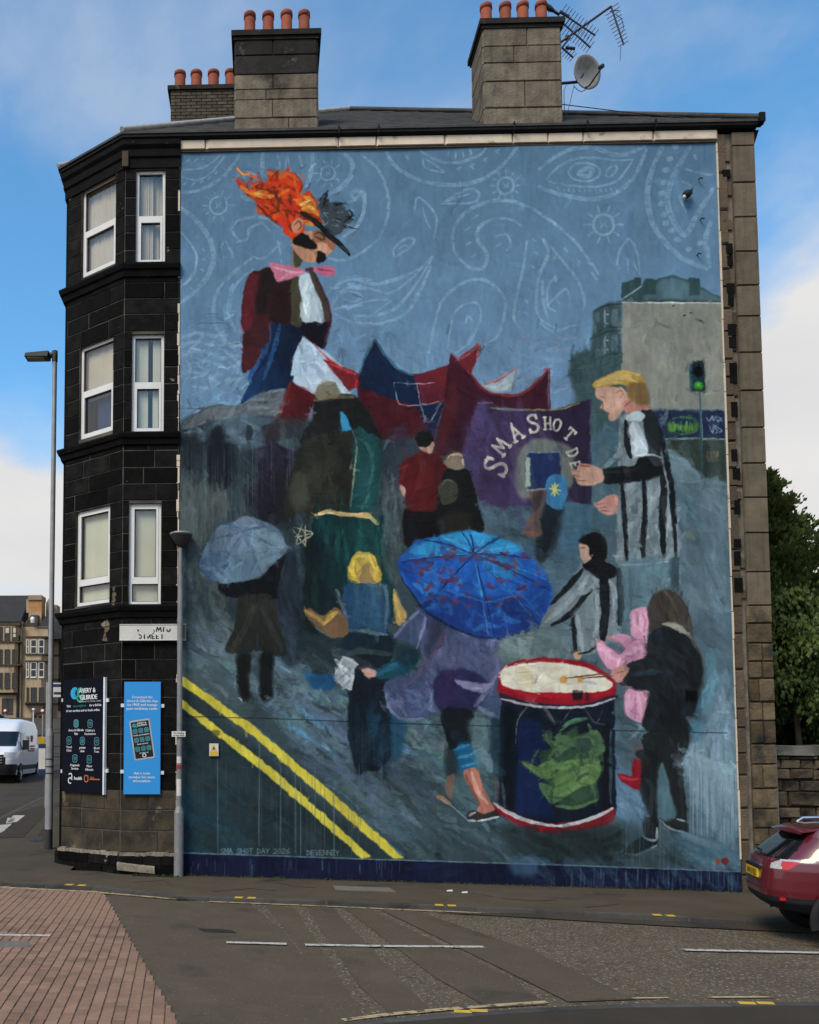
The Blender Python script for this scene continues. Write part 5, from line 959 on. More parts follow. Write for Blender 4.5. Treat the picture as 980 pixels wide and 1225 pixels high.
o=b.build('moss','moss',fix=False); o['kind']='stuff'
# ---------------- THE TENEMENT
bld=thing('tenement','four storey corner tenement of soot black stone whose gable carries a huge painted mural','building',(4.5,3,0))
WX0,WX1,ZT=0.0,9.47,12.86
WZB=-.6
mur=bpy.data.materials.new('mural_paint'); mur.use_nodes=True; _t=mur.node_tree; _n=_t.nodes; _b=_n['Principled BSDF']; _b.inputs['Roughness'].default_value=.85; _b.inputs['Specular IOR Level'].default_value=.06
art=paint_mural(); art=np.minimum(lin(art)/MURALK,.9)
im=bpy.data.images.new('mural_paint',MW,MH,float_buffer=True); im.colorspace_settings.name='Non-Color'
im.pixels.foreach_set(np.concatenate([art[::-1],np.ones((MH,MW,1))],2).astype(np.float32).ravel()); im.update()
_i=_n.new('ShaderNodeTexImage'); _i.image=im; _i.extension='EXTEND'; _t.links.new(_i.outputs[0],_b.inputs['Base Color'])
_g=_n.new('ShaderNodeNewGeometry'); _q=_n.new('ShaderNodeTexNoise'); _q.inputs['Scale'].default_value=30; _q.inputs['Detail'].default_value=6; _t.links.new(_g.outputs['Position'],_q.inputs['Vector'])
_p=_n.new('ShaderNodeBump'); _p.inputs['Strength'].default_value=.25; _p.inputs['Distance'].default_value=.01; _t.links.new(_q.outputs[0],_p.inputs['Height']); _t.links.new(_p.outputs[0],_b.inputs['Normal'])
b=MB(); xs=np.linspace(WX0,WX1,40); zs_=np.linspace(WZB,ZT,54); nx=len(xs); R=np.random.RandomState(3)
bow=lambda x,z: .012*math.sin(x*1.3+z*.7)+.008*math.sin(z*2.1-x*.5)
b.add([(x,(bow(x,z) if 0<i<nx-1 else 0),z) for z in zs_ for i,x in enumerate(xs)],[(j*nx+i,j*nx+i+1,(j+1)*nx+i+1,(j+1)*nx+i) for j in range(len(zs_)-1) for i in range(nx-1)],True)
me=b.mesh('mural',mur); uv=me.uv_layers.new(name='UVMap')
for l in me.loops:
    p=me.vertices[l.vertex_index].co; uv.data[l.index].uv=((p.x-MX0)/(MX1-MX0),(p.z-MZ0)/(MZ1-MZ0))
mural=link(bpy.data.objects.new('mural',me),bld,'painted mural of a rainy street parade with a flame headed giant, a blue umbrella and a big drum')
b=MB(); b.box(-.02,10.1,.06,.5,-.6,13.0); b.box(9.68,10.1,.5,12,-.6,13.0); b.box(-2.2,10.1,11.6,12,-.6,13.0); b.build('wall_core','mortar',bld)
# paint edge at the left: ragged pale mortar
b=MB(); R=random.Random(8); z=.4
while z<12.8:
    h=R.uniform(.1,.45); ww=R.uniform(.012,.04)
    if R.random()<.8: b.box(-.035-R.uniform(0,.02),-.035+ww,-.012,.05,z,z+h-.01)
    z+=h
b.build('edge_mortar','coping',bld)
b=MB(); z=.3
while z<12.8:
    h=R.uniform(.3,.9); b.box(9.455,9.455+R.uniform(.018,.034),-.014,.05,z,z+h-.012); z+=h
b.build('edge_mortar','coping',bld)
# wallhead strip of pale stones
cm=stone_meshes('wallhead_stone','coping',.008,4,.04); wc=link(bpy.data.objects.new('wallhead',MB().box(0,9.5,-.005,.3,ZT-.03,13.03).mesh('wallhead',MATS['mortar'])),bld)
cuts=[212,246,405,450,532,613,655,697,781,858]; cx_=[aty(p,172)[0] for p in cuts]
for a,c in zip(cx_[:-1],cx_[1:]): piece('wallhead_stone',random.choice(cm),wc,((a+c)/2,-.01,(ZT+13.04)/2),(c-a-.012,.09,.165))
b=MB(); b.box(0,9.47,-.028,-.002,ZT-.03,ZT-.006); b.build('wallhead_lip','brick_dark',wc)
# --- splayed corner: front facet A and 36 degree facet B
S0=(-1.0,0.); dA=(-1.,0.); nA=(0.,-1.); dB=np.array([-1.21,.875]); LB=float(np.hypot(*dB)); dB=tuple(dB/LB); nB=(-dB[1],dB[0]); oA=(-.02,0.)
uA=lambda px,py: -.02-at(px,py)[0]
fB=lambda px,py: (lambda q:((q[0]-S0[0])*dB[0]+(q[1]-S0[1])*dB[1],q[2]))(at(px,py,(S0[0],S0[1],0),(nB[0],nB[1],0)))
zA=lambda y: at(180,y)[2]
winA=[(203.,316.,'sash'),(399.5,518.,'sash2'),(602.,724.,'hopper')]
opA=[];opB=[]
for (t,bt,s),(l,r) in zip(winA,((162.5,197.5),(157.5,196),(154,192.5))):
    m=(t+bt)/2; opA.append((uA(r,m),uA(l,m),zA(bt),zA(t)))
for (l,r,tl,bl_) in ((98,139,228,333),(95.5,136,417,526.5),(91,132,613,726)):
    u1,zt=fB(l,tl); u0,_=fB(r,tl-12); _,zb=fB(l,bl_); opB.append((u0,u1,zb,zt))
zc=[]  # stone courses read off the picture at facet A
for y in (1047,1020,994,969,945.6,923.7,901.5,878,856.6,834,812.3,788.6,768,747.8,737.5,720,700,679,658.5,638,618,598.5,578.5,559,538.5,520,500,479.5,459,439,418,396.3,375.7,357,338,320,299,278,257,236,215,196,175): zc.append(float(zA(y)))
zc[0]=-.1
zb_=1.37
soot=stone_meshes('stone','soot_stone',.006,6,.02); worn=stone_meshes('stone','worn_stone',.008,6,.03)
fa=MB(); facet_core(fa,oA,dA,nA,.98,-.6,13.0,opA); bayA=fa.build('bay_wall','soot_core',bld,'soot black stone facet beside the mural')
fb=MB(); facet_core(fb,S0,dB,nB,LB,-.6,13.0,opB); bayB=fb.build('bay_wall','soot_core',bld,'soot black splayed corner facet')
sA=[a for a in opA]; 
lo=[z for z in zc if z<=zb_+.2]; hi=[z for z in zc if z>=lo[-1]-.001]
def widen(ops,ex): return [(a-ex,b_+ex,c,e) for a,b_,c,e in ops]
for par,o_,d_,n_,W_,ops in ((bayA,oA,dA,nA,.98,opA),(bayB,S0,dB,nB,LB,opB)):
    facet_stones('stone',worn,par,o_,d_,n_,W_,lo,[],(.55,1.0),.012,.012,.07,seed=4 if par is bayA else 9)
    facet_stones('stone',soot,par,o_,d_,n_,W_,hi,ops,(.5,.95),.013,.012,.06,seed=6 if par is bayA else 13)
# side street facade (round the corner)
b=MB(); facet_core(b,(-2.26,.91),(0,1),(-1,0),11.,-.6,13.0,[(q,q+1.1,z0,z0+2) for q in (1.2,4.2,7.4) for z0 in (4.6,7.8,11.0-.2)]); fc=b.build('facade','soot_trim',bld)
prof_s=lambda z,t,e:[(0,z-t),(e*.35,z-t),(e*.55,z-t*.55),(e*.8,z-t*.45),(e,z-t*.15),(e,z),(0,z+.03)]
cpath=[(-.0,0),(-1.,0),(-2.26,.91),(-2.26,11.9)]
for y in (520.,726.): b=MB(); path_mould(b,cpath,prof_s(zA(y)+.02,.20,.12)); b.build('string_course','soot_trim',bld)
b=MB(); path_mould(b,cpath,prof_s(zA(318.5)+.02,.22,.12)); b.build('string_course','soot_trim',bld)
b=MB(); path_mould(b,cpath,[(0,12.55),(.03,12.55),(.03,12.72),(.06,12.75),(.06,12.88),(.105,12.94),(.105,13.03),(0,13.03)]); b.build('cornice','soot_trim',bld)
# broken plinth with a pale mortar ledge
b=MB(); path_mould(b,[(-.0,0),(-1.,0),(-2.26,.91),(-2.26,11.9)],[(0,-.6),(.07,-.6),(.07,.30),(.05,.335),(0,.36)]); pl=b.build('plinth','soot_stone',bld)
b=MB(); R=random.Random(12)
for o_,d_,n_,W_ in ((oA,dA,nA,.98),(S0,dB,nB,LB)):
    u=0
    while u<W_-.02:
        l=min(R.uniform(.06,.22),W_-u); e=.06+R.uniform(0,.035); h=R.uniform(.02,.06); b.fbox(o_,d_,n_,u,u+l,-.02,e,.345-h*.5,.37+R.uniform(0,.03)); u+=l
b.build('ledge','ledge_mortar',pl)
for o_,d_,n_,W_,par in ((oA,dA,nA,.98,pl),(S0,dB,nB,LB,pl)): facet_stones('plinth_stone',worn if par is None else soot,par,o_,d_,n_,W_,[-.15,.16,.335],[],(.3,.6),.014,.088,.06,seed=21)
# --- windows
def window(o_,d_,n_,a,style,idx):
    u0,u1,z0,z1=a; D0,D1=-.13,-.055; fw=.052; b=MB(); fx=lambda *q:b.fbox(o_,d_,n_,*q)
    fx(u0,u0+fw,D0,D1,z0,z1); fx(u1-fw,u1,D0,D1,z0,z1); fx(u0+fw,u1-fw,D0,D1+.004,z1-fw,z1); fx(u0+fw,u1-fw,D0,D1+.012,z0,z0+fw*1.3)
    zm=z0+(z1-z0)*(.5 if style!='hopper' else .235)
    fx(u0+fw,u1-fw,D0,D1+.008,zm-.04,zm+.04)
    panes=[]
    for za,zb2,s in ((z0+fw*1.3,zm-.04,1),(zm+.04,z1-fw,0)):
        k=.038 if (s if style!='hopper' else not s) else .0
        e=.010 if k else 0
        if k:
            fx(u0+fw,u0+fw+k,D0+.02,D1+e,za,zb2); fx(u1-fw-k,u1-fw,D0+.02,D1+e,za,zb2); fx(u0+fw+k,u1-fw-k,D0+.02,D1+e-.002,za,za+k); fx(u0+fw+k,u1-fw-k,D0+.02,D1+e-.002,zb2-k,zb2)
        panes.append((u0+fw+k,u1-fw-k,za+k,zb2-k))
    wn=b.build('window','upvc',bld)
    for p in panes:
        g2=MB(); t=.012
        for q in ((p[0],p[0]+t,p[2],p[3]),(p[1]-t,p[1],p[2],p[3]),(p[0]+t,p[1]-t,p[2],p[2]+t),(p[0]+t,p[1]-t,p[3]-t,p[3])): g2.fbox(o_,d_,n_,q[0],q[1],-.11,-.068,q[2],q[3])
        g2.build('gasket','upvc_gasket',wn)
        q=MB(); q.fbox(o_,d_,n_,p[0]+.006,p[1]-.006,-.098,-.09,p[2]+.006,p[3]-.006); q.build('pane','window_glass',wn)
    return wn,zm
def drape(o_,d_,n_,u0,u1,z0,z1,mat,wn,name,folds=9,dep=-.2,amp=.018,seed=0):
    b=MB(); R=random.Random(seed); n=folds*4; ph=R.random()*6
    us=[u0+(u1-u0)*i/n for i in range(n+1)]; v=[]
    for z,k in ((z0,1),(z1,.6)):
        for i,u in enumerate(us): e=dep+amp*k*math.sin(i*1.57+ph)+amp*.5*math.sin(i*.6+ph); v.append((o_[0]+d_[0]*u+n_[0]*e,o_[1]+d_[1]*u+n_[1]*e,z))
    b.add(v,[(i,i+1,n+2+i,n+1+i) for i in range(n)],True); b.build(name,mat,wn,fix=False)
def blinds(o_,d_,n_,u0,u1,z0,z1,wn,gapu=None):
    u=u0; k=0; me=MB().box(-.5,.5,-.5,.5,-.5,.5).mesh('blind_slat',MATS['blind_slat'])
    while u<u1-.02:
        w_=min(.085,u1-u)
        if not(gapu and gapu[0]<u+.04<gapu[1]):
            um=u+w_/2; piece('blind_slat',me,wn,(o_[0]+d_[0]*um-n_[0]*.155,o_[1]+d_[1]*um-n_[1]*.155,(z0+z1)/2),(w_-.004,.006,z1-z0),math.atan2(n_[0],-n_[1])+.12)
        u+=.082; k+=1
for i,(a,s) in enumerate(zip(opA,('sash','sash2','hopper'))):
    wn,zm=window(oA,dA,nA,a,s,i); u0,u1,z0,z1=a
    if i==0: drape(oA,dA,nA,u0+.25*(u1-u0)+.1,u1-.02,z0+.02,z1-.02,'net_curtain',wn,'curtain',7,-.16,seed=3); drape(oA,dA,nA,u0+.02,u1-.02,z0+.02,z1-.02,'net_curtain',wn,'curtain',6,-.22,.01,seed=5)
    elif i==1: blinds(oA,dA,nA,u0+.05,u1-.04,z0+.05,z1-.05,wn,(u0+.22,u0+.31))
    else: blinds(oA,dA,nA,u0+.05,u1-.04,z0+.05,z1-.05,wn)
for i,(a,s) in enumerate(zip(opB,('sash','sash','hopper'))):
    wn,zm=window(S0,dB,nB,a,s,i); u0,u1,z0,z1=a
    if i==0: drape(S0,dB,nB,u0+.02,u1-.02,z0+.02,z1-.02,'net_curtain',wn,'curtain',10,-.16,.012,seed=7)
    elif i==1: drape(S0,dB,nB,u0+.02,u1-.02,zm-.12,z1-.02,'net_curtain',wn,'curtain',10,-.16,.01,seed=8); drape(S0,dB,nB,u0+.02,u1-.3,z0+.02,zm-.1,'blue_reflection',wn,'reflection_drape',7,-.2,.01,seed=9)  # blue drape stands in for a reflection in the lower pane
    else: blinds(S0,dB,nB,u0+.05,u1-.04,z0+.05,z1-.05,wn)
b=MB(); b.box(-1.95,-.1,1.2,1.3,0,12.9); b.build('room_wall','room',bld)
for z in (3.9,7.2,10.3): b=MB(); b.box(-1.2,-.1,1.3,4,z,z+.12); b.build('floor','room',bld)
# --- right hand quoins
qm=stone_meshes('quoin_stone','quoin_render',.004,5,.02); qr=stone_meshes('quoin_stone','quoin_rough',.02,6,.06); rg=stone_meshes('toothing_stone','raggle',.02,6,.05)
b=MB(); b.box(9.485,10.1,.035,.4,-.7,13.0); quo=b.build('quoin_wall','mortar',bld)
R=random.Random(31); z=-.5
while z<12.9:
    top=z>4.3; h=R.uniform(.55,.68) if top else R.uniform(.26,.44); h=min(h,13.0-z)
    x0=9.70 if not top else 9.72
    if not top and R.random()<.5:
        xm=R.uniform(9.85,9.95); 
        for a,c in ((x0,xm),(xm,10.12)): piece('quoin_stone',R.choice(qr),quo,((a+c)/2,.02+R.uniform(-.008,.008),z+h/2),(c-a-.014,.11,h-.014))
    else: piece('quoin_stone',R.choice(qm if top else qr),quo,((x0+10.12)/2,.02+R.uniform(-.004,.004),z+h/2),(10.12-x0-.012,.11,h-.010))
    z+=h
z=-.5
while z<12.9:
    h=R.uniform(.3,.75); ww=R.uniform(.12,.15); me_=R.choice(rg)
    piece('toothing_stone',me_,quo,(9.485+ww/2,.03+R.uniform(-.01,.01),z+h/2),(ww,.10,h-.015))
    if R.random()<.75 and z>4: 
        hh=R.uniform(.12,.34); piece('toothing_stone',R.choice(rg),quo,(9.485+ww+.04,.045,z+h*.5+R.uniform(-.1,.1)),(.085,.09,hh))
    z+=h
for py in (208,298,312,345,358,395,410,440,452,490,545,567,607,650,668,700):
    q=aty(875.5-(420-py)*.028+R.uniform(-1,1),py); hh=R.uniform(.12,.26); b=MB(); w_=R.uniform(.045,.075); b.box(q[0]-w_,q[0]+w_,-.024,.02,q[2]-hh/2,q[2]+hh/2); b.build('putlog_hole_shade','soot_trim',quo)  # solid dark blocks imitate the shade inside open putlog holes
# --- roof, gutter
ZE=13.14; Pk=aty(418,132.5,4.2); Ev=[(10.17,-.14),(-1.05,-.14),(-2.42,.84),(-2.42,12.1),(10.17,12.1)]
b=MB()
def roof_plane(a,c):
    A0=np.array([*a,ZE]);C0=np.array([*c,ZE]); n=14
    for i in range(n): # overlapping slate courses
        t0,t1=i/n,(i+1.12)/n; t1=min(t1,1); L0=A0+(Pk-A0)*t0; L1=A0+(Pk-A0)*t1; R0=C0+(Pk-C0)*t0; R1=C0+(Pk-C0)*t1; up=np.array([0,0,.022])
        b.add([L0+up,R0+up,R1,L1,L0-up,R0-up],[(0,1,2,3),(4,5,1,0)])
for a,c in zip(Ev,Ev[1:]+Ev[:1]): roof_plane(a,c)
roof=b.build('roof','slate',bld,fix=False)
b=MB(); P=lambda a:(a[0],a[1],ZE+.05); b.tube([P(Ev[1]),tuple(Pk+np.array([0,0,.05]))],.055,8); b.tube([P(Ev[2]),tuple(Pk+np.array([0,0,.05]))],.05,8); b.build('ridge_flashing','lead',roof)
b=MB(); b.tube([P(Ev[0]),tuple(Pk+np.array([0,0,.05]))],.05,8); b.build('ridge','slate',roof)
b=MB(); path_mould(b,[(10.14,0),(-1.,0),(-2.26,.91),(-2.26,12)],[(.0,13.035),(.08,13.04),(.12,13.07),(.13,13.16),(.112,13.165),(.09,13.10),(0,13.10)]); b.tube([(10.14,-.10,13.12),(10.18,-.1,13.13),(10.21,-.06,13.1)],.06,8); b.box(10.13,10.23,-.2,-.02,13.08,13.24); b.build('gutter','gutter_black',bld)
b=MB(); 
for px in (405,452,613,700,781): x=aty(px,165)[0]; b.box(x-.012,x+.012,-.17,-.05,13.03,13.18)
b.build('gutter_bracket','gutter_black',bld)
b=MB(); R=random.Random(2); b.prism([(10.09,-.03,12.70),(10.20,-.03,13.03),(10.09,-.03,13.03)],(0,.35,0)); b.build('corbel','soot_trim',bld)
# rusty patch of corner flashing on the cornice
b=MB(); b.fbox((-1.,0),dA,nA,-.06,.05,.03,.075,12.56,12.84); b.build('rust_flashing','brick_dark',bld)
# --- chimneys
chm=stone_meshes('chimney_stone','chimney_stone',.012,6,.03); chs=stone_meshes('chimney_stone','chimney_sooted',.012,6,.03); bk_=stone_meshes('brick','brick_dark',.01,5,.04)
def pot(mb_parent,x,y,z,r,h):
    b=MB(); b.lathe((x,y,z),[(r*1.0,-.05),(r*.97,h*.3),(r*.94,h*.86),(r*.94,h*.865),(r*1.04,h*.87),(r*1.05,h*.87),(r*1.05,h*.995),(r*1.04,h),(r*.8,h),(r*.79,h*.99),(r*.78,h*.3)],24); o=b.build('chimney_pot','terracotta',mb_parent)
    for q in o.data.polygons: q.use_smooth=abs(q.normal.z)<.25
    return o
def chimney(x0,x1,y0,y1,z0,courses,ztop,label,pots,sooted_from,potr,poth):
    b=MB(); b.box(x0+.02,x1-.02,y0+.02,y1-.02,z0,ztop-.1); ch=b.build('chimney','mortar',bld,label)
    R=random.Random(int(x0*100)+5)
    for za,zb2 in zip(courses[:-1],courses[1:]):
        ms=chs if za>=sooted_from else chm
        for (o_,d_,n_,W_) in (((x0,y0),(1,0),(0,-1),x1-x0),((x0,y1),(0,-1),(-1,0),y1-y0),((x1,y0),(0,1),(1,0),y1-y0)):
            u=0
            while u<W_-.01:
                l=R.uniform(.5,1.3); l=W_-u if W_-u-l<.35 else l; um=u+l/2; piece('chimney_stone',R.choice(ms),ch,(o_[0]+d_[0]*um-n_[0]*.03,o_[1]+d_[1]*um-n_[1]*.03,(za+zb2)/2),(l-.008,.09,zb2-za-.008),math.atan2(n_[0],-n_[1])); u+=l
    b=MB(); e=.07; b.box(x0-e,x1+e,y0-e,y1+e,ztop-.1,ztop); b.box(x0-e*.5,x1+e*.5,y0-e*.5,y1+e*.5,ztop-.16,ztop-.1); b.build('cope','chimney_sooted',ch)
    for px,yy in pots: x=aty(px,40,(y0+y1)/2)[0]; pot(ch,x,(y0+y1)/2,ztop,potr,poth+R.uniform(-.02,.02))
    return ch
zt=lambda y,Y=0.1: aty(330,y,Y)[2]
zl=[zt(q) for q in (163,141,119,107,89,66,45)]
xl0,xl1=aty(281.5,100,.1)[0],aty(380,100,.1)[0]
chL=chimney(xl0,xl1,.1,.95,12.9,[12.95]+zl[1:]+[zt(41)],zt(38),'left wallhead chimney stack with soot black upper courses',[(299,0),(321,0),(343,0),(364,0)],zl[4]-.02,.108,.70)
zt2=lambda y: aty(625,y,.1)[2]
zr=[zt2(q) for q in (153,129,97,75,55,33)]
xr0,xr1=aty(579,90,.1)[0],aty(671.5,90,.1)[0]
chR=chimney(xr0,xr1,.1,1.0,12.9,[12.95]+zr[1:],zt2(24),'right wallhead chimney stack of grey brown weathered stone',[(582,0),(605,0),(626,0),(648,0)],99,.108,.67)
# rear brick chimney
Yb=3.2; bx0,bx1=aty(204,120,Yb)[0],aty(288,120,Yb)[0]; bz0,bz1=aty(240,162,Yb)[2]-.6,aty(240,108,Yb)[2]
b=MB(); b.box(bx0+.015,bx1-.015,Yb+.015,Yb+.8,bz0,bz1); chB=b.build('chimney','mortar',bld,'rear brick chimney stack half hidden behind the left stone one')
z=bz0+.3; i=0
while z<bz1-.03:
    x=bx0-(.11 if i%2 else 0)
    while x<bx1-.03:
        a,c=max(x,bx0),min(x+.225,bx1); piece('brick',random.choice(bk_),chB,((a+c)/2,Yb+.012,z+.0375),(c-a-.012,.06,.063)); x+=.225
    z+=.075; i+=1
b=MB(); b.box(bx0-.06,bx1+.05,Yb-.06,Yb+.85,bz1,bz1+.09); b.build('cope','chimney_sooted',chB)
for px in (215.5,235,255.5,276): x=aty(px,100,Yb+.4)[0]; pot(chB,x,Yb+.4,bz1+.09,.125,.62)
# ---------------- SIGNS AND POSTERS
def panel(name,label,cat,o_,d_,n_,u0,u1,z0,z1,mat,e0=.05,e1=.075):
    t=thing(name,label,cat,(o_[0]+d_[0]*(u0+u1)/2+n_[0]*e0,o_[1]+d_[1]*(u0+u1)/2+n_[1]*e0,z0))
    b=MB(); b.fbox(o_,d_,n_,u0,u1,e0,e1,z0,z1); b.build('board',mat,t); return t
def frame2d(o_,d_,n_,ul,z0,e): # point maker: a across to the right (decreasing u), b up
    return lambda a,b_,k=0: (o_[0]+d_[0]*(ul-a)+n_[0]*(e+k),o_[1]+d_[1]*(ul-a)+n_[1]*(e+k),z0+b_)
def rrect(mb,P,cx,cy,w_,h,r,ring=0,rot=0):
    pts=[]
    for sx,sy,a0 in ((1,1,0),(-1,1,90),(-1,-1,180),(1,-1,270)):
        for k in range(4):
            t=math.radians(a0+k*30); pts.append((sx*(w_/2-r)+r*math.cos(t),sy*(h/2-r)+r*math.sin(t)))
    c,s=math.cos(rot),math.sin(rot); tr=lambda q:P(cx+q[0]*c-q[1]*s,cy+q[0]*s+q[1]*c)
    if not ring: mb.add([tr(q) for q in pts],[tuple(range(len(pts)))])
    else:
        inn=[(q[0]*(1-2*ring/w_),q[1]*(1-2*ring/h)) for q in pts]; n=len(pts)
        mb.add([tr(q) for q in pts]+[tr(q) for q in inn],[(i,(i+1)%n,n+(i+1)%n,n+i) for i in range(n)])
def arc(mb,P,cx,cy,r,t0,t1,w_,seg=14,sq=1):
    a=[(cx+(r+s)*math.cos(t),cy+(r+s)*sq*math.sin(t)) for s in (w_/2,-w_/2) for t in np.linspace(t0,t1,seg)]
    mb.add([P(*q) for q in a],[(i,i+1,seg+i+1,seg+i) for i in range(seg-1)])
# dark poster on the splayed corner
uL,zT_=fB(79,814); uR,_=fB(128,817); _,zB_=fB(100,947.5); uL+=.0
W_,H_=uL-uR,zT_-zB_
dp=panel('poster','dark navy pharmacy poster with teal icons on the splayed corner of the black stone tenement','poster',S0,dB,nB,uR,uL,zB_,zT_,'poster_navy',.04,.07)
b=MB(); b.fbox(S0,dB,nB,uR-.035,uR,.03,.085,zB_-.03,zT_); b.build('edge_strip','print_white',dp)
P=frame2d(S0,dB,nB,uL,zB_,.0725)
wh=MB(); X=lambda f:f*W_; Yf=lambda f:(1-f)*H_
put_text(wh,'AVERY &',.118,lambda a,b_,k=0:P(a,b_,k),X(.60),Yf(.125),.006,.92); put_text(wh,'GILBRIDE',.118,P,X(.63),Yf(.185),.006,.92)
put_text(wh,'Visit',.062,P,X(.15),Yf(.248),.003); put_text(wh,'for a full list',.062,P,X(.80),Yf(.248),.003); put_text(wh,'of our services and to book online.',.062,P,X(.5),Yf(.29),.003)
ic=[(.34,.395,'Avery & Gilbride','App'),(.68,.40,"Children's",'Vaccinations'),(.17,.545,'Travel','Clinic'),(.5,.55,'private','clinic'),(.84,.555,'Blood','Tests'),(.32,.705,'Diagnostic','Services'),(.67,.712,'Minor','Ailments')]
for x,y,a,c in ic: put_text(wh,a,.058,P,X(x),Yf(y+.068),.003); put_text(wh,c,.058,P,X(x),Yf(y+.098),.003)
put_text(wh,'health',.085,P,X(.40),Yf(.893),.005); arc(wh,P,X(.21),Yf(.86),.045,-2.2,2.6,.02); arc(wh,P,X(.21),Yf(.90),.05,.2,5.2,.02)
wh.build('lettering','print_white',dp,fix=False)
b=MB(); put_text(b,'PHARMACY & TRAVEL CLINIC',.042,P,X(.68),Yf(.21),.001); b.build('small_lettering','print_grey',dp,fix=False)
b=MB(); arc(b,P,X(.30),Yf(.125),.075,.9,5.4,.07,18); arc(b,P,X(.36),Yf(.125),.075,2.2,4.1,.04,10); b.build('logo_ring','print_cyan',dp,fix=False)
b=MB(); arc(b,P,X(.44),Yf(.122),.07,-.2,6.1,.05,20); arc(b,P,X(.435),Yf(.16),.085,-3.4,.9,.035,16); b.build('logo_loop','print_green',dp,fix=False)
b=MB(); put_text(b,'averyandgilbride',.058,P,X(.42),Yf(.248),.002,.9); 
for k,(x,y,_a,_c) in enumerate(ic):
    if k in (0,): rrect(b,P,X(x),Yf(y),.115,.135,.035)
b.build('teal_print','print_teal',dp,fix=False)
b=MB()
for k,(x,y,_a,_c) in enumerate(ic): rrect(b,lambda a,b_:P(a,b_,.001),X(x),Yf(y),.125,.145,.04,.012)
b.build('icon_outline','print_slate',dp,fix=False)
b=MB()
for k,(x,y,_a,_c) in enumerate(ic):
    if k==3: rrect(b,P,X(x),Yf(y),.07,.09,.02)
    elif k: arc(b,P,X(x),Yf(y),.03,0,6.28,.018,12); rrect(b,P,X(x),Yf(y),.016,.08,.004,0,.4*k)
b.build('icon_glyph','print_teal',dp,fix=False)
b=MB(); rrect(b,P,X(.60),Yf(.88),.11,.13,.04,.02); rrect(b,P,X(.80),Yf(.885),.26,.018,.004); put_text(b,'first',.06,P,X(.74),Yf(.88),.003); b.build('orange_print','print_orange',dp,fix=False)
for (a,c) in ((uL+.03,.18),(uL+.03,.82),(uR-.06,.20),(uR-.06,.81)):
    b=MB(); zz_=zB_+H_*(1-c); b.fbox(S0,dB,nB,a-.028,a+.028,.02,.05,zz_-.03,zz_+.03); b.build('bracket','print_white',dp)
# blue poster
uL,uR=uA(149,880),uA(192.5,880); zT_,zB_=zA(816),zA(950); W_,H_=uL-uR,zT_-zB_
bp_=panel('poster','bright blue pharmacy app poster with a tilted phone on the black stone wall','poster',oA,dA,nA,uR,uL,zB_,zT_,'poster_blue',.04,.07)
P=frame2d(oA,dA,nA,uL,zB_,.0725); wh=MB()
for k,t in enumerate(('Download the','Avery & Gilbride App','for FREE and manage','your medicines easier.')): put_text(wh,t,.062,P,X(.5),Yf(.148+.034*k),.003,.98)
for k,t in enumerate(('Ask a team','member for more','information.')): put_text(wh,t,.062,P,X(.5),Yf(.825+.034*k),.003)
rt=.15
def T(cx,cy): # phone frame
    c,s=math.cos(rt),math.sin(rt); return lambda a,b_,k=0:P(cx+a*c-b_*s,cy+a*s+b_*c,k)
Q=T(X(.5),Yf(.515)); pw,ph=.36,.69
b=MB(); rrect(b,lambda a,b_:Q(a,b_,.001),0,0,pw,ph,.03); b.build('phone_body','print_grey',bp_,fix=False)
b=MB(); rrect(b,lambda a,b_:Q(a,b_,.002),0,.0,pw-.05,ph-.06,.008); b.build('phone_screen','print_black',bp_,fix=False)
tl=MB(); lt=MB()
for r_ in range(3):
    for c_ in range(3): rrect(tl,lambda a,b_:Q(a,b_,.003),(c_-1)*.098,.155-r_*.155,.07,.075,.018); rrect(lt,lambda a,b_:Q(a,b_,.0035),(c_-1)*.098,.155-r_*.155,.078,.083,.02,.006)
    put_text(wh,('Order prescriptions','Book services','Contact us')[r_],.034,lambda a,b_,k=0:Q(a,b_,.003+k),0,.155-r_*.155-.083,.002)
put_text(wh,'AVERY &',.04,lambda a,b_,k=0:Q(a,b_,.003+k),.03,.27,.002); put_text(wh,'GILBRIDE',.04,lambda a,b_,k=0:Q(a,b_,.003+k),.035,.232,.002)
arc(wh,lambda a,b_:Q(a,b_,.003),0,-.275,.028,0,6.29,.014,16); wh.build('lettering','print_white',bp_,fix=False); tl.build('app_tile','print_teal',bp_,fix=False); lt.build('app_tile_outline','print_slate',bp_,fix=False)
b=MB(); arc(b,lambda a,b_:Q(a,b_,.003),-.10,.255,.022,.9,5.4,.022,12); b.build('logo_ring','print_cyan',bp_,fix=False); b=MB(); arc(b,lambda a,b_:Q(a,b_,.003),-.06,.25,.022,0,6.28,.018,12); b.build('logo_loop','print_green',bp_,fix=False)
for (a,c) in ((uL+.032,.21),(uL+.032,.80),(uR-.032,.215),(uR-.032,.81)):
    b=MB(); zz_=zB_+H_*(1-c); b.fbox(oA,dA,nA,a-.028,a+.028,.02,.05,zz_-.03,zz_+.03); b.build('bracket','print_white',bp_)
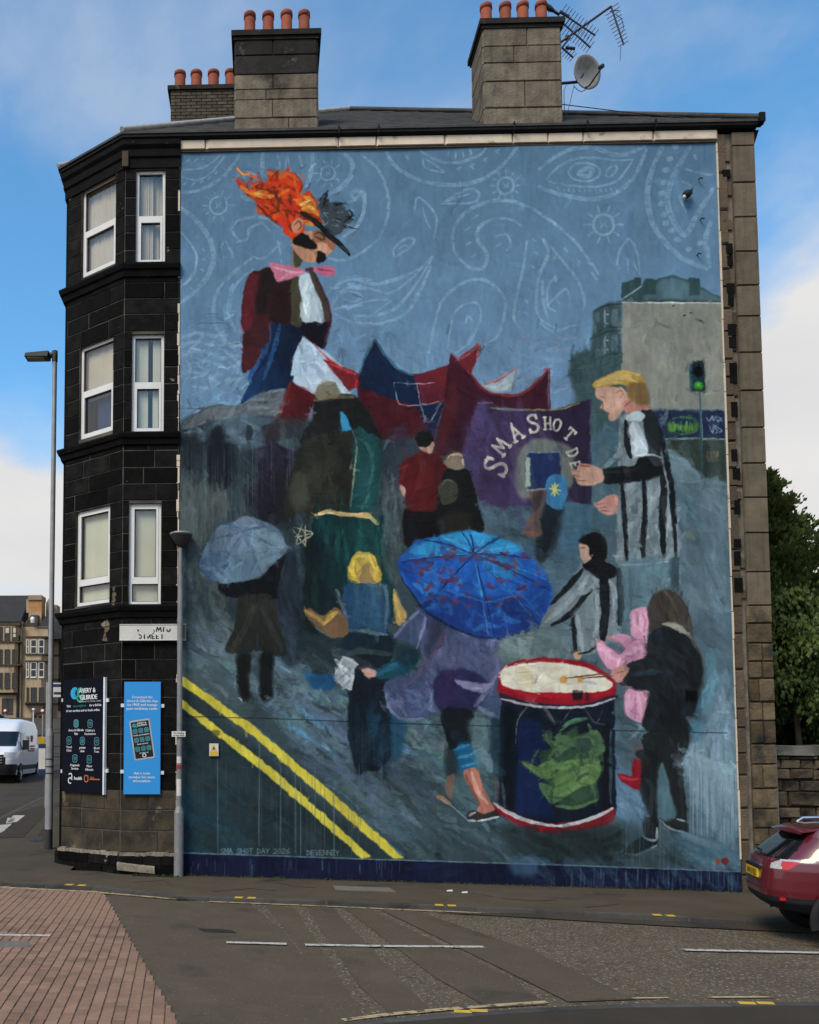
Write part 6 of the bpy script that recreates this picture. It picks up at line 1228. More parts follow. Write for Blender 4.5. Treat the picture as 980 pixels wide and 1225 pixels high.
# worn street name board
xl,xr=aty(144,757)[0],aty(223,757)[0]; z1,z0=aty(180,747.5)[2],aty(180,767)[2]
ss=thing('street_sign','worn white street name board with half peeled black letters across the corner of the wall','street sign',((xl+xr)/2,-.06,z0))
b=MB(); b.box(xl,xr,-.09,-.065,z0,z1); b.box(xl,xr,-.10,-.09,z0,z0+.012); b.box(xl,xr,-.10,-.09,z1-.012,z1); b.build('board','sign_white',ss)
b=MB(); b.box(xr-.10,xr-.002,-.094,-.0905,z0+.01,z1-.01); b.build('peeled_patch','cover_pale',ss)
b=MB(); Wd,Hd=xr-xl,z1-z0
sxy=lambda X_,Y_:(xl+(X_-138)/(925-138)*Wd,z1-(Y_-262)/(460-262)*Hd)
def stk(pts,w_):
    for (a,c) in zip(pts[:-1],pts[1:]):
        p,q=np.array(sxy(*a)),np.array(sxy(*c)); d=q-p; L=np.hypot(*d)+1e-6; n_=np.array([-d[1],d[0]])/L*w_/2; d=d/L*w_*.3; b.add([(r_[0],-.0925-R2.uniform(0,.0004),r_[1]) for r_ in (p-d+n_,q+d+n_,q+d-n_,p-d-n_)],[(0,1,2,3)])
R2=random.Random(1)
ST=(([(575,350),(585,300)],.02),([(585,300),(602,335)],.02),([(602,335),(622,302)],.02),([(622,302),(634,350)],.022),([(660,302),(660,350)],.022),([(700,330),(706,348),(722,352),(736,342),(738,322)],.022),([(355,330),(362,345)],.024),([(540,330),(552,340),(545,360)],.012),([(366,385),(392,398),(400,420),(388,436),(370,430)],.018),([(434,390),(434,436)],.022),([(472,410),(474,436)],.012),([(476,436),(500,390),(504,436)],.016),([(500,400),(512,392)],.012),([(524,392),(526,438)],.022),([(526,438),(556,436)],.016),([(526,414),(548,412)],.012),([(530,378),(548,370)],.012),([(574,396),(576,438)],.02),([(576,438),(606,434)],.014),([(576,414),(596,410)],.012),([(642,390),(642,438)],.022))
for a_,c_ in ((0,4),(4,5),(5,6),(6,7),(7,8),(8,9),(9,10),(10,13),(13,17),(17,20),(20,21)):
    b=MB()
    for pts,w_ in ST[a_:c_]: stk(pts,w_)
    b.build('letter','print_black',ss,fix=False)
# small yellow and white warning notice
x0,x1=aty(250.5,897)[0],aty(261.5,897)[0]; z1,z0=aty(256,889.5)[2],aty(256,904.5)[2]
ws=thing('warning_sign','small white and yellow warning notice fixed to the painted wall below the yellow stripes','warning sign',((x0+x1)/2,-.02,z0)); xm=(x0+x1)/2; h=z1-z0
b=MB(); b.box(x0,x1,-.035,-.02,z0,z1); b.build('board','sign_white',ws)
b=MB(); b.add([(x0+.012,-.0375,z0+.01),(x1-.012,-.0375,z0+.01),(x1-.012,-.0375,z0+h*.38),(x0+.012,-.0375,z0+h*.38),(xm-.055,-.0375,z0+h*.45),(xm+.055,-.0375,z0+h*.45),(xm,-.0375,z1-.015)],[(0,1,2,3),(4,5,6)]); b.build('yellow_print','plate_yellow',ws,fix=False)
b=MB(); b.add([(xm-.02,-.039,z0+h*.52),(xm+.02,-.039,z0+h*.52),(xm,-.039,z0+h*.8)],[(0,1,2)]); b.build('symbol','print_black',ws,fix=False)
# dark fixing on the painted sky
c=aty(819,236); t=thing('wall_fitting','small round black fitting with a pale underside high on the painted sky','wall fitting',(c[0],-.02,c[2]))
b=MB(); b.lathe((c[0],-.02,c[2]),[(.03,0),(.065,-.03),(.07,-.09),(.05,-.13),(.01,-.14)],14,'y'); b.prism([(c[0]+.0,-.03,c[2]+.03),(c[0]+.09,-.03,c[2]+.09),(c[0]+.08,-.03,c[2]-.01)],(0,-.1,0)); b.build('housing','car_black',t)
b=MB(); b.lathe((c[0]-.045,-.1,c[2]-.05),[(.005,.03),(.03,.02),(.03,-.02),(.005,-.03)],10); b.build('sensor','print_white',t)
# cable clips and hooks in the paint
for k,(px,py) in enumerate(((836,215),(838,263),(834,305))):
    c=aty(px,py); b=MB(); b.tube([(c[0],0,c[2]),(c[0],-.06,c[2]),(c[0]+.04,-.07,c[2]-.02)],.012,6); tag(b.build('wall_hook','car_black'),('short black hook in the painted sky just above the round fitting','short black hook in the painted sky below the round fitting','lowest black hook in the painted sky above the painted roof')[k],'wall hook','hooks in the painted wall')
# ---------------- LAMP POSTS
p=atg(214.5,1047.5); px_,py_=p[0],-.17; pz=gz(px_,py_)
lp=thing('lamp_post','short grey lamp post with a dark bowl head standing against the painted wall','lamp post',(px_,py_,pz))
zh=at(216,650,(0,py_,0))[2]; zb2=at(214,968,(0,py_,0))[2]; xt=at(216,650,(0,py_,0))[0]
xat=lambda z: px_+(xt-px_)*(z-pz)/(zh-pz)
b=MB(); b.tube([(px_,py_,pz-.1),(xat(zb2),py_,zb2-.06)],.082,14); b.tube([(xat(zb2),py_,zb2-.06),(xat(zb2),py_,zb2+.05)],.082,14,r1=.05); b.build('base_sleeve','galvanised',lp)
b=MB(); b.tube([(xat(zb2),py_,zb2),(xt,py_,zh-.55)],.047,12); b.tube([(xt,py_,zh-.55),(xt,py_,zh)],.032,10); b.build('post','galvanised',lp)
hx=at(217,640,(0,py_,0))[0]
b=MB(); 
for (z,a,d) in (): pass
prof=[(.02,-.2),(.05,-.19),(.10,-.10),(.165,-.02),(.175,.0)]
b.lathe((hx,py_,zh+.14),[(.03,-.22),(.06,-.2),(.12,-.12),(.175,-.03),(.185,.0)],24); b.build('lamp_bowl','pole_dark',lp)
b=MB(); b.lathe((hx,py_,zh+.14),[(.195,-.005),(.2,.03),(.16,.045)],24); b.build('lamp_lid','galvanised',lp)
z0=at(214,881.5,(0,py_,0))[2]; z1=at(214,875,(0,py_,0))[2]; xa,xb=at(206,878,(0,py_,0))[0],at(222.5,878,(0,py_,0))[0]
pt=tag(MB().box(xa,xb,py_-.075,py_-.06,z0,z1).build('parking_plate','sign_white'),'small white no loading plate strapped to the short lamp post','sign')
b=MB(); PP=lambda a,b_,k=0:(a,py_-.0765-k,b_); put_text(b,'No loading',.04,PP,(xa+xb)/2,z0+.05,.002); put_text(b,'at any time',.04,PP,(xa+xb)/2,z0+.012,.002); b.build('lettering','print_black',pt,fix=False)
for nm,mt,ya,yb,lb in (('sticker','sticker_red',915,920,'small red sticker on the short lamp post'),('sticker','sign_white',905,913,'small white sticker above the red one on the lamp post'),('sticker','sign_white',932,952,'tall white torn sticker low on the short lamp post')):
    za,zb=at(214,yb,(0,py_,0))[2],at(214,ya,(0,py_,0))[2]; b=MB(); xm=xat((za+zb)/2); n=7
    b.add([(xm+.049*math.sin(t),py_-.049*math.cos(t),z) for z in (za,zb) for t in np.linspace(-.9,.9,n)],[(i,i+1,n+i+1,n+i) for i in range(n-1)],True); tag(b.build(nm,mt,fix=False),lb,'sticker')
p=atg(58,1016); lx,ly,lz=p; lt_=thing('lamp_post','tall grey street lamp post with a flat LED head beside the corner of the tenement','lamp post',(lx,ly,lz))
zt_=at(63,424,(0,ly,0))[2]; zc_=at(58.5,992,(0,ly,0))[2]; zk=at(59,880,(0,ly,0))[2]
b=MB(); b.tube([(lx,ly,lz-.1),(lx,ly,zc_)],.078,14); b.build('base_sleeve','pole_dark',lt_)
b=MB(); b.tube([(lx,ly,zc_-.02),(lx,ly,zk)],.077,14); b.tube([(lx,ly,zk),(lx,ly,zk+.15)],.077,14,r1=.05); b.tube([(lx,ly,zk+.1),(lx,ly,zt_-.1)],.052,12,r1=.046); b.build('post','pole_grey',lt_)
hx=at(31,425,(0,ly,0))[0]; hz=at(45,426,(0,ly,0))[2]
b=MB(); b.prism([(hx,ly-.13,hz-.05),(lx-.12,ly-.15,hz-.06),(lx-.1,ly-.15,hz+.05),(hx+.02,ly-.13,hz+.02)],(0,.28,0)); b.build('lamp_head','pole_dark',lt_)
b=MB(); b.tube([(lx-.13,ly,hz),(lx+.04,ly,hz+.05)],.055,10); b.tube([(lx,ly,zt_-.15),(lx,ly,hz+.1)],.058,12); b.build('head_bracket','pole_dark',lt_)
b=MB(); b.box(hx+.05,lx-.2,ly-.1,ly+.1,hz-.075,hz-.05); b.build('led_panel','print_grey',lt_)
b=MB(); 
for y in (908,917,925): z=at(59,y,(0,ly,0))[2]; b.lathe((lx,ly,z),[(.079,-.012),(.084,-.01),(.084,.01),(.079,.012)],14)
b.build('strap','pole_dark',lt_)
# ---------------- BUS STOP
p=atg(55.5,966); bx,by,bz=p; bs=thing('bus_stop','slim bus stop pole with flag and timetable case standing behind the tall lamp post','bus stop',(bx,by,bz))
z_=lambda y:at(55,y,(0,by,0))[2]; x_=lambda px:at(px,880,(0,by,0))[0]
b=MB(); b.tube([(bx,by,bz-.1),(bx,by,z_(816))],.05,12); b.build('pole','pole_grey',bs)
b=MB(); b.box(x_(57),x_(74),by-.03,by+.03,z_(834),z_(817)); b.build('flag','sign_white',bs); b=MB(); b.box(x_(57),x_(74),by-.034,by-.031,z_(822),z_(818.5)); b.box(x_(64),x_(73),by-.034,by-.031,z_(831),z_(828)); b.build('flag_print','navy',bs)
b=MB(); b.box(x_(47.5),x_(55.5),by-.09,by-.05,z_(927),z_(890)); b.build('timetable_case','sign_white',bs); b=MB(); b.box(x_(47.3),x_(55.6),by-.096,by-.091,z_(895),z_(890)); b.box(x_(47.3),x_(55.6),by-.096,by-.091,z_(927.5),z_(920)); b.build('case_band','navy',bs)
b=MB(); 
for y in (873,893,905): b.tube([(bx,by-.05,z_(y)),(bx+.35,by,z_(y))],.012,6)
b.build('clamp','pole_dark',bs)
# ---------------- THINGS AT THE WALL FOOT
R=random.Random(2); b=MB(); q=[at(x,y,(0,-.16,0)) for x,y in ((139.5,1033),(184.5,1038.5),(185,1045.5),(140,1041))]; b.prism([tuple(v) for v in q],(0,.13,.03)); tag(b.build('fallen_slab','ledge_mortar'),'long pale stone slab fallen against the foot of the black plinth','stone slab')
for k,(lx_,ly_) in enumerate(((538,1066.5),(556,1068.5))):
    c=atg(lx_,ly_); b=MB(); b.prism([(c[0]-.05,c[1]-.02,c[2]+.004),(c[0]+.04,c[1]-.03,c[2]+.006),(c[0]+.05,c[1]+.03,c[2]+.012),(c[0]-.03,c[1]+.035,c[2]+.005)],(0,0,.012)); tag(b.build('litter_scrap','print_white'),('left scrap of white litter on the pavement below the painted drum','right scrap of white litter on the pavement below the painted drum')[k],'litter','white litter on the pavement')
# ---------------- ROOF FURNITURE
def P1(px,py,Y=.5): return tuple(at(px,py,(0,Y,0)))
k_=lambda X_,Y_,Y=.5:P1(640+X_/8.167,Y_/8.167,Y)
ae=thing('tv_aerial','twin yagi television aerial on a slanting mast clamped to the right chimney','aerial',k_(250,440))
b=MB(); b.tube([k_(235,425),k_(745,62)],.022,8); b.build('mast','aerial',ae)
def yagi(par,a,c,n,l,dr,name='boom',Y=.5):
    b=MB(); A0,C0=np.array(k_(*a,Y)),np.array(k_(*c,Y)); b.tube([A0,C0],.016,6)
    for i in range(n):
        p=A0+(C0-A0)*(.03+.95*i/(n-1)); d=np.array(dr)*l*(1.15-.4*i/n)/2; b.tube([p-d,p+d],.006,4)
    b.build(name,'aerial',par)
yagi(ae,(245,115),(590,345),12,.26,(.55,-.6,.58)); yagi(ae,(262,215),(545,465),12,.26,(.55,-.6,.58))
b=MB(); b.tube([k_(300,385),k_(320,350)],.03,6); b.tube([k_(265,465),k_(345,365)],.02,6); b.tube([k_(300,465),k_(392,474)],.03,6); b.tube([k_(245,110),k_(335,165)],.028,6); b.build('clamp','aerial',ae)
a2=thing('tv_aerial','steep yagi television aerial hanging from the tip of the slanting mast','aerial',k_(745,62)); yagi(a2,(745,62),(868,435),11,.24,(.75,-.6,.12)); b=MB(); b.tube([k_(735,110),k_(820,100)],.008,4); b.build('reflector_rod','aerial',a2); b=MB(); b.tube([k_(842,430),k_(832,595)],.005,4); b.build('cable','wire',a2); b=MB(); b.tube([k_(790,140),k_(848,180),k_(868,260),k_(850,330)],.006,4); b.build('cable','wire',a2)
a3=thing('tv_aerial','small yagi television aerial close above the satellite dish','aerial',k_(270,470)); yagi(a3,(265,465),(375,562),6,.2,(.6,-.6,.5))
# satellite dish
ds=thing('satellite_dish','round grey satellite dish on an arm from the right chimney','satellite dish',k_(255,812))
cc_=np.array(k_(515,700,.35)); nrm=np.array([.42,-.86,-.22]); nrm/=np.linalg.norm(nrm); uu=np.cross(nrm,[0,0,1]); uu/=np.linalg.norm(uu); vv=np.cross(uu,nrm)
b=MB(); v=[];f=[]; seg=28; rings=6
for back in (0,1):
    for i in range(rings+1):
        r_=i/rings
        for k in range(seg):
            t=k*6.28318/seg; a,c=r_*.315*math.cos(t),r_*.285*math.sin(t); d=-.09*(1-r_*r_)-back*.015; v.append(cc_+uu*a+vv*c+nrm*d)
n0=(rings+1)*seg
for i in range(rings):
    for k in range(seg): q=(i*seg+k,i*seg+(k+1)%seg,(i+1)*seg+(k+1)%seg,(i+1)*seg+k); f.append(q); f.append(tuple(n0+j for j in q[::-1]))
for k in range(seg): f.append((rings*seg+k,rings*seg+(k+1)%seg,n0+rings*seg+(k+1)%seg,n0+rings*seg+k))
b.add(v,f,True); b.build('reflector','dish_grey',ds,fix=False)
fo=cc_+nrm*.33-vv*.02+uu*(-.05); lo_=cc_-vv*.27
b=MB(); b.tube([lo_,lo_+nrm*.1,fo],.016,6); b.tube([fo,fo-nrm*.09],.038,8); b.build('feed_arm','pole_dark',ds)
b=MB(); b.tube([k_(240,815,.4),k_(415,800,.4),tuple(cc_-nrm*.11)],.025,8); b.build('bracket_arm','aerial',ds)
b=MB(); b.tube([k_(380,840),k_(420,880),k_(455,895),k_(490,880),k_(515,850)],.006,4); b.build('cable','wire',ds)
for lb,pts in (('loose black cable hanging from the dish arm down the right chimney',[(310,830),(285,880),(285,960),(295,1180)]),('thin black cable slanting from the satellite dish to the roof',[(385,830),(345,1000),(295,1185)])):
    b=MB(); b.tube([k_(*q) for q in pts],.006,4); tag(b.build('cable','wire'),lb,'cable')
b=MB(); b.tube([P1(671,124.5),P1(740,133),P1(800,139),P1(885,147,.2)],.008,4); tag(b.build('telephone_wire','wire'),'thin wire sagging from the right chimney to the right end of the gutter','wire')
# pigeon on the chimney pot
c=np.array(P1(656.5,9.0,.55)); bd=thing('pigeon','small dark pigeon perched on the rightmost pot of the right chimney','bird',tuple(c-np.array([0,0,.06])))
b=MB(); b.lathe(tuple(c),[(.01,-.13),(.04,-.09),(.055,-.02),(.05,.05),(.03,.10),(.012,.13)],10,'x')
v0=len(b.v); b.v=[(c[0]+(x-c[0])*.9-(0),y,z-(x-c[0])*.55+0) for x,y,z in b.v]
b.lathe((c[0]-.10,c[1],c[2]+.09),[(.006,-.04),(.03,-.02),(.034,.01),(.02,.035),(.004,.04)],10); b.prism([(c[0]-.135,c[1]-.008,c[2]+.095),(c[0]-.175,c[1],c[2]+.085),(c[0]-.135,c[1]-.008,c[2]+.08)],(0,.016,0)); b.prism([(c[0]+.08,c[1]-.025,c[2]-.04),(c[0]+.2,c[1]-.02,c[2]-.13),(c[0]+.19,c[1]-.02,c[2]-.145),(c[0]+.07,c[1]-.025,c[2]-.07)],(0,.05,0)); b.build('body','bird',bd)
b=MB(); b.tube([c+np.array([0,0,-.03]),c+np.array([0,0,-.1])],.006,5); b.build('leg','bird',bd)
# ---------------- GARDEN WALL AND POST AT THE RIGHT
gY=.55; wx0=10.17; gzt=lambda px,py:at(px,py,(0,gY,0))[2]
gw=thing('garden_wall','low rubble stone boundary wall with weathered coping right of the tenement','wall',(12,gY,gz(12,gY)))
zt1=gzt(950,904); b=MB(); b.box(wx0,19,gY+.05,gY+.5,-1.2,zt1); b.build('wall_core','rubble_core',gw)
rm=stone_meshes('rubble_stone','rubble',.07,8,.10); R=random.Random(41); z=-.75
while z<zt1-.05:
    h=min(R.uniform(.16,.30),zt1-z); x=wx0
    while x<14.2: l=R.uniform(.2,.55); piece('rubble_stone',R.choice(rm),gw,(x+l/2,gY+.05+R.uniform(-.02,.02),z+h/2+R.uniform(-.01,.01)),(l-.025,.16,h-.022)); x+=l
    z+=h
cg=stone_meshes('coping_stone','coping_grey',.03,4,.08); x=wx0-.02
while x<18.5: l=R.uniform(.6,.95); o=piece('coping_stone',R.choice(cg),gw,(x+l/2,gY+.22,zt1+.085),(l-.012,.62,.19)); o.rotation_euler=(0,.02,0); x+=l
c=at(931,1000,(0,.3,0)); zt2_=at(929,896,(0,.3,0))[2]; b=MB(); b.tube([(c[0],.3,-1.0),(c[0]-.02,.3,zt2_)],.042,12); b.lathe((c[0]-.02,.3,zt2_),[(.046,-.01),(.046,.015),(.01,.02)],12); tag(b.build('metal_post','galvanised'),'plain grey metal post between the painted tenement and the garden wall','post')
# ---------------- TREES
def leaves(mb,c,n,R,size,dirf,rad,flat=.5):
    for _ in range(n):
        d=Vector((R.gauss(0,1),R.gauss(0,1),R.gauss(0,1)*flat)); d=d.normalized()*rad*R.random()**.45
        p=Vector(c)+d; a=dirf(d,R); a.normalize(); s=size*R.uniform(.6,1.4); q=Vector((R.gauss(0,1),R.gauss(0,1),R.gauss(0,1))); t=a.cross(q).normalized()*s*.42
        mb.add([p-a*s*.5,p+t,p+a*s*.6,p-t],[(0,1,2,3)])
R=random.Random(77)
def conifer(x,y,h,base_r,label,lean=0):
    z0=gz(x,y)-.2; t=thing('conifer_tree',label,'tree',(x,y,z0)); b=MB(); b.tube([(x,y,z0),(x+lean*.5,y,z0+h*.5),(x+lean,y,z0+h*.97)],.20,8,r1=.02); tr=b.build('trunk','bark',t)
    lb=MB(); cr=MB(); nb=int(h*27)
    for i in range(nb):
        f=(i+R.random())/nb; z=z0+h*(.08+.90*f); r_=base_r*1.12*(1-f)**.92*R.uniform(.55,1.12)+.08; a=R.uniform(0,6.283); cx,cy=x+lean*f,y
        tip=Vector((cx+math.cos(a)*r_,cy+math.sin(a)*r_,z+r_*R.uniform(.15,.55)))
        lb.tube([(cx,cy,z),tip],.018,4,cap=False,r1=.004)
        m=max(4,int(r_*12))
        for k in range(m):
            g_=.25+.75*(k+R.random())/m; p=Vector((cx,cy,z)).lerp(tip,g_)
            out=(tip-Vector((cx,cy,z))).normalized()
            leaves(cr,p,22,R,.095,lambda d,R_:out*.8+Vector((0,0,.55))+d*1.2,.18+.12*r_*g_,.8)
        leaves(cr,tip,9,R,.12,lambda d,R_:out+Vector((0,0,.8)),.08)
    lb.build('limb','bark',t); cr.build('crown','conifer_leaf',t,fix=False)
c1=at(917,700,(0,5.2,0))
zt_c=at(917,560,(0,5.2,0))[2]; conifer(c1[0]+.25,5.2,zt_c-gz(c1[0],5.2)+.2,3.3,'tall dark green conifer rising behind the garden wall, its pointed top beside the tenement',-.2)
c2=at(992,720,(0,6.5,0)); zt_c=at(992,700,(0,6.5,0))[2]; conifer(c2[0]+.6,6.5,zt_c-gz(c2[0],6.5)+.4,3.0,'shorter dark conifer standing right of the tall pointed one at the picture edge',0)
def shrub(x,y,zc,rx,rz_,n,mat,label,size=.13,seed=1):
    R=random.Random(seed); z0=gz(x,y); t=thing('leafy_tree',label,'tree',(x,y,z0)); b=MB(); lb=MB(); cr=MB()
    b.tube([(x,y,z0-.1),(x+.1,y,z0+(zc-z0)*.6),(x,y,zc)],.09,8,r1=.03); b.build('trunk','bark',t)
    for i in range(n):
        a=R.uniform(0,6.28); e=R.uniform(-.9,1.2); q=R.uniform(.45,1); p=Vector((x+rx*q*math.cos(a)*math.cos(e),y+rx*.8*q*math.sin(a)*math.cos(e),zc+rz_*q*math.sin(e)))
        lb.tube([(x,y,zc-rz_*.4),p],.016,4,cap=False,r1=.004); leaves(cr,p,110,R,size*.55,lambda d,R_:Vector((d.x,d.y,-.6+R_.uniform(-.3,.3))),R.uniform(.22,.42),.7)
    lb.build('limb','bark',t); cr.build('crown',mat,t,fix=False)
q=at(940,790,(0,2.2,0)); shrub(q[0]+.1,2.2,q[2],.85,1.45,80,'broad_leaf','bushy light green broadleaf tree in front of the conifer just above the garden wall',.15,3)
# ---------------- VEHICLES: closed shells stacked from rounded plan outlines
def shell(levels,expo=4.2,seg=96,nz=44):
    L=np.array(levels,float); zs=np.linspace(L[0,0],L[-1,0],nz); xr=np.interp(zs,L[:,0],L[:,1]); xf=np.interp(zs,L[:,0],L[:,2]); hw=np.interp(zs,L[:,0],L[:,3])
    k=np.ones(3)/3
    for a in (xr,xf,hw): a[1:-1]=np.convolve(a,k,'valid')
    V=np.zeros((nz,seg,3))
    for i in range(nz):
        for j in range(seg):
            t=j*2*math.pi/seg; c,s=math.cos(t),math.sin(t); e=2/expo
            V[i,j]=((xr[i]+xf[i])/2+(xf[i]-xr[i])/2*math.copysign(abs(c)**e,c),hw[i]*math.copysign(abs(s)**e,s),zs[i])
    return V
def shell_parts(V,classify,place,root,mats):
    nz,seg,_=V.shape; F={}
    for i in range(nz-1):
        for j in range(seg):
            j2=(j+1)%seg; c=(V[i,j]+V[i,j2]+V[i+1,j]+V[i+1,j2])/4; F.setdefault(classify(c,j*2*math.pi/seg),[]).append([V[i,j],V[i,j2],V[i+1,j2],V[i+1,j]])
    F.setdefault(classify(V[-1].mean(0),-1),[]).append(list(V[-1])); F.setdefault(classify(V[0].mean(0),-2),[]).append(list(V[0])[::-1])
    out={}
    for k,fs in F.items():
        b=MB(); idx={}
        for f in fs:
            q=[]
            for p in f:
                key=tuple(np.round(p,5))
                if key not in idx: idx[key]=len(b.v); b.v.append(place(p))
                q.append(idx[key])
            if len(set(q))>2: b.f.append(tuple(dict.fromkeys(q))); b.sm.append(len(f)==4)
        out[k]=b.build(k,mats[k],root,fix=False)
    return out
def placer(o,head,z):
    c,s=math.cos(head),math.sin(head); return lambda p,o=o:(o[0]+p[0]*c-p[1]*s,o[1]+p[0]*s+p[1]*c,z+p[2])
def wheel(root,pl,x,y,r,wd,side,rim=True):
    def ring(prof,mat,name,par,seg=28):
        b=MB(); v=[];f=[]
        for rr,d in prof:
            for k in range(seg): t=k*6.28318/seg; v.append(pl((x+rr*math.cos(t),y+side*d,r+rr*math.sin(t))))
        for i in range(len(prof)-1):
            for k in range(seg): f.append((i*seg+k,i*seg+(k+1)%seg,(i+1)*seg+(k+1)%seg,(i+1)*seg+k))
        f.append(tuple((len(prof)-1)*seg+k for k in range(seg))); b.add(v,f,True); return b.build(name,mat,par)
    w_=ring([(r*.6,-wd),(r*.95,-wd),(r,-wd*.8),(r,-.03),(r*.95,0),(r*.72,.005),(r*.68,-.02),(r*.66,-.05)],'tyre','wheel',root)
    b=MB()
    for k in range(5):
        t=k*1.2566+.3; d=np.array([math.cos(t),math.sin(t)]); n_=np.array([-d[1],d[0]])
        q=[d*r*.12+n_*r*.1,d*r*.66+n_*r*.07,d*r*.66-n_*r*.07,d*r*.12-n_*r*.1]; b.prism([pl((x+a[0],y+side*-.012,r+a[1])) for a in q],np.array(pl((0,side*-.03,0)))-np.array(pl((0,0,0))))
    b.build('spoke','alloy',w_); ring([(r*.69,-.03),(r*.69,-.005),(r*.64,-.008),(r*.64,-.05)],'alloy','rim',w_); ring([(r*.16,-.05),(r*.16,-.004),(.01,-.001)],'alloy','hub_cap',w_)
    return w_
# parked red car: only its tail reaches into the frame
ROADX=at(965,1108,(0,0,-KERB),(.026,0,1))
CARB=math.radians(-14); _v=at(906,1038,tuple(CAM+c_f*12.0),tuple(c_f)); CX,CY=_v[0]-.09*math.cos(CARB),_v[1]-.02*math.sin(CARB)
czz=rz(CX+.5,CY)+.0; _pl=placer((CX,CY),CARB,czz); pl=lambda p:_pl((p[0],p[1],p[2] if p[2]<1 else 1+(p[2]-1)*.76))
car=thing('parked_car','dark red crossover car with silver roof rails parked at the kerb','car',(CX+2.1,CY,czz))
lv=[(.36,.42,4.0,.74),(.42,.16,4.2,.82),(.52,.05,4.28,.875),(.66,.02,4.3,.892),(.80,.035,4.25,.895),(.92,.05,4.15,.892),(1.02,.085,3.95,.875),(1.08,.13,3.6,.855),(1.25,.28,3.1,.79),(1.42,.43,2.6,.72),(1.50,.46,2.35,.685),(1.535,.44,2.25,.66),(1.57,.55,2.1,.60),(1.60,.85,1.9,.46)]
V=shell(lv,4.2,220,150)
def cls(c,t):
    x,y,z=c
    if t==-1: return 'body'
    if t==-2: return 'underside'
    rear=x<1.0 and abs(y)<.66-.25*(z-1.05)
    wedge=x<.62
    if z<.585: return 'lower_cladding'
    if 1.055<z<1.475 and rear and wedge and abs(y)<.69-.42*(z-1.05): return 'rear_window'
    if 1.06<z<1.43 and .95+.25*(z-1.05)<x<3.2-(z-1.05)*2.2 and not (1.55<x<1.63) : return 'side_window'
    if 1.08<z<1.45 and x>2.9-(z-1.05)*2.0: return 'windscreen'
    ay=abs(y)
    p=(ay-.50)*1.35+max(0,x-.18)*1.7
    if x<.60 and 0<p<.66:
        top=.985+.085*min(1,p/.2); bot=.925+max(0,p-.40)*.36
        if bot<z<top: return ('tail_light_clear' if z>1.035 or p<.22 else 'tail_light')+('_a' if y>0 else '')
    return 'body'
pa=shell_parts(V,cls,pl,car,dict(body='car_red',underside='car_black',lower_cladding='car_black',rear_window='car_glass',side_window='car_glass',windscreen='car_glass',tail_light='lens_red',tail_light_clear='lens_clear',tail_light_a='lens_red',tail_light_clear_a='lens_clear'))
for k_2 in ('tail_light_clear','tail_light_clear_a'): pa[k_2].name='tail_light_lens'
pa['tail_light_a'].name='tail_light'
def cbox(name,mat,x0,x1,y0,y1,z0,z1,par=car,P_=pl):
    b=MB(); b.box(x0,x1,y0,y1,z0,z1); b.v=[tuple(P_(p)) for p in b.v]; return b.build(name,mat,par)
npl=cbox('number_plate','plate_yellow',.012,.06,-.26,.26,.775,.885)
b=MB(); put_text(b,'WN12 YLZ',.105,lambda a,z,k=0:pl((.0095-k,-a,z)),0,.793,.003,.80); b.build('lettering','print_black',npl,fix=False)
cbox('plate_recess','car_black',.022,.06,-.31,.31,.888,.925)
b=MB(); v=[]; n=20
for k in range(n): t=k*6.2832/n; v.append(pl((.035,.05*math.cos(t),.985+.05*math.sin(t))))
for k in range(n): t=k*6.2832/n; v.append(pl((.035,.038*math.cos(t),.985+.038*math.sin(t))))
b.add(v,[(i,(i+1)%n,n+(i+1)%n,n+i) for i in range(n)]); b.add([pl(p) for p in ((.034,-.06,.978),(.034,.06,.978),(.034,.06,.992),(.034,-.06,.992))],[(0,1,2,3)]); b.build('badge','chrome',car,fix=False)
cbox('tailgate_handle','chrome',.035,.06,-.28,.28,.93,.942)
for s in (1,-1):
    b=MB(); pts=[pl((x,s*y,z)) for x,y,z in ((.72,.60,1.56),(.80,.62,1.635),(1.3,.64,1.655),(2.0,.62,1.63),(2.1,.60,1.56))]; b.tube(pts,.024,8); b.build('roof_rail','chrome',car)
b=MB(); 
sp=[(.33,0,1.515),(.35,.35,1.512),(.42,.60,1.49),(.62,.64,1.52),(.62,.3,1.575),(.62,0,1.58)]
pts=[(.33,-.0,1.50),(.345,.35,1.497),(.43,.60,1.478)]; full=[(x,-y,z) for x,y,z in pts[::-1]]+pts[1:]
n=len(full); v=[pl(p) for p in full]+[pl((p[0]+.28,p[1]*.98,p[2]+.075)) for p in full]+[pl((p[0]+.02,p[1],p[2]-.025)) for p in full]
b.add(v,[(i,i+1,n+i+1,n+i) for i in range(n-1)]+[(2*n+i,2*n+i+1,i+1,i) for i in range(n-1)],True); b.build('spoiler','car_red',car)
b=MB(); b.tube([pl((.13,0,1.075)),pl((.16,.1,1.12)),pl((.17,.38,1.13))],.012,5); b.tube([pl((.10,0,1.06)),pl((.13,0,1.09))],.03,8); b.build('rear_wiper','car_black',car)
for s in (1,-1): cbox('reflector','lens_red',.165,.25,s*.60-.07,s*.60+.07,.545,.58)
cbox('exhaust','pole_grey',.40,.8,.40,.48,.29,.35)
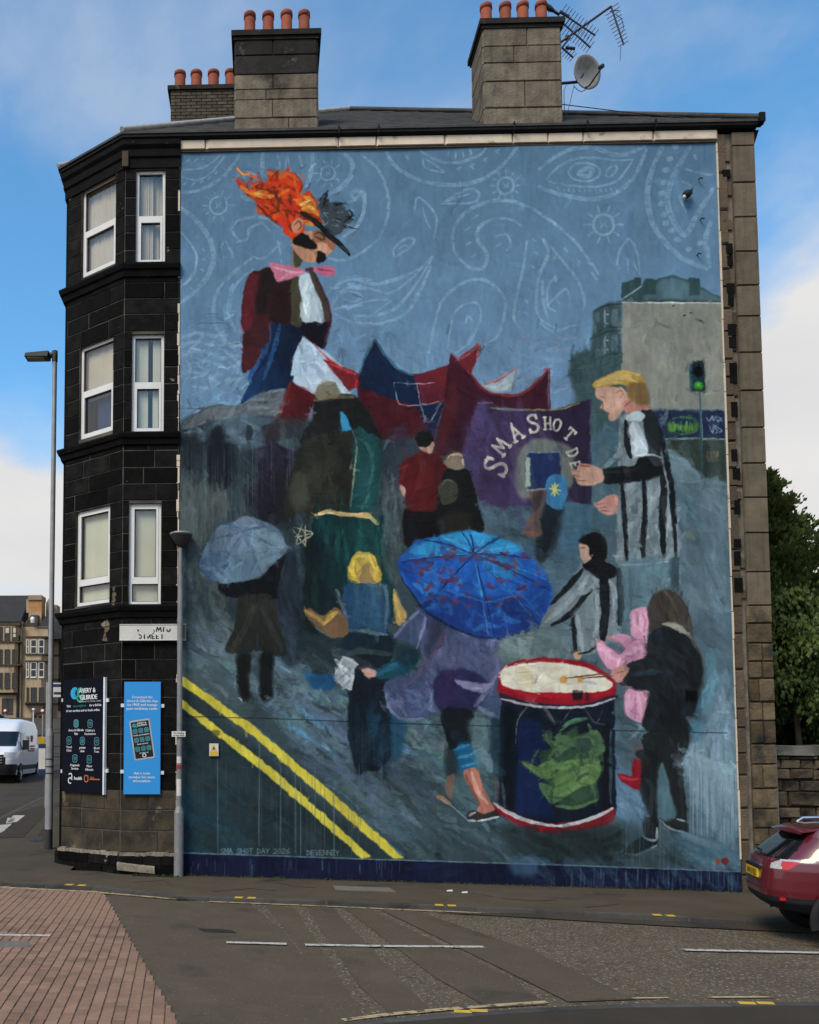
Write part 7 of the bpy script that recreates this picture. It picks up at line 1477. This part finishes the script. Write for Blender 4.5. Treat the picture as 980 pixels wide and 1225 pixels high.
for x in (.86,3.45):
    for s in (1,-1):
        wheel(car,pl,x,s*.875,.335,.21,s)
        b=MB(); n=18; v=[]
        for rr,d in ((.335,.02),(.345,.03),(.425,.028),(.44,.0)):
            for k in range(n): t=-.25+k*(math.pi+.5)/(n-1); v.append(pl((x+rr*math.cos(t),s*(.868+d),.335+rr*math.sin(t))))
        b.add(v,[(i*n+k,i*n+k+1,(i+1)*n+k+1,(i+1)*n+k) for i in range(3) for k in range(n-1)],True); b.build('wheel_arch','car_black',car)
        b=MB(); v=[pl((x,s*.872,.335))]+[pl((x+.345*math.cos(t),s*.872,.335+.345*math.sin(t))) for t in np.linspace(0,6.2832,25)[:-1]]; b.add(v,[(0,i,i%24+1) for i in range(1,25)]); b.build('arch_lining','car_black',car,fix=False)
# white van coming down the side street
q=at(22,937,(0,0,0),(.026,-.056,1)) ; vx=at(11,900,(0,15.5,0)); VX,VY=vx[0]-.75,15.5; vz=rz(VX,VY)+.02
vh=math.radians(-90+VANROT); pl2=placer((VX,VY),vh,vz)
van=thing('delivery_van','white high roofed delivery van with a black grille facing down the side street','van',(VX,VY,vz))
# local: x forward (front at x=0), body extends to x=-5.9
lv2=[(.28,-5.4,-.06,.93),(.5,-5.5,.0,.97),(.85,-5.5,.02,.98),(1.08,-5.5,-.10,.98),(1.22,-5.5,-.32,.97),(1.32,-5.5,-.58,.95),(1.75,-5.5,-1.05,.90),(1.95,-5.5,-1.3,.87),(2.15,-5.45,-1.65,.82),(2.26,-5.3,-2.1,.76),(2.30,-4.8,-2.6,.6)]
Vv=shell(lv2,7,96,50)
def clsv(c,t):
    x,y,z=c
    if t==-1: return 'body'
    if t==-2: return 'underside'
    if z<.66 and x>-.45: return 'front_bumper'
    if 1.25<z<1.80 and x>-1.5 and abs(y)<.84: return 'windscreen'
    if .62<z<.98 and x>-.5 and abs(y)<.60-.5*max(0,z-.85): return 'grille'
    if .86<z<1.06 and x>-.6 and abs(y)>=.56 and abs(y)<.99 and x>-.45: return 'headlight' if y>0 else 'headlight_b'
    if 1.25<z<1.75 and -2.2<x<-1.0-(z-1.25)*.7 and abs(y)>.8: return 'side_window'
    if .45<z<.62 : return 'side_strip'
    return 'body'
pv=shell_parts(Vv,clsv,pl2,van,dict(body='van_white',underside='car_black',front_bumper='car_black',windscreen='car_glass',grille='car_black',headlight='lens_clear',headlight_b='lens_clear',side_window='car_glass',side_strip='car_black'))
pv['headlight_b'].name='headlight'
for z in (.70,.79,.88): 
    b=MB(); b.tube([pl2((.0+.03,-.5,z)),pl2((.045,0,z)),pl2((.03,.5,z))],.014,5); b.build('grille_bar','alloy',van)
for s in (1,-1):
    b=MB(); b.box(-1.35,-1.15,s*1.08-.10,s*1.08+.10,1.15,1.50); b.v=[tuple(pl2(p)) for p in b.v]; b.build('wing_mirror','car_black',van)
    for x in (-.95,-4.6): wheel(van,pl2,x,s*.98,.35,.22,s)
b=MB(); b.box(.02,.045,-.26,.26,.50,.60); b.v=[tuple(pl2(p)) for p in b.v]; b.build('number_plate','print_white',van)
b=MB()
for k,(x,z,w_,h) in enumerate(((-3.0,1.62,.5,.14),(-3.0,1.5,.3,.1),(-3.3,1.3,.9,.05),(-3.3,1.2,.8,.05),(-2.9,1.12,1.3,.05))): b.box(x-w_/2,x+w_/2,1.004 if 0 else .985,1.006,z-h/2,z+h/2)
b.v=[tuple(pl2(p)) for p in b.v]; b.build('side_print','sticker_red',van)
# distant cars at the top of the side street, one shape with its own parts, copied
def small_car(name,label,mat,px,py,Y,head,group='parked cars at the top of the side street'):
    q=at(px,py,(0,Y,0)); z=gz(q[0],Y)-.05; P_=placer((q[0],Y),head,z); c=thing(name,label,'car',(q[0],Y,z),group)
    V=shell([(.25,0,4.2,.78),(.5,-.05,4.25,.86),(.8,0,4.2,.88),(.95,.1,4.0,.86),(1.2,.6,3.0,.75),(1.42,1.0,2.5,.62),(1.46,1.2,2.3,.5)],4,40,22)
    def k(c_,t):
        if t>=0 and .98<c_[2]<1.38 and .2<c_[0]: return 'windows'
        return 'body' if (t!=-2 and c_[2]>.4) else 'underside'
    shell_parts(V,k,P_,c,dict(body=mat,windows='car_glass',underside='car_black'))
    for x in (.8,3.3):
        for s in (1,-1): wheel(c,P_,x,s*.84,.31,.2,s)
    return c
small_car('parked_car','white car parked beyond the van, its roof showing above the van','van_white',14,858,62,math.radians(200))
small_car('parked_car','pale silver car parked across the street behind the tall lamp post','car_silver',44,876,44,math.radians(185))
# ---------------- SANDSTONE TENEMENTS UP THE STREET
YF=104.
def F_(px,py,Y=YF): q=at(px,py,(0,Y,0)); return q[0],q[2]
def pxr(mb,x0,x1,y0,y1,Y0,Y1): # box given by its picture edges at depth Y0 (front)
    a,zt=F_(x0,y0,Y0); c,zb=F_(x1,y1,Y0); mb.box(a,c,Y0,Y1,zb,zt)
def fwin(par,x0,x1,y0,y1,Y,frame='far_trim',sash=True,curtain=None):
    a,zt=F_(x0,y0,Y); c,zb=F_(x1,y1,Y); b=MB(); t=.07
    b.box(a-t,a,Y-.1,Y+.05,zb,zt); b.box(c,c+t,Y-.1,Y+.05,zb,zt); b.box(a-t,c+t,Y-.1,Y+.05,zt,zt+t); b.box(a-t,c+t,Y-.18,Y+.05,zb-.18,zb); wn=b.build('window',frame,par)
    zm=(zb+zt)/2
    for q in ((zb,zm),(zm,zt)): b=MB(); b.box(a,c,Y-.03,Y+.04,*q); b.build('pane','far_glass',wn)
    if sash: b=MB(); b.box(a,c,Y-.06,Y-.03,zm-.05,zm+.05); b.build('sash_bar',frame,wn)
    if curtain: b=MB(); zc=zb+(zt-zb)*curtain; b.box(a+.05,c-.05,Y-.05,Y-.032,zc,zt-.05); b.build('curtain','net_curtain',wn)
def bay(par,x0,x1,y0,y1,Y,out,mat):
    a,zt=F_(x0,y0,Y); c,zb=F_(x1,y1,Y); b=MB(); w_=(c-a); poly=[(a,Y+.2),(a+w_*.16,Y-out),(c-w_*.16,Y-out),(c,Y+.2)]; b.prism([(x,y,zb) for x,y in poly],(0,0,zt-zb)); return b.build('bay',mat,par)
t1=thing('sandstone_tenement','brown sandstone tenement with bay windows at the far left edge up the street','building',(F_(5,868)[0],YF+3,gz(-40,YF)))
b=MB(); pxr(b,-200,24,744,905,YF,YF+9); b.build('wall','far_stone',t1)
b=MB(); a,zt=F_(-200,745); c,_=F_(25.5,745); _,zr=F_(0,712.5,YF+4.5); b.add([(a,YF-.4,zt),(c,YF-.4,zt),(c,YF+9.4,zt),(a,YF+9.4,zt),(a,YF+4.5,zr),(c,YF+4.5,zr)],[(0,1,5,4),(2,3,4,5),(1,2,5),(3,0,4),(0,3,2,1)]); rf=b.build('roof','far_slate',t1)
bay(t1,-2,23,748,829,YF,1.0,'far_stone')
for (y0,y1) in ((750.5,765),(777.5,794),(805.5,822)):
    fwin(t1,6.3,11.2,y0,y1,YF-1.0,curtain=.5 if y0<760 else None); fwin(t1,15.3,19.3,y0,y1,YF-1.0,curtain=.2 if y0<760 else None); fwin(t1,.6,2.4,y0,y1,YF-1.0)
for k in range(1,5):
    s_=-46*k; bay(t1,-2+s_,23+s_,748,829,YF,1.0,'far_stone')
    for (y0,y1) in ((750.5,765),(777.5,794),(805.5,822)):
        for q in ((6.3,11.2),(15.3,19.3)): fwin(t1,q[0]+s_,q[1]+s_,y0,y1,YF-1.0)
fwin(t1,3.2,8,836.5,852.5,YF); fwin(t1,10,14.5,836.5,852.5,YF)
for q in ((-70,23,829.5,831.2,YF-.25,YF),(-4,24.2,767,768.5,YF-1.2,YF),(-4,24.2,794.8,796.3,YF-1.2,YF),(-4,24,745,748,YF-1.1,YF)): b=MB(); pxr(b,*q); b.build('string_course','far_trim',t1)
b=MB(); pxr(b,20.8,22,760,870,YF-.2,YF); b.build('downpipe','car_black',t1)
t2=thing('sandstone_tenement','sandstone tenement with an orange brick chimney and white framed bay windows','building',(F_(45,868)[0],YF+3,gz(-38,YF)))
b=MB(); pxr(b,24.2,58.2,750,905,YF+.4,YF+9); b.build('wall','far_stone',t2); bay(t2,29.5,55.5,762,842,YF+.4,1.0,'far_stone')
for i,(y0,y1) in enumerate(((766,781.5),(793,809.5),(823,839))):
    fr='upvc' if i<2 else 'far_trim'
    fwin(t2,37.6,43.2,y0,y1,YF-.6,fr); fwin(t2,47.2,52.2,y0,y1,YF-.6,fr); fwin(t2,32.6,34,y0,y1,YF-.6,fr)
for y in (781.7,790,839.8,761): b=MB(); pxr(b,30,55.5,y,y+1.5,YF-.8,YF+.4); b.build('string_course','far_trim',t2)
b=MB(); a,zt=F_(35,850); c,zb=F_(50,858); poly=[F_(31,842,YF-.4),F_(55,842,YF-.4),F_(47,853,YF-.4),F_(39,853,YF-.4)]; b.prism([(x,YF-.5,z) for x,z in poly],(0,.9,0)); b.build('corbel','far_trim',t2)
b=MB(); pxr(b,34.5,49.5,718,752,YF+1.5,YF+3.5); chf=b.build('chimney','far_brick',t2); b=MB(); pxr(b,33.5,49.8,712,717.5,YF+1.3,YF+3.7); b.build('cope','far_stone_pale',chf); b=MB(); pxr(b,31.5,34.5,717,733,YF+1.6,YF+3); pxr(b,34.6,49.4,732,752,YF+1.35,YF+1.5); b.build('chimney_flank','far_stone',chf)
b=MB(); poly=[F_(48,735),F_(48.5,717),F_(52,711.5),F_(55,716),F_(58,728),F_(58,735)]; b.prism([(x,YF+3,z) for x,z in poly],(0,1,0)); b.build('gablet','far_stone',t2)
b=MB(); pts=[F_(43.5,751),F_(53,731),F_(74,731),F_(84,742),F_(84,764),F_(57,764),F_(57,751)]; b.prism([(x,YF+.3+(.0 if z<F_(0,745)[1] else 1.6),z) for x,z in pts],(0,5,0)); b.build('roof','far_slate',t2)
b=MB(); poly=[F_(24.4,748),F_(36,735),F_(44,735),F_(44,751),F_(24.4,751)]; b.prism([(x,YF+.6,z) for x,z in poly],(0,3,0)); b.build('dormer','far_trim',t2)
b=MB(); b.tube([(*F_(39.5,744)[:1],YF-.1,F_(39.5,744)[1]-.1),(*F_(39.5,741)[:1],YF-.2,F_(39.5,741)[1])],.28,10); b.lathe((F_(39.5,741)[0],YF-.2,F_(39.5,741)[1]),[(.05,.1),(.25,.04),(.34,-.06)],14,'y'); b.build('satellite_dish','upvc',t2)
b=MB(); pxr(b,46.5,49,856,872,YF+.3,YF+.4); b.build('door','door_red',t2); b=MB(); pxr(b,38,43,855,872,YF+.3,YF+.4); b.build('close_entry','room',t2)
t3=thing('sandstone_tenement','pale yellow sandstone tenement glimpsed between the lamp post and the black corner','building',(F_(70,868)[0],YF+6,gz(-34,YF)))
b=MB(); pxr(b,58.4,100,764.5,905,YF+2,YF+9); b.build('wall','far_stone_pale',t3); b=MB(); pxr(b,70.3,72,767,850,YF+1.8,YF+2); b.build('downpipe','car_black',t3)
for y in (783,812,841): b=MB(); pxr(b,58.4,80,y,y+1.6,YF+1.8,YF+2); b.build('string_course','far_trim',t3)
b=MB(); b=MB(); pxr(b,64,68,723.5,735,YF+4,YF+6); b.build('chimney','far_stone_pale',t3)
for y in (788,817): fwin(t3,74,79,y,y+16,YF+2)
# street clutter far up
def rsign(px,py0,py1,Y,label,mat,disc):
    q=at(px,py1,(0,Y,0)); zt=at(px,py0,(0,Y,0))[2]; t=thing('road_sign',label,'road sign',(q[0],Y,q[2])); b=MB(); b.tube([(q[0],Y,min(q[2],gz(q[0],Y))-.1),(q[0],Y,zt)],.05,6); b.build('post','pole_grey',t)
    b=MB(); b.lathe((q[0],Y-.06,zt-disc*.2),[(disc,.02),(disc,-.02)],14,'y'); b.build('sign_disc',mat,t); b=MB(); b.lathe((q[0],Y-.09,zt-disc*.2),[(disc*.62,.01),(disc*.62,-.01)],14,'y'); b.build('sign_face','upvc',t)
rsign(6.3,850,862,60,'small round red rimmed road sign on a post above the white van','sticker_red',.2); rsign(51,850,868,48,'small round road sign beside the tall lamp post far up the street','sticker_red',.18)
q=at(40,850,(0,70,0)); b=MB(); b.tube([(q[0],70,gz(q[0],70)-.1),(q[0],70,q[2])],.07,8,r1=.05); b.lathe((q[0],70,q[2]),[(.05,-.05),(.14,0),(.16,.15),(.05,.22)],10); tag(b.build('bollard_light','upvc'),'slim white post with a pale top far up the side street','post')
q=at(47,890,(0,30,0)); z=gz(q[0],30); b=MB(); b.prism([(q[0]-.32,30,z),(q[0]+.3,30,z),(q[0]+.27,30,z+.85),(q[0]+.1,30,z+.95),(q[0]-.28,30,z+.9)],(0,.5,0)); tag(b.build('grit_bin','bag_yellow'),'small yellow grit bin on the kerb behind the bus stop','bin')
